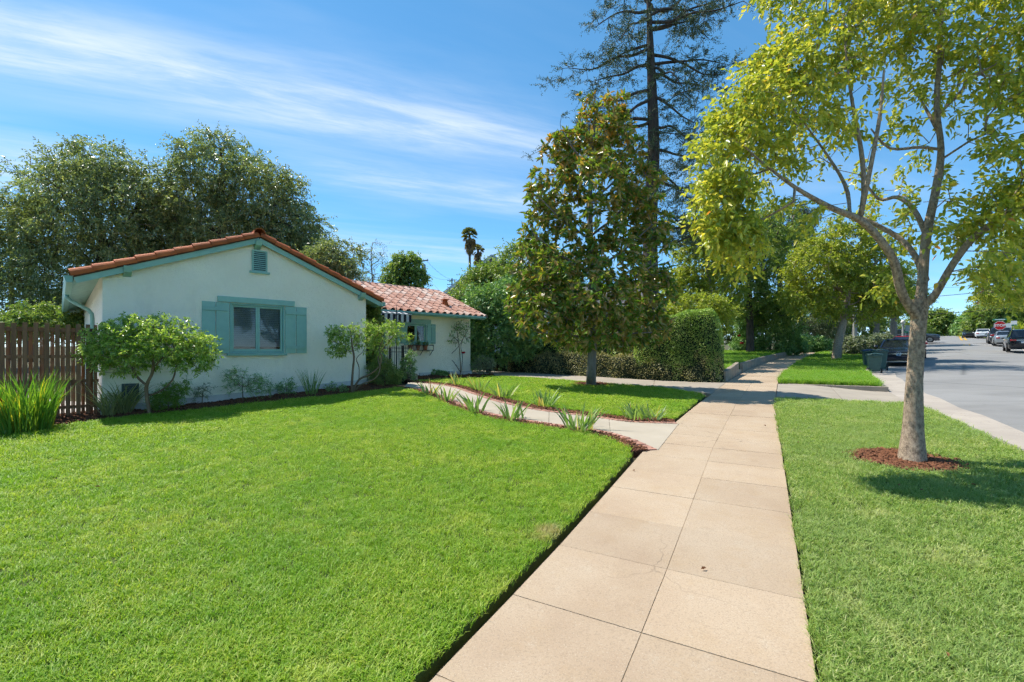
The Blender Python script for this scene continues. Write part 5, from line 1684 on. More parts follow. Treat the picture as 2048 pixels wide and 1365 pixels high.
tree('yellow_green_bush', 'yellow green bush just behind the clipped hedge block', 1385, 21, [(1388, 680), (1388, 640)], [.1, .08, .04],
     [(1390, 620, 60, 30), (1345, 640, 40, 30), (1430, 625, 40, 30)], 240, M_leaf_yel, M_bark_dark, .10, .055, 4, .4, 8, cat='bush', step=.45, r_tip=.008, surf=.4)
tree('rose_shrub', 'big dark shrub with a few red roses behind the neighbour lawn', 1540, 35, [(1540, 690), (1540, 650)], [.1, .08, .04],
     [(1500, 640, 26, 38), (1535, 628, 32, 36), (1580, 640, 26, 42), (1508, 685, 30, 22), (1552, 685, 36, 22), (1592, 692, 18, 18), (1480, 690, 14, 16), (1560, 610, 20, 18, .7)], 520, M_leaf_dark, M_bark_dark, .13, .075, 4, .5, 8, cat='shrub', step=.45, r_tip=.008, surf=.6)
tree('shrub_bank', 'mid green shrub bank behind the terrace between the hedge block and the rose shrub', 1480, 38, [(1480, 690), (1480, 650)], [.15, .12, .06],
     [(1480, 650, 50, 40), (1430, 650, 45, 40), (1530, 640, 50, 40), (1390, 660, 40, 35)], 320, M_leaf_mid, M_bark_dark, .16, .09, 4, .5, 8, cat='shrub', step=.7, r_tip=.012, surf=.4)
tree('olive_shrub', 'tall grey green olive shrub beyond the dark rose shrub', 1615, 50, [(1615, 690), (1622, 640), (1620, 600)], [.14, .11, .07, .03],
     [(1620, 630, 50, 42), (1600, 600, 35, 25), (1650, 650, 40, 40), (1605, 670, 40, 30)], 330, M_leaf_grey, M_bark_grey, .2, .06, 5, .8, 10, cat='shrub', step=.5, r_tip=.009, surf=.4)
tree('low_shrub', 'low dark shrub bank along the sidewalk below the olive shrub', 1605, 41, [(1605, 700), (1605, 690)], [.05, .05, .03],
     [(1595, 688, 30, 18), (1625, 690, 32, 16), (1645, 692, 25, 14)], 240, M_leaf_dark, M_bark_dark, .14, .08, 4, .45, 8, cat='shrub', step=.4, r_tip=.007, surf=.5)
tree('low_shrub', 'pale leafy shrub bank round the foot of the lamp post', 1720, 34, [(1725, 706), (1725, 695)], [.05, .05, .03],
     [(1705, 692, 24, 20), (1740, 690, 30, 18), (1765, 685, 22, 18), (1690, 700, 20, 10)], 230, M_leaf_grey, M_bark_dark, .12, .07, 4, .35, 8, cat='shrub', step=.4, r_tip=.007, surf=.5)
tree('evergreen_bank', 'tall evergreen bank behind the lamp post and pale shrubs', 1690, 80, [(1690, 690), (1690, 650)], [.2, .16, .08],
     [(1680, 640, 50, 40), (1730, 650, 40, 30), (1640, 630, 40, 40), (1770, 655, 35, 28), (1815, 655, 25, 25), (1840, 660, 20, 22)], 380, M_leaf_mid, M_bark_dark, .32, .17, 4, 1.0, 8, cat='shrub', step=1.3, r_tip=.02, surf=.4)

# parkway trees up the street
YA = 28.3
tree('parkway_tree', 'leaning street tree with speckled trunk on the far parkway strip', 1672, YA, [(1676, 690), (1686, 645), (1693, 610), (1697, 560), (1690, 500)], [.30, .24, .22, .21, .16, .11, .04],
     [(1690, 500, 70, 50), (1640, 540, 70, 60), (1740, 530, 65, 60), (1690, 570, 90, 40), (1600, 590, 40, 30), (1630, 610, 50, 25, .8), (1760, 590, 50, 35), (1700, 455, 50, 30), (1730, 620, 50, 22, .8)], 560, M_leaf_yel, M_bark_tan, .15, .085, 4, .6, 8, group='street trees up the parkway', step=.7, r_tip=.013,
     extra=[([(1695, 590, 0), (1650, 560, .5), (1620, 540, .8)], [.10, .07, .03]), ([(1696, 570, 0), (1735, 540, -.5), (1760, 520, -.8)], [.10, .07, .03])])
for px, py, Y, lab, tk in ((1752, 697, 44, 'grey forked street tree behind the dark coupe', .30), (1786, 690, 52, 'grey street tree with spreading fork beyond the red car', .42), (1708, 697, 40, 'reddish street tree trunk partly hidden by the lamp post', .26)):
    tree('parkway_tree', lab, px, Y, [(px, py - 20), (px + 2, py - 50), (px + 4, py - 80)], [tk, tk * .85, tk * .8, tk * .6, tk * .3],
         [(px, py - 105, 50, 34), (px - 30, py - 90, 34, 25), (px + 36, py - 92, 36, 28), (px + 5, py - 135, 42, 25)], 300, M_leaf_yel if Y < 50 else M_leaf_mid, M_bark_grey, .20, .11, 4, .7, 8, group='street trees up the parkway', step=.9, r_tip=.018,
         extra=[([(px + 2, py - 48, 0), (px - 18, py - 75, .8), (px - 30, py - 90, 1)], [tk * .5, tk * .4, tk * .2]), ([(px + 2, py - 48, 0), (px + 20, py - 75, -.8), (px + 34, py - 90, -1)], [tk * .5, tk * .4, tk * .2])])
# far end of the street and across it
tree('round_street_tree', 'rounded yellow green tree at the top of the street', 1872, 105, [(1872, 660), (1872, 640)], [.5, .4, .2],
     [(1862, 648, 26, 18), (1885, 645, 24, 16), (1845, 655, 20, 16), (1875, 632, 18, 8)], 240, M_leaf_mid, M_bark_dark, .5, .3, 4, 1.4, 8, step=2, r_tip=.04)
tree('dark_street_tree', 'dark green tree right of the road crest', 1938, 98, [(1938, 660), (1938, 640)], [.5, .4, .2],
     [(1938, 655, 18, 18), (1942, 636, 11, 12), (1925, 662, 10, 10)], 170, M_leaf_dark, M_bark_dark, .45, .25, 4, 1.3, 8, step=2, r_tip=.04)
tree('broad_street_tree', 'broad bluish green tree behind the stop sign', 2000, 74, [(2000, 680), (2000, 650), (2000, 620)], [.5, .45, .35, .15],
     [(1985, 635, 45, 28), (2030, 625, 40, 30), (1960, 655, 28, 20), (2010, 600, 35, 16), (2050, 650, 30, 30)], 420, M_leaf_mid, M_bark_dark, .38, .2, 4, 1.1, 8, step=1.4, r_tip=.03)
tree('overhanging_tree', 'tree across the street whose yellow green crown hangs over the parked cars', 2120, 36, [(2118, 640), (2112, 560), (2095, 500)], [.35, .3, .24, .15, .05],
     [(2000, 560, 50, 40), (2040, 520, 60, 50), (1985, 590, 35, 18, .9), (2050, 590, 40, 30), (1960, 545, 26, 18, .8), (2100, 480, 80, 60), (2030, 450, 50, 35, .7), (2120, 570, 60, 40)], 480, M_leaf_yel, M_bark_dark, .16, .09, 4, .6, 8, step=.8, r_tip=.014,
     extra=[([(2112, 560, 0), (2070, 575, -.5), (2030, 560, -.8)], [.12, .08, .03])])
tree('yellow_bush', 'yellow flowering bush beside the white street signs', 2040, 60, [(2040, 680), (2040, 665)], [.1, .08, .05],
     [(2040, 662, 18, 12), (2028, 668, 12, 8)], 90, M_leaf_yel, M_bark_dark, .24, .14, 4, .7, 8, cat='bush', step=1, r_tip=.02)
tree('roadside_bush', 'low yellow green bushes left of the road crest', 1890, 112, [(1890, 671), (1890, 666)], [.1, .08, .05],
     [(1880, 666, 22, 6), (1900, 669, 14, 4)], 90, M_leaf_yel, M_bark_dark, .5, .28, 4, 1.0, 8, cat='bush', step=1.5, r_tip=.03)

# ---------------------------------------------------------------- clipped hedges
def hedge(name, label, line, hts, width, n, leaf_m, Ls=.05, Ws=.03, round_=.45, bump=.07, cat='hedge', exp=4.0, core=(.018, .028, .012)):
    """line: ground points of the centre line; hts: height at each; rounded cross-section with leaf-clad skin"""
    a = np.array(line, float)
    d = np.concatenate([[0], np.cumsum(np.linalg.norm(np.diff(a, axis=0), axis=1))])
    Lt = d[-1]
    def frame(u):
        x, y = np.interp(u, d, a[:, 0]), np.interp(u, d, a[:, 1])
        x2, y2 = np.interp(u + .2, d, a[:, 0]), np.interp(u + .2, d, a[:, 1])
        x1, y1 = np.interp(u - .2, d, a[:, 0]), np.interp(u - .2, d, a[:, 1])
        g = unit(np.stack([x2 - x1, y2 - y1], -1))
        return x, y, g
    hh = lambda u: np.interp(u, d, hts)
    def surf(u, th, k=1.0):
        """th 0..pi over the section; superellipse; ends rounded"""
        x, y, g = frame(np.clip(u, 0, Lt))
        endr = np.clip(np.minimum(u, Lt - u) / (width * .5), 0, 1)
        endk = np.sqrt(np.clip(1 - (1 - endr) ** 2.6, .0, 1))
        c, s = np.cos(th), np.sin(th)
        r = 1 / (np.abs(c) ** exp + np.abs(s) ** exp) ** (1 / exp)
        w_ = width / 2 * r * c * k * endk
        h_ = hh(u) * r * s * (k if k < 1 else 1) * (.35 + .65 * endk)
        lump = bump * (np.sin(u * 3.1 + th * 2) * np.cos(u * 1.7 - th * 3 + 1) + .6 * np.sin(u * 7.3 + th * 5))
        w_ = w_ + lump * c; h_ = np.maximum(h_ + lump * s, 0)
        nx, ny = g[..., 1], -g[..., 0]
        X = x + nx * w_; Y = y + ny * w_
        return np.stack([X, Y, H(X, Y) + h_], -1)
    t = thing(name, label, cat, (a[len(a) // 2][0], a[len(a) // 2][1], Hf(*a[len(a) // 2])))
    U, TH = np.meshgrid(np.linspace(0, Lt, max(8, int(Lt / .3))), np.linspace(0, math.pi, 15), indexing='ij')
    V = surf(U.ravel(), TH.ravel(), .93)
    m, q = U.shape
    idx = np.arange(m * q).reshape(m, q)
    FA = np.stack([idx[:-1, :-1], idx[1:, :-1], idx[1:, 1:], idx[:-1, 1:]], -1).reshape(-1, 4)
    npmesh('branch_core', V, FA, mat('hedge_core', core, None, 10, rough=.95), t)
    u, th = rng.uniform(0, Lt, n), rng.uniform(0.0, math.pi, n)
    p0 = surf(u, th); p1 = surf(u, th, .8)
    nr = unit(p0 - p1)
    depth = rng.random(n) ** 2 * .09
    Pb = p0 - nr * depth[:, None] + rng.normal(0, .012, (n, 3))
    D = unit(nr * .5 + rng.normal(0, .75, (n, 3)) + np.array([0, 0, .15]))
    Nn = unit(nr + rng.normal(0, .5, (n, 3)))
    v = np.clip(rng.random(n) * .8 + .2 * smooth(.35, .65, .5 + .5 * np.sin(Pb[:, 0] * 5 + Pb[:, 2] * 4) * np.cos(Pb[:, 1] * 4.3)), 0, 1)
    V, FA, A = leaf_arrays(Pb, D, Nn, rng.uniform(.7, 1.25, n) * Ls, rng.uniform(.8, 1.2, n) * Ws, v, .1, .2, False)
    o = npmesh('foliage', V, FA, leaf_m, t, A); o['kind'] = 'stuff'
    return t
M_leaf_hedge = leafmat('hedge_leaf', [(0, (0.127, 0.216, 0.051)), (.5, (0.268, 0.395, 0.087)), (.85, (0.502, 0.575, 0.143)), (1, (0.620, 0.620, 0.251))], rough=.38, trans=.22)
M_leaf_ivy = leafmat('dry_ivy_leaf', [(0, (0.122, 0.134, 0.049)), (.4, (0.268, 0.244, 0.097)), (.75, (0.438, 0.365, 0.158)), (1, (0.620, 0.536, 0.268))], rough=.45, trans=.15)
def drift(pairs, off):
    return offset(spline(gp(pairs), 4), off)
hl = [(925, 738.5), (1000, 743), (1076, 747.5), (1178, 753), (1281, 759.5), (1380, 763.5), (1448, 766)]
base_line = spline(gp(hl), 4)
hedge('ivy_bank', 'low brownish ivy bank edging the driveway in front of the hedges', offset(base_line, .42), np.interp(np.linspace(0, 1, len(base_line)), [0, .3, .7, 1], [.75, .85, .95, 1.05]), .85, 26000, M_leaf_ivy, .052, .036, bump=.10, exp=2.6)
seg = offset(base_line, 1.05)
k0 = int(len(seg) * .2)
hedge('clipped_hedge', 'long clipped green hedge behind the ivy bank and the magnolia', seg[k0:int(len(seg) * .78)], np.interp(np.linspace(0, 1, int(len(seg) * .78) - k0), [0, .3, .8, 1], [1.25, 1.75, 1.95, 2.05]), 1.2, 26000, M_leaf_hedge, .055, .034, bump=.10, exp=3.2)
seg2 = offset(base_line, .72)
hedge('hedge_block', 'tall clipped hedge block with rounded top at the end of the hedge by the sidewalk', seg2[int(len(seg2) * .63):], np.interp(np.linspace(0, 1, len(seg2) - int(len(seg2) * .63)), [0, .35, .75, 1], [2.0, 2.3, 2.6, 2.5]), 1.3, 44000, M_leaf_hedge, .045, .03, bump=.06, exp=6.0)

# ---------------------------------------------------------------- shrubs and flowers by the house
M_leaf_cam = leafmat('camellia_leaf', [(0, (0.115, 0.196, 0.034)), (.45, (0.230, 0.322, 0.057)), (.8, (0.437, 0.483, 0.161)), (1, (0.620, 0.620, 0.345))], rough=.28, trans=.4, spec=.5)
def wallshrub(name, label, base_px, Y, lobes, n, leaf_m, L_, W_, k=3, slen=.14, nl=6, limbs=None, rad=.02, cat='shrub', droop=.2, step=.14, r_tip=.0028, fine=True, spread=.7, group=None, surf=.2, gdroop=.15, bark_m=None, wob=.12, arch=.03):
    g = G(*base_px) if Y is None else None
    Y = g.y if Y is None else Y
    bx = P(base_px[0], 0, Y).x
    b = Vector((bx, Y, Hf(bx, Y) + .01))
    if limbs:
        lm = [([P(x, y, Y + dy) for x, y, dy in l[0]], l[1]) for l in limbs]
        lm[0] = ([b + Vector((0, 0, -.05))] + lm[0][0], [lm[0][1][0]] + list(lm[0][1]))
    else:
        cx = sum(l[0] for l in lobes) / len(lobes); cy = sum(l[1] for l in lobes) / len(lobes)
        e = P(cx, cy, Y)
        lm = [([b + Vector((0, 0, -.04)), b + (e - b) * .5, e], [rad, rad * .8, rad * .4])]
    tg = blob_points([pblob(*l[:4], Y + (l[5] if len(l) > 5 else 0), l[4] if len(l) > 4 else 1.0) for l in lobes], n, surf)
    tg[:, 2] = np.maximum(tg[:, 2], H(tg[:, 0], tg[:, 1]) + .05)
    mbk, T, TD = grow(lm, tg, step, .18, r_tip, 2.3, wob, arch, 5)
    t = thing(name, label, cat, b, group=group)
    finish(t, mbk, bark_m or M_bark_twig, [shoots(T, TD, k, slen, nl, L_, W_, spread, gdroop, .6, droop, fine)], leaf_m, 'stems', 'foliage')
    return t

wallshrub('camellia_shrub', 'broad rounded camellia on bare forked stems at the house corner', (300, 826), 8.88,
          [(300, 670, 110, 28), (250, 690, 75, 40), (350, 690, 75, 36), (300, 700, 100, 32), (400, 690, 34, 26), (205, 705, 38, 32), (300, 645, 80, 14, .8), (380, 725, 50, 20), (250, 735, 60, 14, .8), (425, 700, 14, 20, .7), (190, 665, 18, 22, .6)], 760, M_leaf_cam, .062, .030, 3, .13, 6,
          limbs=[([(293, 790, 0), (294, 770, 0), (305, 745, 0), (308, 715, 0), (320, 680, 0)], [.036, .034, .03, .026, .02, .01]), ([(294, 772, 0), (275, 755, -.05), (264, 735, -.1), (250, 700, -.1)], [.024, .022, .018, .01]),
                 ([(303, 790, .1), (325, 780, .15), (345, 760, .15), (352, 735, .15), (358, 700, .1)], [.02, .019, .017, .015, .008]), ([(306, 735, 0), (322, 720, -.15), (345, 690, -.2)], [.016, .013, .006])])
wallshrub('crooked_shrub', 'crooked multi stemmed shrub with two leafy tufts at the gable corner', (708, 789), 11.45,
          [(690, 665, 34, 16), (668, 675, 18, 22), (705, 690, 26, 16), (720, 660, 16, 18), (680, 702, 24, 9), (745, 672, 16, 20), (770, 665, 36, 14), (795, 668, 22, 9), (765, 685, 30, 9), (785, 650, 24, 8), (752, 702, 24, 8), (815, 672, 9, 9), (740, 650, 14, 12)], 300, M_leaf_cam, .058, .028, 3, .12, 6,
          limbs=[([(704, 775, 0), (706, 740, 0), (708, 715, 0), (704, 690, 0), (702, 665, 0)], [.034, .03, .027, .025, .02, .01]), ([(706, 782, 0), (718, 760, 0), (738, 750, -.1), (757, 735, -.15), (763, 715, -.15), (758, 700, -.1), (766, 680, -.1)], [.03, .027, .025, .022, .02, .017, .01]),
                 ([(708, 784, 0), (722, 770, -.15), (740, 763, -.2), (755, 752, -.25), (760, 735, -.2), (757, 715, -.15), (772, 690, -.1), (790, 670, 0)], [.026, .024, .022, .021, .02, .018, .014, .008]), ([(718, 758, 0), (718, 735, .1), (713, 718, .1), (725, 705, .1)], [.014, .012, .01, .006])])
sp = [('wispy_shrub', 'wispy dark shrub against the gable wall under the window', (486, 806), 10.35, [(470, 752, 24, 14), (495, 765, 40, 18), (520, 770, 24, 22), (455, 780, 12, 8, .6)], 130, M_leaf_dark, .032, .010, 4, .14, 9),
      ('dwarf_shrub', 'small grey leaved shrublet beside the wispy shrub, towards the camellia', (404, 815), 9.9, [(404, 785, 16, 12), (418, 772, 8, 8, .7), (394, 795, 8, 8)], 40, M_leaf_grey, .028, .014, 3, .09, 6),
      ('fern_shrub', 'bright feathery green fern bush at the foot of the camellia', (335, 822), 9.25, [(330, 800, 30, 16), (345, 785, 26, 18), (370, 775, 14, 14, .6), (315, 812, 18, 8)], 190, M_leaf_brt, .034, .013, 4, .12, 8),
      ('dwarf_shrub', 'small upright shrub between the wispy shrub and the tall strap leaves', (575, 796), 11.05, [(572, 775, 18, 16), (585, 765, 12, 12, .7), (560, 782, 10, 10)], 80, M_leaf_dark, .03, .014, 3, .1, 7),
      ('dwarf_shrub', 'low twiggy shrub between the strap leaves and the crooked shrub', (678, 792), 11.6, [(662, 774, 11, 10), (682, 778, 12, 9), (696, 770, 8, 10, .7)], 60, M_leaf_dark, .028, .014, 3, .08, 7),
      ('round_bush', 'rounded needle leaved bush at the gate end of the mulch bed', (770, 776), 12.9, [(770, 750, 28, 22), (752, 745, 16, 22), (788, 752, 14, 18), (765, 728, 18, 12)], 300, M_leaf_mid, .055, .012, 4, .13, 10),
      ('gate_shrub', 'dark potted shrub with reddish tips growing up the iron gate', (815, 762), 14.3, [(812, 735, 10, 22), (822, 720, 10, 18), (806, 745, 9, 14), (825, 745, 6, 16)], 150, M_leaf_dark, .05, .024, 3, .12, 6),
      ('ground_cover', 'low dark leafy plants in the bed under the plant shelf', (855, 757), 17.0, [(840, 752, 14, 5), (862, 748, 18, 7), (884, 749, 12, 6)], 120, M_leaf_dark, .07, .045, 3, .12, 6),
      ('grey_shrub', 'airy grey green shrub beside the wing corner at the driveway', (967, 752), 17.6, [(967, 728, 18, 16), (955, 735, 12, 12), (980, 730, 10, 14)], 120, M_leaf_grey, .05, .02, 3, .15, 7)]
for a in sp:
    wallshrub(a[0], a[1], a[2], a[3], a[4], a[5], a[6], a[7], a[8], a[9], a[10], a[11], rad=.012)
# climber on the entry wall beside the gable corner
wallshrub('climbing_vine', 'dense green vine climbing the recessed wall at the gable corner', (748, 776), 13.75,
          [(745, 620, 13, 14), (750, 645, 14, 22), (748, 680, 14, 24), (745, 715, 12, 24), (752, 610, 9, 8)], 330, M_leaf_mid, .075, .05, 3, .14, 6, cat='vine',
          limbs=[([(745, 740, 0), (747, 700, 0), (746, 660, 0), (748, 620, 0)], [.02, .02, .018, .014, .008])])
# climbing rose on the wing wall
wallshrub('climbing_rose', 'nearly bare climbing rose with one red bloom on the wing wall', (920, 755), 17.55,
          [(925, 650, 16, 14), (912, 665, 18, 14), (935, 665, 14, 18), (905, 680, 14, 8), (930, 690, 12, 12, .5)], 100, M_leaf_dark, .055, .03, 2, .16, 4, cat='rose', r_tip=.006, step=.2,
          limbs=[([(921, 735, 0), (919, 700, 0), (915, 670, 0), (912, 645, 0)], [.018, .016, .014, .012, .008]), ([(921, 745, 0), (908, 725, 0), (899, 713, 0), (916, 695, 0), (930, 670, 0)], [.014, .012, .011, .010, .006]), ([(922, 745, 0), (925, 715, 0), (922, 690, 0), (935, 660, 0)], [.014, .012, .01, .006])])
M_red = mat('rose_red', (.45, .02, .02), (.3, .01, .015), 30, rough=.6)
ro = thing('rose_bloom', 'red rose bloom on the climbing rose', 'flower', P(926, 706, 17.5))
for i in range(9):
    an = i * 2.4; c = P(926, 706, 17.5) + Vector((math.cos(an), math.sin(an) * .6, .3)) * .05 * (i / 9)
    MB().ell(c, (.05, .04, .035), 7, 5).build('petal', M_red, ro, smooth=True)
for i, (px, py, Y) in enumerate(((1478, 672, 33.2), (1484, 687, 33.2), (1519, 668, 33.4))):
    r2 = thing('rose_bloom', ['upper red rose bloom near the hedge block', 'lower red rose bloom near the hedge block', 'pale rose bloom amid the dark rose shrub'][i], 'flower', P(px, py, Y))
    for j in range(7):
        an = j * 2.4
        MB().ell(P(px, py, Y) + Vector((math.cos(an) * .06, math.sin(an) * .05, .02 * j % .06)), (.08, .07, .07), 6, 4).build('petal', M_red if i < 2 else M_awhite, r2, smooth=True)
# pot plants and the dried trailer under the shelf
M_leaf_dry = leafmat('dried_leaf', [(0, (.10, .06, .045)), (.6, (.20, .13, .10)), (1, (.30, .22, .17))], rough=.8, trans=.15)
wz_ = lambda s_, d_, z_: HW(s_, d_, z_)
pk = P(857, 704, 17.9)
tgs = np.array([np.array(P(857 + rng.normal(0, 4.5), 704 + rng.uniform(0, 30), 17.75 + rng.normal(0, .04))) for _ in range(70)])
mbk, T, TD = grow([([pk, P(857, 712, 17.8), P(857, 725, 17.78)], [.01, .008, .004])], tgs, .12, .1, .003)
t = thing('dried_trailer', 'dried brown trailing plant hanging below the end clay pot', 'plant', pk)
finish(t, mbk, M_bark_twig, [shoots(T, unit(TD + np.array([0, 0, -.8])), 3, .1, 5, .035, .02, .5, .5)], M_leaf_dry, 'stems', 'foliage')
for i, (t_, s_, d_, z_) in enumerate(POTS):
    tgs = np.array([(s_ + rng.normal(0, .06), d_ + rng.normal(0, .05), z_ + rng.uniform(.02, .14 if i else .25)) for _ in range(16)])
    V, FA, A = shoots(tgs, unit(rng.normal(0, 1, (16, 3)) + np.array([0, 0, .8])), 2, .07, 5, .05, .025, .5, .2)
    npmesh('foliage', V, FA, M_leaf_mid, t_, A)

# ---------------------------------------------------------------- strap leaved plants
def blade_arrays(n, hmin, hmax, w, spread, lean, curl, seed_r):
    Vs, Fs, As = [], [], []
    for i in range(n):
        r = seed_r * math.sqrt(rng.random()); th = rng.uniform(0, 6.283)
        bx, by = r * math.cos(th), r * math.sin(th)
        hgt = rng.uniform(hmin, hmax)
        az = th + rng.normal(0, .8); ln = abs(rng.normal(0, lean)) + r / max(seed_r, 1e-6) * spread
        dx, dy = math.cos(az), math.sin(az)
        fa = rng.uniform(0, 6.283); sx, sy = math.cos(fa), math.sin(fa)
        cu = curl * rng.uniform(.2, 1.4)
        ww = w * rng.uniform(.75, 1.2)
        b = len(Vs) * 0
        V = []
        for q in range(6):
            u = q / 5
            out = hgt * (ln * u + cu * u * u * u * .9)
            z = hgt * (u - cu * .55 * u ** 3)
            wid = ww * (1 - u ** 3) * (.75 + .5 * u * (1 - u) * 2)
            cx, cy = bx + dx * out, by + dy * out
            V += [(cx - sx * wid / 2, cy - sy * wid / 2, z), (cx + sx * wid / 2, cy + sy * wid / 2, z)]
        Vs.append(V); As.append(rng.random())
    return Vs, As
def strap(name, label, cat, loc, n, hmin, hmax, w, spread, lean, curl, seed_r, leaf_m, group=None, single=True):
    t = thing(name, label, cat, loc, rng.uniform(0, 6.28), group, world=False)
    Vs, As = blade_arrays(n, hmin, hmax, w, spread, lean, curl, seed_r)
    fq = [(2 * q, 2 * q + 1, 2 * q + 3, 2 * q + 2) for q in range(5)]
    if single:
        for V, a in zip(Vs, As):
            npmesh('leaf', np.array(V), np.array(fq), leaf_m, t, np.full(12, a))
    else:
        V = np.concatenate([np.array(v) for v in Vs])
        FA = np.concatenate([np.array(fq) + 12 * i for i in range(n)])
        o = npmesh('leaves', V, FA, leaf_m, t, np.repeat(As, 12)); o['kind'] = 'stuff'
    return t
M_iris = leafmat('iris_leaf', [(0, (0.121, 0.203, 0.061)), (.5, (0.203, 0.297, 0.095)), (.88, (0.297, 0.365, 0.135)), (.95, (0.513, 0.405, 0.162)), (1, (0.567, 0.297, 0.121))], rough=.45, trans=.35)
M_strap = leafmat('strap_leaf', [(0, (0.065, 0.156, 0.023)), (.5, (0.117, 0.234, 0.033)), (.85, (0.221, 0.312, 0.046)), (.93, (0.585, 0.468, 0.039)), (1, (0.600, 0.494, 0.065))], rough=.4, trans=.4)
M_straw = leafmat('variegated_leaf', [(0, (0.130, 0.156, 0.065)), (.5, (0.260, 0.273, 0.117)), (1, (0.468, 0.442, 0.234))], rough=.45, trans=.3)
iris = [(858, 790, 13, .42, 'iris clump on the gable side of the path, fifth from the sidewalk'), (893, 803, 10, .40, 'sparse yellowing iris clump, fourth on the gable side of the path'),
        (950, 824, 17, .46, 'iris clump on the gable side of the path, third from the sidewalk'), (1026, 840, 18, .42, 'iris clump on the gable side of the path, second from the sidewalk'),
        (1158, 861, 26, .46, 'largest iris clump, on the gable side of the path nearest the sidewalk'),
        (915, 771, 9, .42, 'small iris clump farthest up the magnolia side of the path'), (958, 781, 15, .44, 'iris clump, fourth from the sidewalk on the magnolia side of the path'),
        (1006, 796, 15, .42, 'iris clump, third from the sidewalk on the magnolia side of the path'), (1087, 814, 20, .42, 'iris clump, second from the sidewalk on the magnolia side of the path'),
        (1268, 839, 16, .36, 'iris clump at the sidewalk end of the magnolia side, its path end half'), (1305, 841, 14, .36, 'iris clump at the sidewalk end of the magnolia side, its sidewalk end half')]
for px, py, n, h, lab in iris:
    p = G(px, py); p.z += .01
    strap('iris_clump', lab, 'iris', p, int(n * 1.6), h * .55, h * 1.1, .042, .45, .22, .25, .13 + .004 * n, M_iris, 'iris clumps along the garden path')
p = G(50, 866)
strap('strap_plant', 'big clump of arching green strap leaves with yellow tips before the fence', 'plant', p, 400, .6, 1.18, .024, .17, .08, .20, .31, M_strap, single=False)
p = P(222, 0, 8.95); p.z = Hf(p.x, p.y)
strap('strap_plant', 'pale variegated strap leaf clump at the house corner, nearer the fence', 'plant', p, 70, .35, .88, .024, .35, .14, .5, .13, M_straw, 'variegated strap clumps', False)
p = P(250, 0, 9.1); p.z = Hf(p.x, p.y)
strap('strap_plant', 'pale variegated strap leaf clump nearer the camellia stems', 'plant', p, 70, .35, .85, .024, .40, .14, .5, .13, M_straw, 'variegated strap clumps', False)
p = P(623, 0, 11.25); p.z = Hf(p.x, p.y)
strap('strap_plant', 'upright dark green strap leaf clump under the shutter end of the gable wall', 'plant', p, 46, .45, .78, .018, .30, .06, .12, .12, M_iris, single=False)
# sparse tufts in the side bed of the neighbour wall
p = P(1468, 738, 15.9)
# ================================================================ NEIGHBOUR'S TERRACE AND HOUSE
M_retain = mat('retaining_wall_concrete', (.36, .30, .225), (.26, .215, .165), 2.5, rough=.92, bump=.5, bscale=30, grain=(.13, .105, .085), gscale=8, gamount=.45)
def ret_wall(label, t0, t1, h0, h1, th=.16, n=16, c0=lambda t: SL(t) - .03):
    t_ = thing('retaining_wall', label, 'wall', (*xy((t0 + t1) / 2, float(c0((t0 + t1) / 2))), 0), group='low retaining walls along the sidewalk')
    tt = np.linspace(t0, t1, n)
    mb = MB(); vs_ = []
    for i, t in enumerate(tt):
        u = i / (n - 1); h = h0 + (h1 - h0) * u
        c = float(c0(t))
        inn = 0.0
        if u < .06 or u > .97: inn = .03
        for cc, zz in ((c - inn, -.1), (c - inn, h), (c - th, h), (c - th, -.1)):
            x, y = xy(t, cc); vs_.append((float(x), float(y), Hf(x, y) + zz))
    fs_ = []
    for i in range(n - 1):
        for q in range(3):
            fs_.append((i * 4 + q, (i + 1) * 4 + q, (i + 1) * 4 + q + 1, i * 4 + q + 1))
    fs_ += [(0, 1, 2, 3), (4 * n - 1, 4 * n - 2, 4 * n - 3, 4 * n - 4)]
    o = mb.add(vs_, fs_).build('wall', M_retain, t_, bev=.015)
    bm = bmesh.new(); bm.from_mesh(o.data); bmesh.ops.recalc_face_normals(bm, faces=bm.faces); bm.to_mesh(o.data); bm.free()
ret_wall('short grey retaining wall between the hedge block and the neighbour steps', 17.55, 20.9, .36, .50)
ret_wall('long low buff retaining wall beyond the neighbour steps', 22.3, 42, .40, .28)
tp = [xy(19.0, float(SL(19)) - .18)] + [xy(t, float(SL(t)) - .18) for t in np.linspace(19.2, 20.9, 4)] + [xy(20.9, float(SL(21)) - 1.6), xy(22.3, float(SL(22)) - 1.6)] + [xy(t, float(SL(t)) - .18) for t in np.linspace(22.3, 41, 9)] + [xy(41, -8), xy(19.0, -9)]
sheet('terrace_lawn', tp, M_turf, .33, .8, skirt=.4)
grow_grass(tp, .33, NG3, M_grass3, 'bright grass of the raised neighbour lawn behind the retaining wall', dens=700, hs=1.4)
st_ = thing('garden_steps', 'two concrete steps between the retaining walls', 'steps', (*xy(21.6, float(SL(21.6))), 0))
for i in range(2):
    a = [xy(20.95, float(SL(21)) - .1 - .35 * i), xy(22.25, float(SL(22.2)) - .1 - .35 * i), xy(22.25, float(SL(22.2)) - .46 - .35 * i - .8 * (i == 1)), xy(20.95, float(SL(21)) - .46 - .35 * i - .8 * (i == 1))]
    z = Hf(*a[0]) + .16 * (i + 1)
    MB().add([(p[0], p[1], z) for p in a] + [(p[0], p[1], z - .3) for p in a], [(0, 1, 2, 3)[::-1], (0, 1, 5, 4), (1, 2, 6, 5), (2, 3, 7, 6), (3, 0, 4, 7)]).build('step', M_conc, st_)

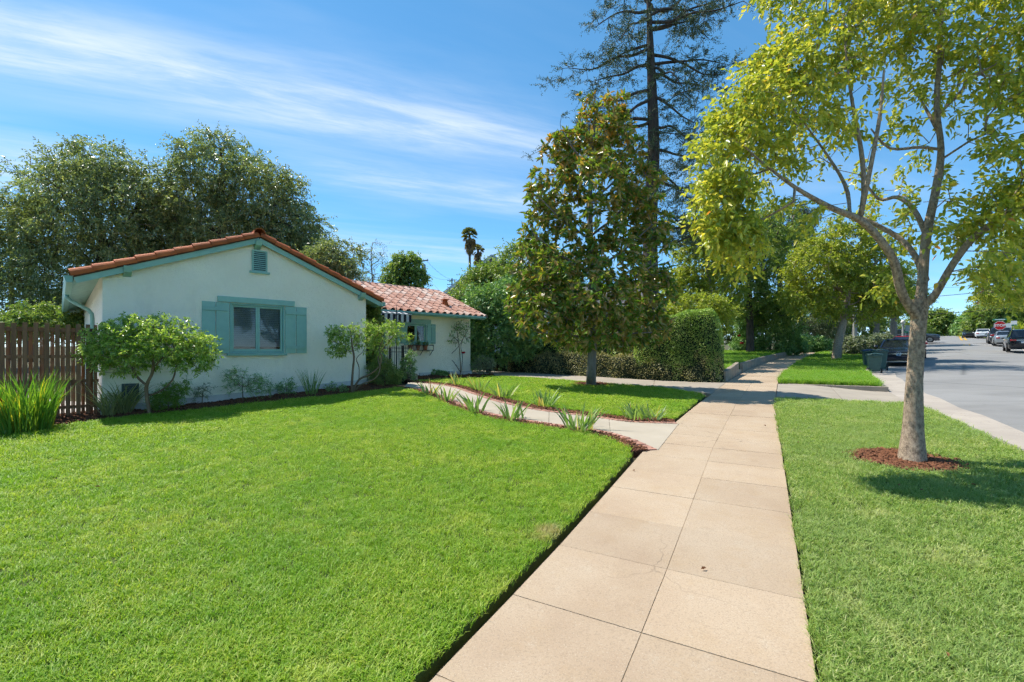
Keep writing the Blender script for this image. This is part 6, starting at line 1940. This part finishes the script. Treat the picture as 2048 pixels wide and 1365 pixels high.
M_nwall = mat('neighbour_siding', (.50, .52, .52), (.44, .46, .46), 2, rough=.85)
M_nroof = mat('neighbour_shingle', (.13, .13, .135), (.09, .09, .095), 4, rough=.9, bump=.4, bscale=20)
M_ntrim = mat('neighbour_trim', (.62, .66, .70), None, 4, rough=.7)
nh = thing('neighbour_house', 'grey two storey house whose gable shows above the laurel shrubs', 'house', (-1.6, 40, Hf(-1.6, 40)), world=True)
pk_ = P(985, 512, 40)
x0, x1, zb, ze = pk_.x - 4.2, pk_.x + 4.2, Hf(pk_.x, 40), pk_.z - 3.3
MB().add([(x0, 40, zb), (x1, 40, zb), (x1, 40, ze), (pk_.x, 40, pk_.z - .15), (x0, 40, ze), (x0, 50, zb), (x1, 50, zb), (x1, 50, ze), (pk_.x, 50, pk_.z - .15), (x0, 50, ze)],
         [(0, 1, 2, 3, 4), (9, 8, 7, 6, 5), (1, 6, 7, 2), (0, 4, 9, 5)]).build('wall', M_nwall, nh)
rf = MB()
for sx in (-1, 1):
    e = (pk_.x + sx * 4.7, ze - .35)
    q = [(pk_.x, 39.5, pk_.z), (e[0], 39.5, e[1]), (e[0], 50.5, e[1]), (pk_.x, 50.5, pk_.z)]
    rf.add(q + [(a, b, c - .14) for a, b, c in q], [(0, 1, 2, 3), (7, 6, 5, 4), (0, 4, 5, 1), (1, 5, 6, 2)])
rf = rf.build('roof', M_nroof, nh)
for sx in (-1, 1):
    MB().beam((pk_.x, 39.46, pk_.z - .1), (pk_.x + sx * 4.7, 39.46, ze - .45), .05, .28).build('barge_board', M_ntrim, nh)
wq = MB().box(pk_.x - .5, pk_.x + .5, 39.93, 39.99, pk_.z - 3.1, pk_.z - 1.7).build('window', M_ntrim, nh)
MB().box(pk_.x - .4, pk_.x + .4, 39.9, 39.925, pk_.z - 3.0, pk_.z - 1.8).build('pane', M_glass, wq)
wx0, wx1 = P(1090, 0, 38).x, P(1290, 0, 38).x
MB().box(wx0, wx1, 38, 45, Hf(wx0, 38) - .3, P(0, 612, 38).z).build('side_wing', M_nwall, nh)
MB().add([(wx0 - .4, 37.5, P(0, 614, 38).z), (wx1 + .4, 37.5, P(0, 614, 38).z), (wx1 + .4, 41.5, P(0, 560, 38).z), (wx0 - .4, 41.5, P(0, 560, 38).z), (wx1 + .4, 46, P(0, 614, 38).z), (wx0 - .4, 46, P(0, 614, 38).z)], [(0, 1, 2, 3), (3, 2, 4, 5)]).build('side_roof', M_nroof, nh)

# ================================================================ STREET FURNITURE
M_pole = mat('lamp_post_concrete', (.40, .39, .36), (.31, .30, .28), 5, rough=.85, bump=.2)
M_globe = mat('lamp_globe_glass', (.62, .62, .58), (.55, .55, .52), 4, rough=.3, spec=.5)
def lamp(label, px, Y, ytop):
    x = P(px, 0, Y).x; z0 = Hf(x, Y); zt = P(0, ytop, Y).z; h = zt - z0
    t_ = thing('lamp_post', label, 'lamp post', (x, Y, z0), group='concrete lamp posts')
    b = h - .62
    MB().lathe([(.26, -.05), (.26, .12), (.21, .18), (.18, .55), (.155, .62), (.145, .7)], 12, (x, Y, z0)).build('base', M_pole, t_)
    MB().lathe([(.135, .70), (.12, b * .5), (.10, b - .12), (.13, b - .1), (.15, b - .03), (.10, b)], 12, (x, Y, z0)).build('shaft', M_pole, t_)
    MB().lathe([(.09, b), (.12, b + .05), (.12, b + .1)], 12, (x, Y, z0)).build('collar', M_pole, t_)
    MB().lathe([(.10, b + .1), (.20, b + .22), (.24, b + .36), (.20, b + .5), (.09, b + .58), (.03, b + .62)], 14, (x, Y, z0)).build('globe', M_globe, t_, smooth=True)
lamp('nearer concrete lamp post with acorn globe beside the leaning tree', 1709, 34, 610)
lamp('farther lamp post with round globe beyond the parked red car', 1806, 54, 640)

M_bin = mat('bin_green_plastic', (.06, .125, .10), (.048, .10, .082), 8, rough=.5, spec=.4)
M_binblue = mat('bin_blue_lid', (.03, .075, .16), (.025, .06, .13), 8, rough=.45)
M_rubber = mat('black_rubber', (.014, .014, .014), (.02, .02, .02), 20, rough=.8)
def bin_(label, px, py, Y, h, yaw, lidm):
    x = P(px, 0, Y).x
    z0 = Hf(x, Y) - .145
    t_ = thing('wheelie_bin', label, 'bin', (x, Y, z0), yaw, 'wheeled bins at the kerb', world=False)
    w0, w1, d0, d1 = .19, .25, .21, .29
    MB().add([(-w0, -d0, .06), (w0, -d0, .06), (w0, d0, .06), (-w0, d0, .06), (-w1, -d1, h), (w1, -d1, h), (w1, d1, h), (-w1, d1, h)],
             [(3, 2, 1, 0), (0, 1, 5, 4), (1, 2, 6, 5), (2, 3, 7, 6), (3, 0, 4, 7), (4, 5, 6, 7)]).build('body', M_bin, t_, bev=.03)
    for sx in (-1, 1):
        MB().box(sx * .12 - .05, sx * .12 + .05, -d0 - .035, -d0 - .0, .12, h * .72).build('rib', M_bin, t_)
    MB().box(-w1 - .02, w1 + .02, -d1 - .02, d1 + .02, h - .05, h).build('rim', M_bin, t_, bev=.01)
    mb = MB()
    for i in range(7):
        y = -d1 - .05 + (2 * d1 + .1) * i / 6
        zz = h + .02 + .075 * math.sin(math.pi * (.15 + .7 * i / 6))
        mb.v += [(-w1 - .03, y, zz - .03), (0, y, zz + .01), (w1 + .03, y, zz - .03)]
    for i in range(6):
        for q in range(2):
            a = i * 3 + q
            mb.f.append((a, a + 1, a + 4, a + 3))
    o = mb.build('lid', lidm, t_, smooth=True)
    md = o.modifiers.new('thick', 'SOLIDIFY'); md.thickness = .025
    MB().beam((-w1, d1 + .07, h - .03), (w1, d1 + .07, h - .03), .03, .03).build('handle', M_bin, t_)
    for sx in (-1, 1):
        wh = MB(); cx = sx * (w0 + .03)
        wh.tube([(cx - .025, d0 + .03, .10), (cx + .025, d0 + .03, .10)], .10, 14)
        w = wh.build('wheel', M_rubber, t_)
        MB().tube([(cx - .03, d0 + .03, .10), (cx + .03, d0 + .03, .10)], .05, 10).build('hub', M_pole, w)
bin_('green wheeled bin standing in front of the other bins', 1748, 742, 20.3, .78, R(150), M_bin)
bin_('taller dark green wheeled bin behind the front one, next to the coupe', 1760, 737, 21.6, .90, R(150), M_bin)
bin_('bin with a blue lid nearest the parkway grass', 1738, 735, 22.4, .88, R(150), M_binblue)

M_steel = mat('galvanised_steel', (.40, .41, .42), (.33, .34, .35), 8, rough=.45, metal=.6)
M_signred = mat('stop_red', (.50, .018, .02), (.44, .015, .018), 4, rough=.45)
M_signwhite = mat('sign_white', (.72, .73, .74), (.66, .67, .68), 4, rough=.5)
M_signgreen = mat('street_sign_green', (.015, .20, .11), (.012, .17, .095), 4, rough=.5)
M_signorange = mat('sign_orange', (.75, .28, .02), (.68, .25, .02), 4, rough=.5)
M_signback = mat('sign_back', (.30, .36, .40), (.25, .31, .35), 4, rough=.5)

def text_mesh(body, size, material, parent, name='lettering', loc=(0, 0, 0), rot=(R(90), 0, 0), bold=0.0):
    cu = bpy.data.curves.new(name, 'FONT')
    cu.body = body; cu.size = size; cu.align_x = 'CENTER'; cu.align_y = 'CENTER'; cu.extrude = .004; cu.offset = bold
    tmp = bpy.data.objects.new('tmp_text', cu); COL.objects.link(tmp)
    bpy.context.view_layer.update()
    me = bpy.data.meshes.new_from_object(tmp.evaluated_get(bpy.context.evaluated_depsgraph_get()))
    bpy.data.objects.remove(tmp); bpy.data.curves.remove(cu)
    me.materials.clear(); me.materials.append(material)
    o = bpy.data.objects.new(name, me); COL.objects.link(o)
    o.parent = parent; o.location = loc; o.rotation_euler = rot
    return o

def sign(name, label, px, py, Y, shape, size, material, extra=None, group=None, zlow=None, yaw=None):
    c = P(px, py, Y)
    z0 = Hf(c.x, Y)
    yaw = -math.atan2(c.x, c.y) * .9 if yaw is None else yaw
    t_ = thing(name, label, 'sign', (c.x, Y, z0), yaw, group, world=False)
    hz = c.z - z0
    MB().tube([(0, .03, -.1), (0, .03, hz + size * .55)], .032, 8).build('post', M_steel, t_)
    if shape == 'oct':
        for r_, m_, y, th in ((size * .541, M_signwhite, 0, .008), (size * .505, material, -.006, .005)):
            v = [(r_ * math.cos(R(22.5 + 45 * i)), r_ * math.sin(R(22.5 + 45 * i))) for i in range(8)]
            MB().add([(a, y - th, hz + b) for a, b in v] + [(a, y, hz + b) for a, b in v], [tuple(range(8)), tuple(range(15, 7, -1))] + [(i, i + 8, (i + 1) % 8 + 8, (i + 1) % 8) for i in range(8)]).build('face' if m_ is material else 'border', m_, t_)
    else:
        w, h = size if hasattr(size, '__len__') else (size, size)
        if shape == 'diamond':
            v = [(0, -w * .707), (w * .707, 0), (0, w * .707), (-w * .707, 0)]
        else:
            v = [(-w / 2, -h / 2), (w / 2, -h / 2), (w / 2, h / 2), (-w / 2, h / 2)]
        MB().add([(a, -.008, hz + b) for a, b in v] + [(a, 0, hz + b) for a, b in v], [(0, 1, 2, 3), (7, 6, 5, 4)] + [(i, i + 4, (i + 1) % 4 + 4, (i + 1) % 4) for i in range(4)]).build('face', material, t_)
    return t_, hz
t_, hz = sign('stop_sign', 'red octagonal STOP sign on a post beyond the parked silver hatchback', 2000, 651.5, 49.5, 'oct', .92, M_signred)
text_mesh('STOP', .36, M_signwhite, t_, loc=(0, -.017, hz), bold=.012)
MB().box(-.55, .55, -.01, .01, hz + .55, hz + .75).build('street_name_blade', M_signgreen, t_)
MB().box(-.38, .38, -.013, -.0101, hz + .61, hz + .69).build('name_band', M_signwhite, t_)
def sign2(name, label, px, py, Y, shape, w, h, material):
    c = P(px, py, Y); z0 = Hf(c.x, Y)
    t_ = thing(name, label, 'sign', (c.x, Y, z0), -math.atan2(c.x, c.y) * .9, None, world=False)
    hz = c.z - z0
    MB().tube([(0, .03, -.1), (0, .03, hz + h * .5)], .03, 8).build('post', M_steel, t_)
    v = [(0, -w * .707), (w * .707, 0), (0, w * .707), (-w * .707, 0)] if shape == 'diamond' else [(-w / 2, -h / 2), (w / 2, -h / 2), (w / 2, h / 2), (-w / 2, h / 2)]
    MB().add([(a, -.008, hz + b) for a, b in v] + [(a, 0, hz + b) for a, b in v], [(0, 1, 2, 3), (7, 6, 5, 4)] + [(i, i + 4, (i + 1) % 4 + 4, (i + 1) % 4) for i in range(4)]).build('face', material, t_)
    return t_, hz
sign2('warning_sign', 'orange diamond warning sign just below the stop sign', 2005, 661, 52, 'diamond', .62, .62, M_signorange)
sign2('warning_sign', 'small orange diamond warning sign by the road crest', 1948, 663.5, 88, 'diamond', .62, .62, M_signorange)
t_, hz = sign2('parking_sign', 'white rectangular street sign above the black sport utility car', 2028, 647, 46, 'rect', .42, .50, M_signwhite)
MB().box(-.18, .18, -.012, -.0085, hz - .24, hz - .12).build('green_band', M_signgreen, t_)
sign2('parking_sign', 'white street sign between the stop sign and the taller white sign', 2017.5, 652.5, 50, 'rect', .44, .62, M_signwhite)
sign2('street_sign', 'sign seen from its grey back beside the farther lamp post', 1817.5, 657, 50, 'rect', .56, .66, M_signback)
t_, hz = sign2('street_name_sign', 'small green street name sign below the grey backed sign', 1811.5, 664.5, 56, 'rect', .55, .16, M_signgreen)
sign2('notice_board', 'small white notice on a post beyond the coupe', 1769.5, 668.5, 43, 'rect', .28, .36, M_signwhite)

# ---- utility poles, wires
M_wood = mat('weathered_pole_wood', (.13, .10, .08), (.08, .065, .055), 4, rough=.95, stretch=(5, 5, .4))
def upole(label, px, Y, ytop, arms, can=False, r=.14):
    x = P(px, 0, Y).x; z0 = Hf(x, Y); zt = P(0, ytop, Y).z
    t_ = thing('utility_pole', label, 'utility pole', (x, Y, z0), group='wooden utility poles')
    MB().tube([(x, Y, z0 - .2), (x, Y, zt)], [r * 1.2, r * .85], 10).build('mast', M_wood, t_)
    for py, w, tilt in arms:
        z = P(0, py, Y).z
        arm = MB().beam((x - w, Y - .12, z - tilt), (x + w, Y - .12, z + tilt), .11, .13).build('crossarm', M_wood, t_)
        for q in (-.92, -.5, .5, .92):
            MB().lathe([(.05, 0), (.06, .08), (.03, .16)], 6, (x + w * q, Y - .12, z + tilt * q + .06)).build('insulator', M_globe, arm)
    if can:
        MB().lathe([(.26, 0), (.28, .1), (.28, .95), (.2, 1.05)], 12, (x + .62, Y - .1, P(0, 545, Y).z)).build('transformer', M_signback, t_, smooth=False)
    return Vector((x, Y, zt))
A1 = upole('utility pole with grey transformer behind the round dark tree', 838, 60, 519, [(523.5, 1.25, .15), (557, .9, -.05)], True)
A2 = upole('distant three armed utility pole beside the laurel crown', 904, 105, 557, [(561, 1.1, .05), (570, 1.1, .0), (580, 1.1, .0)], r=.17)
A3 = upole('thick utility pole rising through the elm beside the fence', 57, 34, 400, [(415, .3, 0)], r=.24)
A4 = upole('pole with a long crossarm at the edge of the elm', 24, 40, 445, [(456, 2.2, -.15)], r=.16)
def wire(label, a, b, sag, r=.012):
    pts = [a + (b - a) * (i / 14) + Vector((0, 0, -4 * sag * (i / 14) * (1 - i / 14))) for i in range(15)]
    o = MB().tube(pts, r, 4, cap=False).build('overhead_wire', M_iron)
    tag(o, label, 'wire', 'overhead wires')
for i, (dx, py) in enumerate(((-1.1, 561), (1.0, 561))):
    wire(['upper overhead wire from the transformer pole to the three armed pole', 'second overhead wire from the transformer pole to the three armed pole'][i], A1 + Vector((dx, 0, -.2)), A2 + Vector((dx, 0, -.3)), .8, .02)
wire('service wire dropping from the transformer pole behind the wing roof', P(857, 557, 60), P(960, 640, 32), .4, .014)
wire('upper dark wire spanning the street above the far cars', P(1700, 600, 62), P(2120, 562, 60), .6, .035)
wire('lower dark wire spanning the street above the far trees', P(1700, 632, 64), P(2120, 602, 62), .6, .035)
wire('thin pale wire high over the street beside the tree fork', P(1780, 575, 62), P(2120, 556, 60), .5, .015)

# ---- palms
M_frond = leafmat('palm_frond', [(0, (0.105, 0.128, 0.053)), (.5, (0.195, 0.210, 0.090)), (1, (0.345, 0.315, 0.150))], rough=.5, trans=.15)
M_skirt = leafmat('dead_palm_frond', [(0, (.16, .105, .05)), (.5, (.28, .19, .09)), (1, (.38, .28, .15))], rough=.8, trans=.1)
M_ptrunk = mat('palm_trunk', (.14, .11, .085), (.09, .07, .055), 3, rough=.95, bump=.5, bscale=6)
def palm(label, px, Y, ytop, rpx, skirt=.35, tr=.22, n=34, skirt_px=0):
    c = P(px, ytop + rpx * .8, Y); rad = rpx * Y / F
    z0 = Hf(c.x, Y)
    t_ = thing('fan_palm', label, 'palm', (c.x, Y, z0), group='fan palms')
    MB().tube([(c.x, Y, z0 - .2), (c.x + .1, Y, (z0 + c.z) / 2), (c.x, Y, c.z)], [tr * 1.4, tr, tr * .85], 9).build('trunk', M_ptrunk, t_)
    for nm, m_, lo, hi, cnt, rr in (('crown', M_frond, -.35, 1.2, n, 1.0), ('skirt', M_skirt, -1.5, -.6, int(n * 1.2), .95)):
        if nm == 'skirt' and not skirt: continue
        Vv, Ff, Aa = [], [], []
        for i in range(cnt):
            az = rng.uniform(0, 6.283); el = rng.uniform(lo, hi)
            d = np.array([math.cos(az) * math.cos(el), math.sin(az) * math.cos(el), math.sin(el)])
            st = np.array([c.x, Y, c.z]) - (np.array([0, 0, rng.uniform(0, skirt * rad * 3)]) if nm == 'skirt' else 0)
            hub = st + d * rad * .45 * rr
            s = unit(np.cross(d, np.array([0, 0, 1.0]) + rng.normal(0, .1, 3)))
            a = rng.random()
            for k in range(13):
                an = R(-78 + 13 * k)
                dd = d * math.cos(an) + s * math.sin(an)
                tip = hub + dd * rad * .58 * rr + np.array([0, 0, -rad * .16])
                w = s * math.cos(an) - d * math.sin(an)
                b = len(Vv)
                Vv += [hub, hub + dd * rad * .3 + w * rad * .035, tip, hub + dd * rad * .3 - w * rad * .035]
                Ff += [(b, b + 1, b + 2), (b, b + 2, b + 3)]; Aa += [a] * 4
            b = len(Vv); w = s * rad * .02
            Vv += [st - w, st + w, hub]; Ff += [(b, b + 1, b + 2)]; Aa += [a] * 3
        o = npmesh(nm, np.array(Vv), np.array(Ff), m_, t_, np.array(Aa)); o['kind'] = 'stuff'
palm('taller of the two slim fan palms over the wing roof', 939, 92, 455, 18, .5, .26)
palm('shorter fan palm leaning close to the taller one', 956, 95, 488, 14, .55, .28)
palm('fan palm with thick tan skirt of dead fronds above the stop sign', 1975, 82, 535, 26, 1.1, .4, 44)
palm('second skirted fan palm behind the first, partly hidden by leaves', 1992, 88, 540, 20, 1.1, .4, 36)
palm('far palm crown peeping out beside the cedar trunk', 1356, 70, 548, 16, .3, .25)

# ================================================================ CARS
def paint(name, c, rough=.25, metal=.3):
    m, nt, b = principled(name)
    col = ramp(nt, noise(nt, 1.5, 3), [(.3, tuple(x * .9 for x in c)), (.7, c)])
    L(nt, col, b.inputs['Base Color'])
    b.inputs['Roughness'].default_value = rough; b.inputs['Metallic'].default_value = metal; b.inputs['Coat Weight'].default_value = .6; b.inputs['Coat Roughness'].default_value = .05
    return m
M_pblack = paint('black_car_paint', (.012, .014, .02)); M_pnavy = paint('navy_car_paint', (.012, .018, .035)); M_pred = paint('red_car_paint', (.38, .02, .018))
M_psilver = paint('silver_car_paint', (.42, .44, .46), .3, .6); M_pwhite = paint('white_car_paint', (.62, .63, .64), .3, 0); M_pgrey = paint('grey_car_paint', (.05, .06, .075))
M_cglass = paint('car_window_glass', (.012, .016, .02), .06, 0)
M_tyre = mat('tyre_rubber', (.016, .016, .017), None, 12, rough=.85)
M_rim = mat('alloy_rim', (.30, .30, .31), None, 6, rough=.3, metal=.8)
M_chrome = mat('chrome', (.62, .63, .65), None, 6, rough=.15, metal=1.0)
M_head = mat('headlight_lens', (.55, .60, .65), None, 6, rough=.1, spec=.8)
M_tail = mat('tail_light_lens', (.55, .02, .015), (.45, .015, .012), 6, rough=.2, spec=.6)
M_trimb = mat('black_trim', (.012, .012, .013), None, 6, rough=.5)

def car(name, label, t, c, yaw_extra, body_m, kind='sedan', front=True, rear=True, emblem=False, group='cars on the street'):
    """x runs to the nose; stations give height of shoulder line, hood/deck, roof"""
    Lc, Wc, belt, roofz, nose, tail, cab0, cab1, rf0, rf1, clr = {
        'coupe': (4.65, 1.86, .93, 1.38, .80, .98, 1.05, -1.75, .25, -.95, .16),
        'sedan': (4.6, 1.80, .92, 1.44, .80, 1.0, 1.05, -1.80, .25, -1.0, .17),
        'hatch': (4.4, 1.76, .95, 1.50, .82, 1.08, 1.25, -2.0, .35, -1.35, .17),
        'suv': (4.95, 1.98, 1.12, 1.76, 1.02, 1.2, 1.10, -2.35, .30, -2.05, .22)}[kind]
    x, y = xy(t, c); z0 = Hf(x, y) - .10
    dc = float(KC(t + .5) - KC(t - .5))
    v = np.array([.4845 + .875 * dc, .875 - .4845 * dc])
    yaw = math.atan2(v[1], v[0]) + yaw_extra
    t_ = thing(name, label, 'car', (float(x), float(y), z0), yaw, group, world=False)
    h = Lc / 2
    xs = [h, h - .06, h - .25, h - .75, cab0 + .05, .2, -1.0, cab1 - .02, -h + .35, -h + .06, -h]
    mb = MB(); rows_ = []
    for i, xx in enumerate(xs):
        e = min(1, (h - abs(xx)) / .55)
        wf = Wc / 2 * (.80 + .20 * math.sqrt(max(0, 1 - (1 - e) ** 2)))
        top = np.interp(-xx, [-h, -h + .25, -cab0, -cab1, h - .3, h], [nose - .12, nose, belt, tail + .0, tail - .02, tail - .16])
        low = clr + (.10 if i in (0, len(xs) - 1) else .02 if i in (1, len(xs) - 2) else 0)
        sh = min(belt, top - .02)
        half = [(0, low), (wf * .86, low), (wf * .97, low + .12), (wf, (low + sh) / 2 + .05), (wf * .985, sh - .05), (wf * .90, top - .012), (wf * .5, top + .012), (0, top + .02)]
        rows_.append([(xx, yy, zz) for yy, zz in half] + [(xx, -yy, zz) for yy, zz in half[-2:0:-1]])
    m = len(rows_[0])
    vs_ = [p for r in rows_ for p in r]
    fs_ = [(i * m + k, i * m + (k + 1) % m, (i + 1) * m + (k + 1) % m, (i + 1) * m + k) for i in range(len(xs) - 1) for k in range(m)]
    fs_ += [tuple(range(m))[::-1], tuple(range((len(xs) - 1) * m, len(xs) * m))]
    o = mb.add(vs_, fs_).build('body', body_m, t_, smooth=True)
    o.modifiers.new('edge', 'EDGE_SPLIT').split_angle = R(38)
    # glasshouse
    gw, rw = Wc / 2 * .90, Wc / 2 * .70
    bz0, bz1 = belt - .03, roofz - .05
    g = [(cab0, gw * .9, bz0 - .02), (cab0 - .15, gw, bz0), (cab1 + .15, gw, bz0), (cab1, gw * .88, bz0 - .0)]
    r_ = [(rf0, rw * .92, bz1 - .0), (rf0 - .2, rw, bz1 + .02), (rf1 + .2, rw, bz1 + .02), (rf1, rw * .92, bz1 - .01)]
    lo = g + [(a, -b, cz) for a, b, cz in g[::-1]]; up = r_ + [(a, -b, cz) for a, b, cz in r_[::-1]]
    n_ = len(lo)
    MB().add(lo + up, [(i, (i + 1) % n_, (i + 1) % n_ + n_, i + n_) for i in range(n_)]).build('window_glass', M_cglass, t_)
    rp = [(a + (.03 if a > 0 else -.03), b * 1.02, cz) for a, b, cz in up]
    MB().add(rp + [(a * .9, b * .82, roofz) for a, b, cz in up], [(i, (i + 1) % n_, (i + 1) % n_ + n_, i + n_) for i in range(n_)] + [tuple(range(n_, 2 * n_))]).build('roof_panel', body_m, t_, smooth=False)
    for s in (-1, 1):
        for (xa, xb) in ((cab0 - .02, rf0), (-.30, -.30), (cab1 + .05, rf1)):
            ya, yb = (gw * .95 if xa != -.30 else gw) * s, rw * s
            MB().beam((xa, ya, bz0 - .01), (xb, yb * 1.0, bz1 + .02), .06, .05, (1, 0, 0)).build('pillar', body_m, t_)
        MB().ell((cab0 - .25, s * (Wc / 2 + .07), belt + .03), (.07, .11, .07), 8, 6).build('mirror', body_m, t_, smooth=True)
        if front:
            MB().add([(h - .10, s * Wc * .30, nose - .16), (h - .24, s * Wc * .46, nose - .10), (h - .30, s * Wc * .465, nose - .18), (h - .055, s * Wc * .30, nose - .23)], [(0, 1, 2, 3)]).build('headlight', M_head, t_)
        if rear:
            MB().box(-h - .012, -h + .14, min(s * Wc * .26, s * Wc * .425), max(s * Wc * .26, s * Wc * .425), tail - .34, tail - .22).build('tail_light', M_tail, t_, bev=.01)
    wr = .36 if kind == 'suv' else .325
    for xx in (h - .90, -h + .95):
        for s in (-1, 1):
            yy = s * (Wc / 2 - .10)
            w_ = MB().tube([(xx, yy - .115, wr), (xx, yy + .115, wr)], wr, 20).build('wheel', M_tyre, t_)
            MB().tube([(xx, yy - .118, wr), (xx, yy + .118, wr)], wr * .68, 16).build('rim', M_rim, w_)
            MB().tube([(xx, yy + s * .119 - .004, wr), (xx, yy + s * .119 + .004, wr)], wr * .18, 8).build('hub_cap', M_trimb, w_)
            arch = MB()
            for k in range(13):
                an = math.pi * k / 12
                for rr in (wr * 1.02, wr * 1.17):
                    arch.v.append((xx + rr * math.cos(an), s * (Wc / 2 + .004), wr + rr * math.sin(an)))
            arch.f = [(2 * k, 2 * k + 1, 2 * k + 3, 2 * k + 2) for k in range(12)]
            arch.build('wheel_arch', M_trimb, t_)
    if front:
        MB().box(h - .05, h + .012, -Wc * .27, Wc * .27, nose - .33, nose - .16).build('grille', M_trimb, t_, bev=.02)
        MB().box(h - .04, h + .02, -Wc * .38, Wc * .38, clr + .04, clr + .16).build('lower_intake', M_trimb, t_, bev=.02)
    if rear:
        MB().box(-h - .016, -h + .02, -.26, .26, tail - .52, tail - .38).build('licence_plate', M_signwhite, t_)
        MB().box(-h - .014, -h + .05, -Wc * .40, Wc * .40, clr + .03, clr + .17).build('bumper_trim', M_trimb, t_, bev=.015)
        MB().box(-h - .01, -h + .03, -Wc * .26, Wc * .26, tail - .30, tail - .27).build('tail_bar', M_chrome, t_)
    if emblem:
        e0 = h + .022
        MB().box(h - .02, h + .017, -Wc * .27, Wc * .27, nose - .255, nose - .225).build('grille_bar', M_chrome, t_)
        em = MB()
        ring = [(e0, .10 * math.cos(R(20 * k)), nose - .24 + .10 * math.sin(R(20 * k))) for k in range(19)]
        em.tube(ring, .014, 5, cap=False)
        for k in range(3):
            an = R(90 + 120 * k)
            em.tube([(e0, 0, nose - .24), (e0, .095 * math.cos(an), nose - .24 + .095 * math.sin(an))], [.022, .006], 4)
        em.build('star_emblem', M_chrome, t_)
        MB().box(h + .0, h + .03, -Wc * .40, Wc * .40, clr + .015, clr + .035).build('chin_strip', M_chrome, t_)
    return t_
PI = math.pi
car('coupe', 'dark blue black coupe with star emblem parked nose first behind the bins', 32.4, float(KC(32.4)) + 1.30, PI, M_pnavy, 'coupe', emblem=True)
car('parked_car', 'red car parked behind the dark coupe', 39.0, float(KC(39)) + 1.30, PI, M_pred, 'hatch')
car('sport_utility_car', 'black sport utility car with red tail lights parked across the street', 52.0, float(KC(52)) + 7.75, 0, M_pblack, 'suv')
car('hatchback', 'silver hatchback parked ahead of the black sport utility car', 65.5, float(KC(65.5)) + 7.55, 0, M_psilver, 'hatch')
car('parked_car', 'dark car parked just ahead of the silver hatchback', 71.5, float(KC(71.5)) + 7.5, 0, M_pgrey, 'suv')
car('crossing_car', 'dark sport utility car crossing at the intersection behind the tree trunk', 76.5, 16.9, -PI / 2, M_pgrey, 'suv')
car('crossing_car', 'silver white sedan stopped beyond the far intersection', 97, float(KC(97)) + 7.0, 0, M_pwhite, 'sedan')
car('distant_car', 'white sport utility car driving near the road crest', 112, float(KC(112)) + 6.3, PI, M_pwhite, 'suv')
car('distant_car', 'small dark car just left of the silver white sedan', 101, float(KC(101)) + 5.6, PI, M_pnavy, 'hatch')

# ================================================================ SMALL THINGS
# yard sign at the bed's near end
ys = G(-14, 872)
t_ = thing('yard_sign', 'red and black octagonal yard sign on a stake beside the big strap plant', 'sign', ys, R(18), world=False)
M_ysred = mat('yard_sign_red', (.55, .06, .025), None, 6, rough=.4); M_ysblk = mat('yard_sign_black', (.015, .015, .016), None, 6, rough=.4)
MB().box(-.012, .012, -.004, .012, -.1, .42).build('stake', M_steel, t_)
def octo(r_, y, th, m_, nm, zc):
    v = [(r_ * math.cos(R(22.5 + 45 * i)), r_ * math.sin(R(22.5 + 45 * i))) for i in range(8)]
    MB().add([(a, y - th, zc + b) for a, b in v] + [(a, y, zc + b) for a, b in v], [tuple(range(8)), tuple(range(15, 7, -1))] + [(i, i + 8, (i + 1) % 8 + 8, (i + 1) % 8) for i in range(8)]).build(nm, m_, t_)
octo(.20, -.006, .006, M_ysblk, 'panel', .47)
octo(.185, -.0125, .002, M_ysred, 'red_face', .47)
MB().box(-.19, .19, -.0175, -.0147, .405, .525).build('black_band', M_ysblk, t_)
text_mesh('E', .13, M_signwhite, t_, loc=(.135, -.0185, .466), bold=.004)
MB().box(-.22, .22, -.012, -.006, .19, .255).build('lower_strip', M_ysblk, t_)
text_mesh('om', .06, M_signwhite, t_, loc=(.165, -.0135, .226), bold=.001)
# fallen leaves
M_fallen = mat('fallen_leaf_brown', (.34, .17, .07), (.24, .11, .05), 30, rough=.8, rnd=.3)
for i, (px, py, lab) in enumerate(((704, 978, 'small brown fallen leaf in the middle of the front lawn'), (195, 983, 'pale fallen leaf on the lawn before the camellia'), (1268, 944, 'brown fallen leaf on the sidewalk edge by the path'),
                                   (1843, 990, 'tan fallen leaf on the parkway grass below the mulch ring'), (1798, 980, 'reddish fallen leaf on the parkway grass near the tan one'), (1947, 979, 'dark fallen leaf on the parkway grass in the tree shade'),
                                   (1530, 857, 'pale fallen leaf at the sidewalk edge under the magnolia shadow'), (1895, 1330, 'dark red fallen leaf low on the parkway grass'), (1596, 892, 'small dry leaf on the parkway grass beside the sidewalk'),
                                   (1407, 1142, 'dark speck of a dry leaf on the sidewalk slabs'))):
    g = G(px, py)
    yw = rng.uniform(0, 6.28); s = rng.uniform(.016, .03)
    up = .045 if py != 944 and px not in (1407,) else .012
    vs_ = [(-s, 0, .004), (-.3 * s, .42 * s, .016), (.5 * s, .3 * s, .014), (s, 0, .006), (.5 * s, -.3 * s, .012), (-.3 * s, -.42 * s, .015), (0, 0, .0)]
    o = MB().add(vs_, [(0, 6, 1), (1, 6, 2), (2, 6, 3), (3, 6, 4), (4, 6, 5), (5, 6, 0)]).build('fallen_leaf', M_fallen)
    o.location = (g.x, g.y, g.z + up); o.rotation_euler = (rng.uniform(-.3, .3), rng.uniform(-.3, .3), yw)
    tag(o, lab, 'leaf', 'fallen leaves')
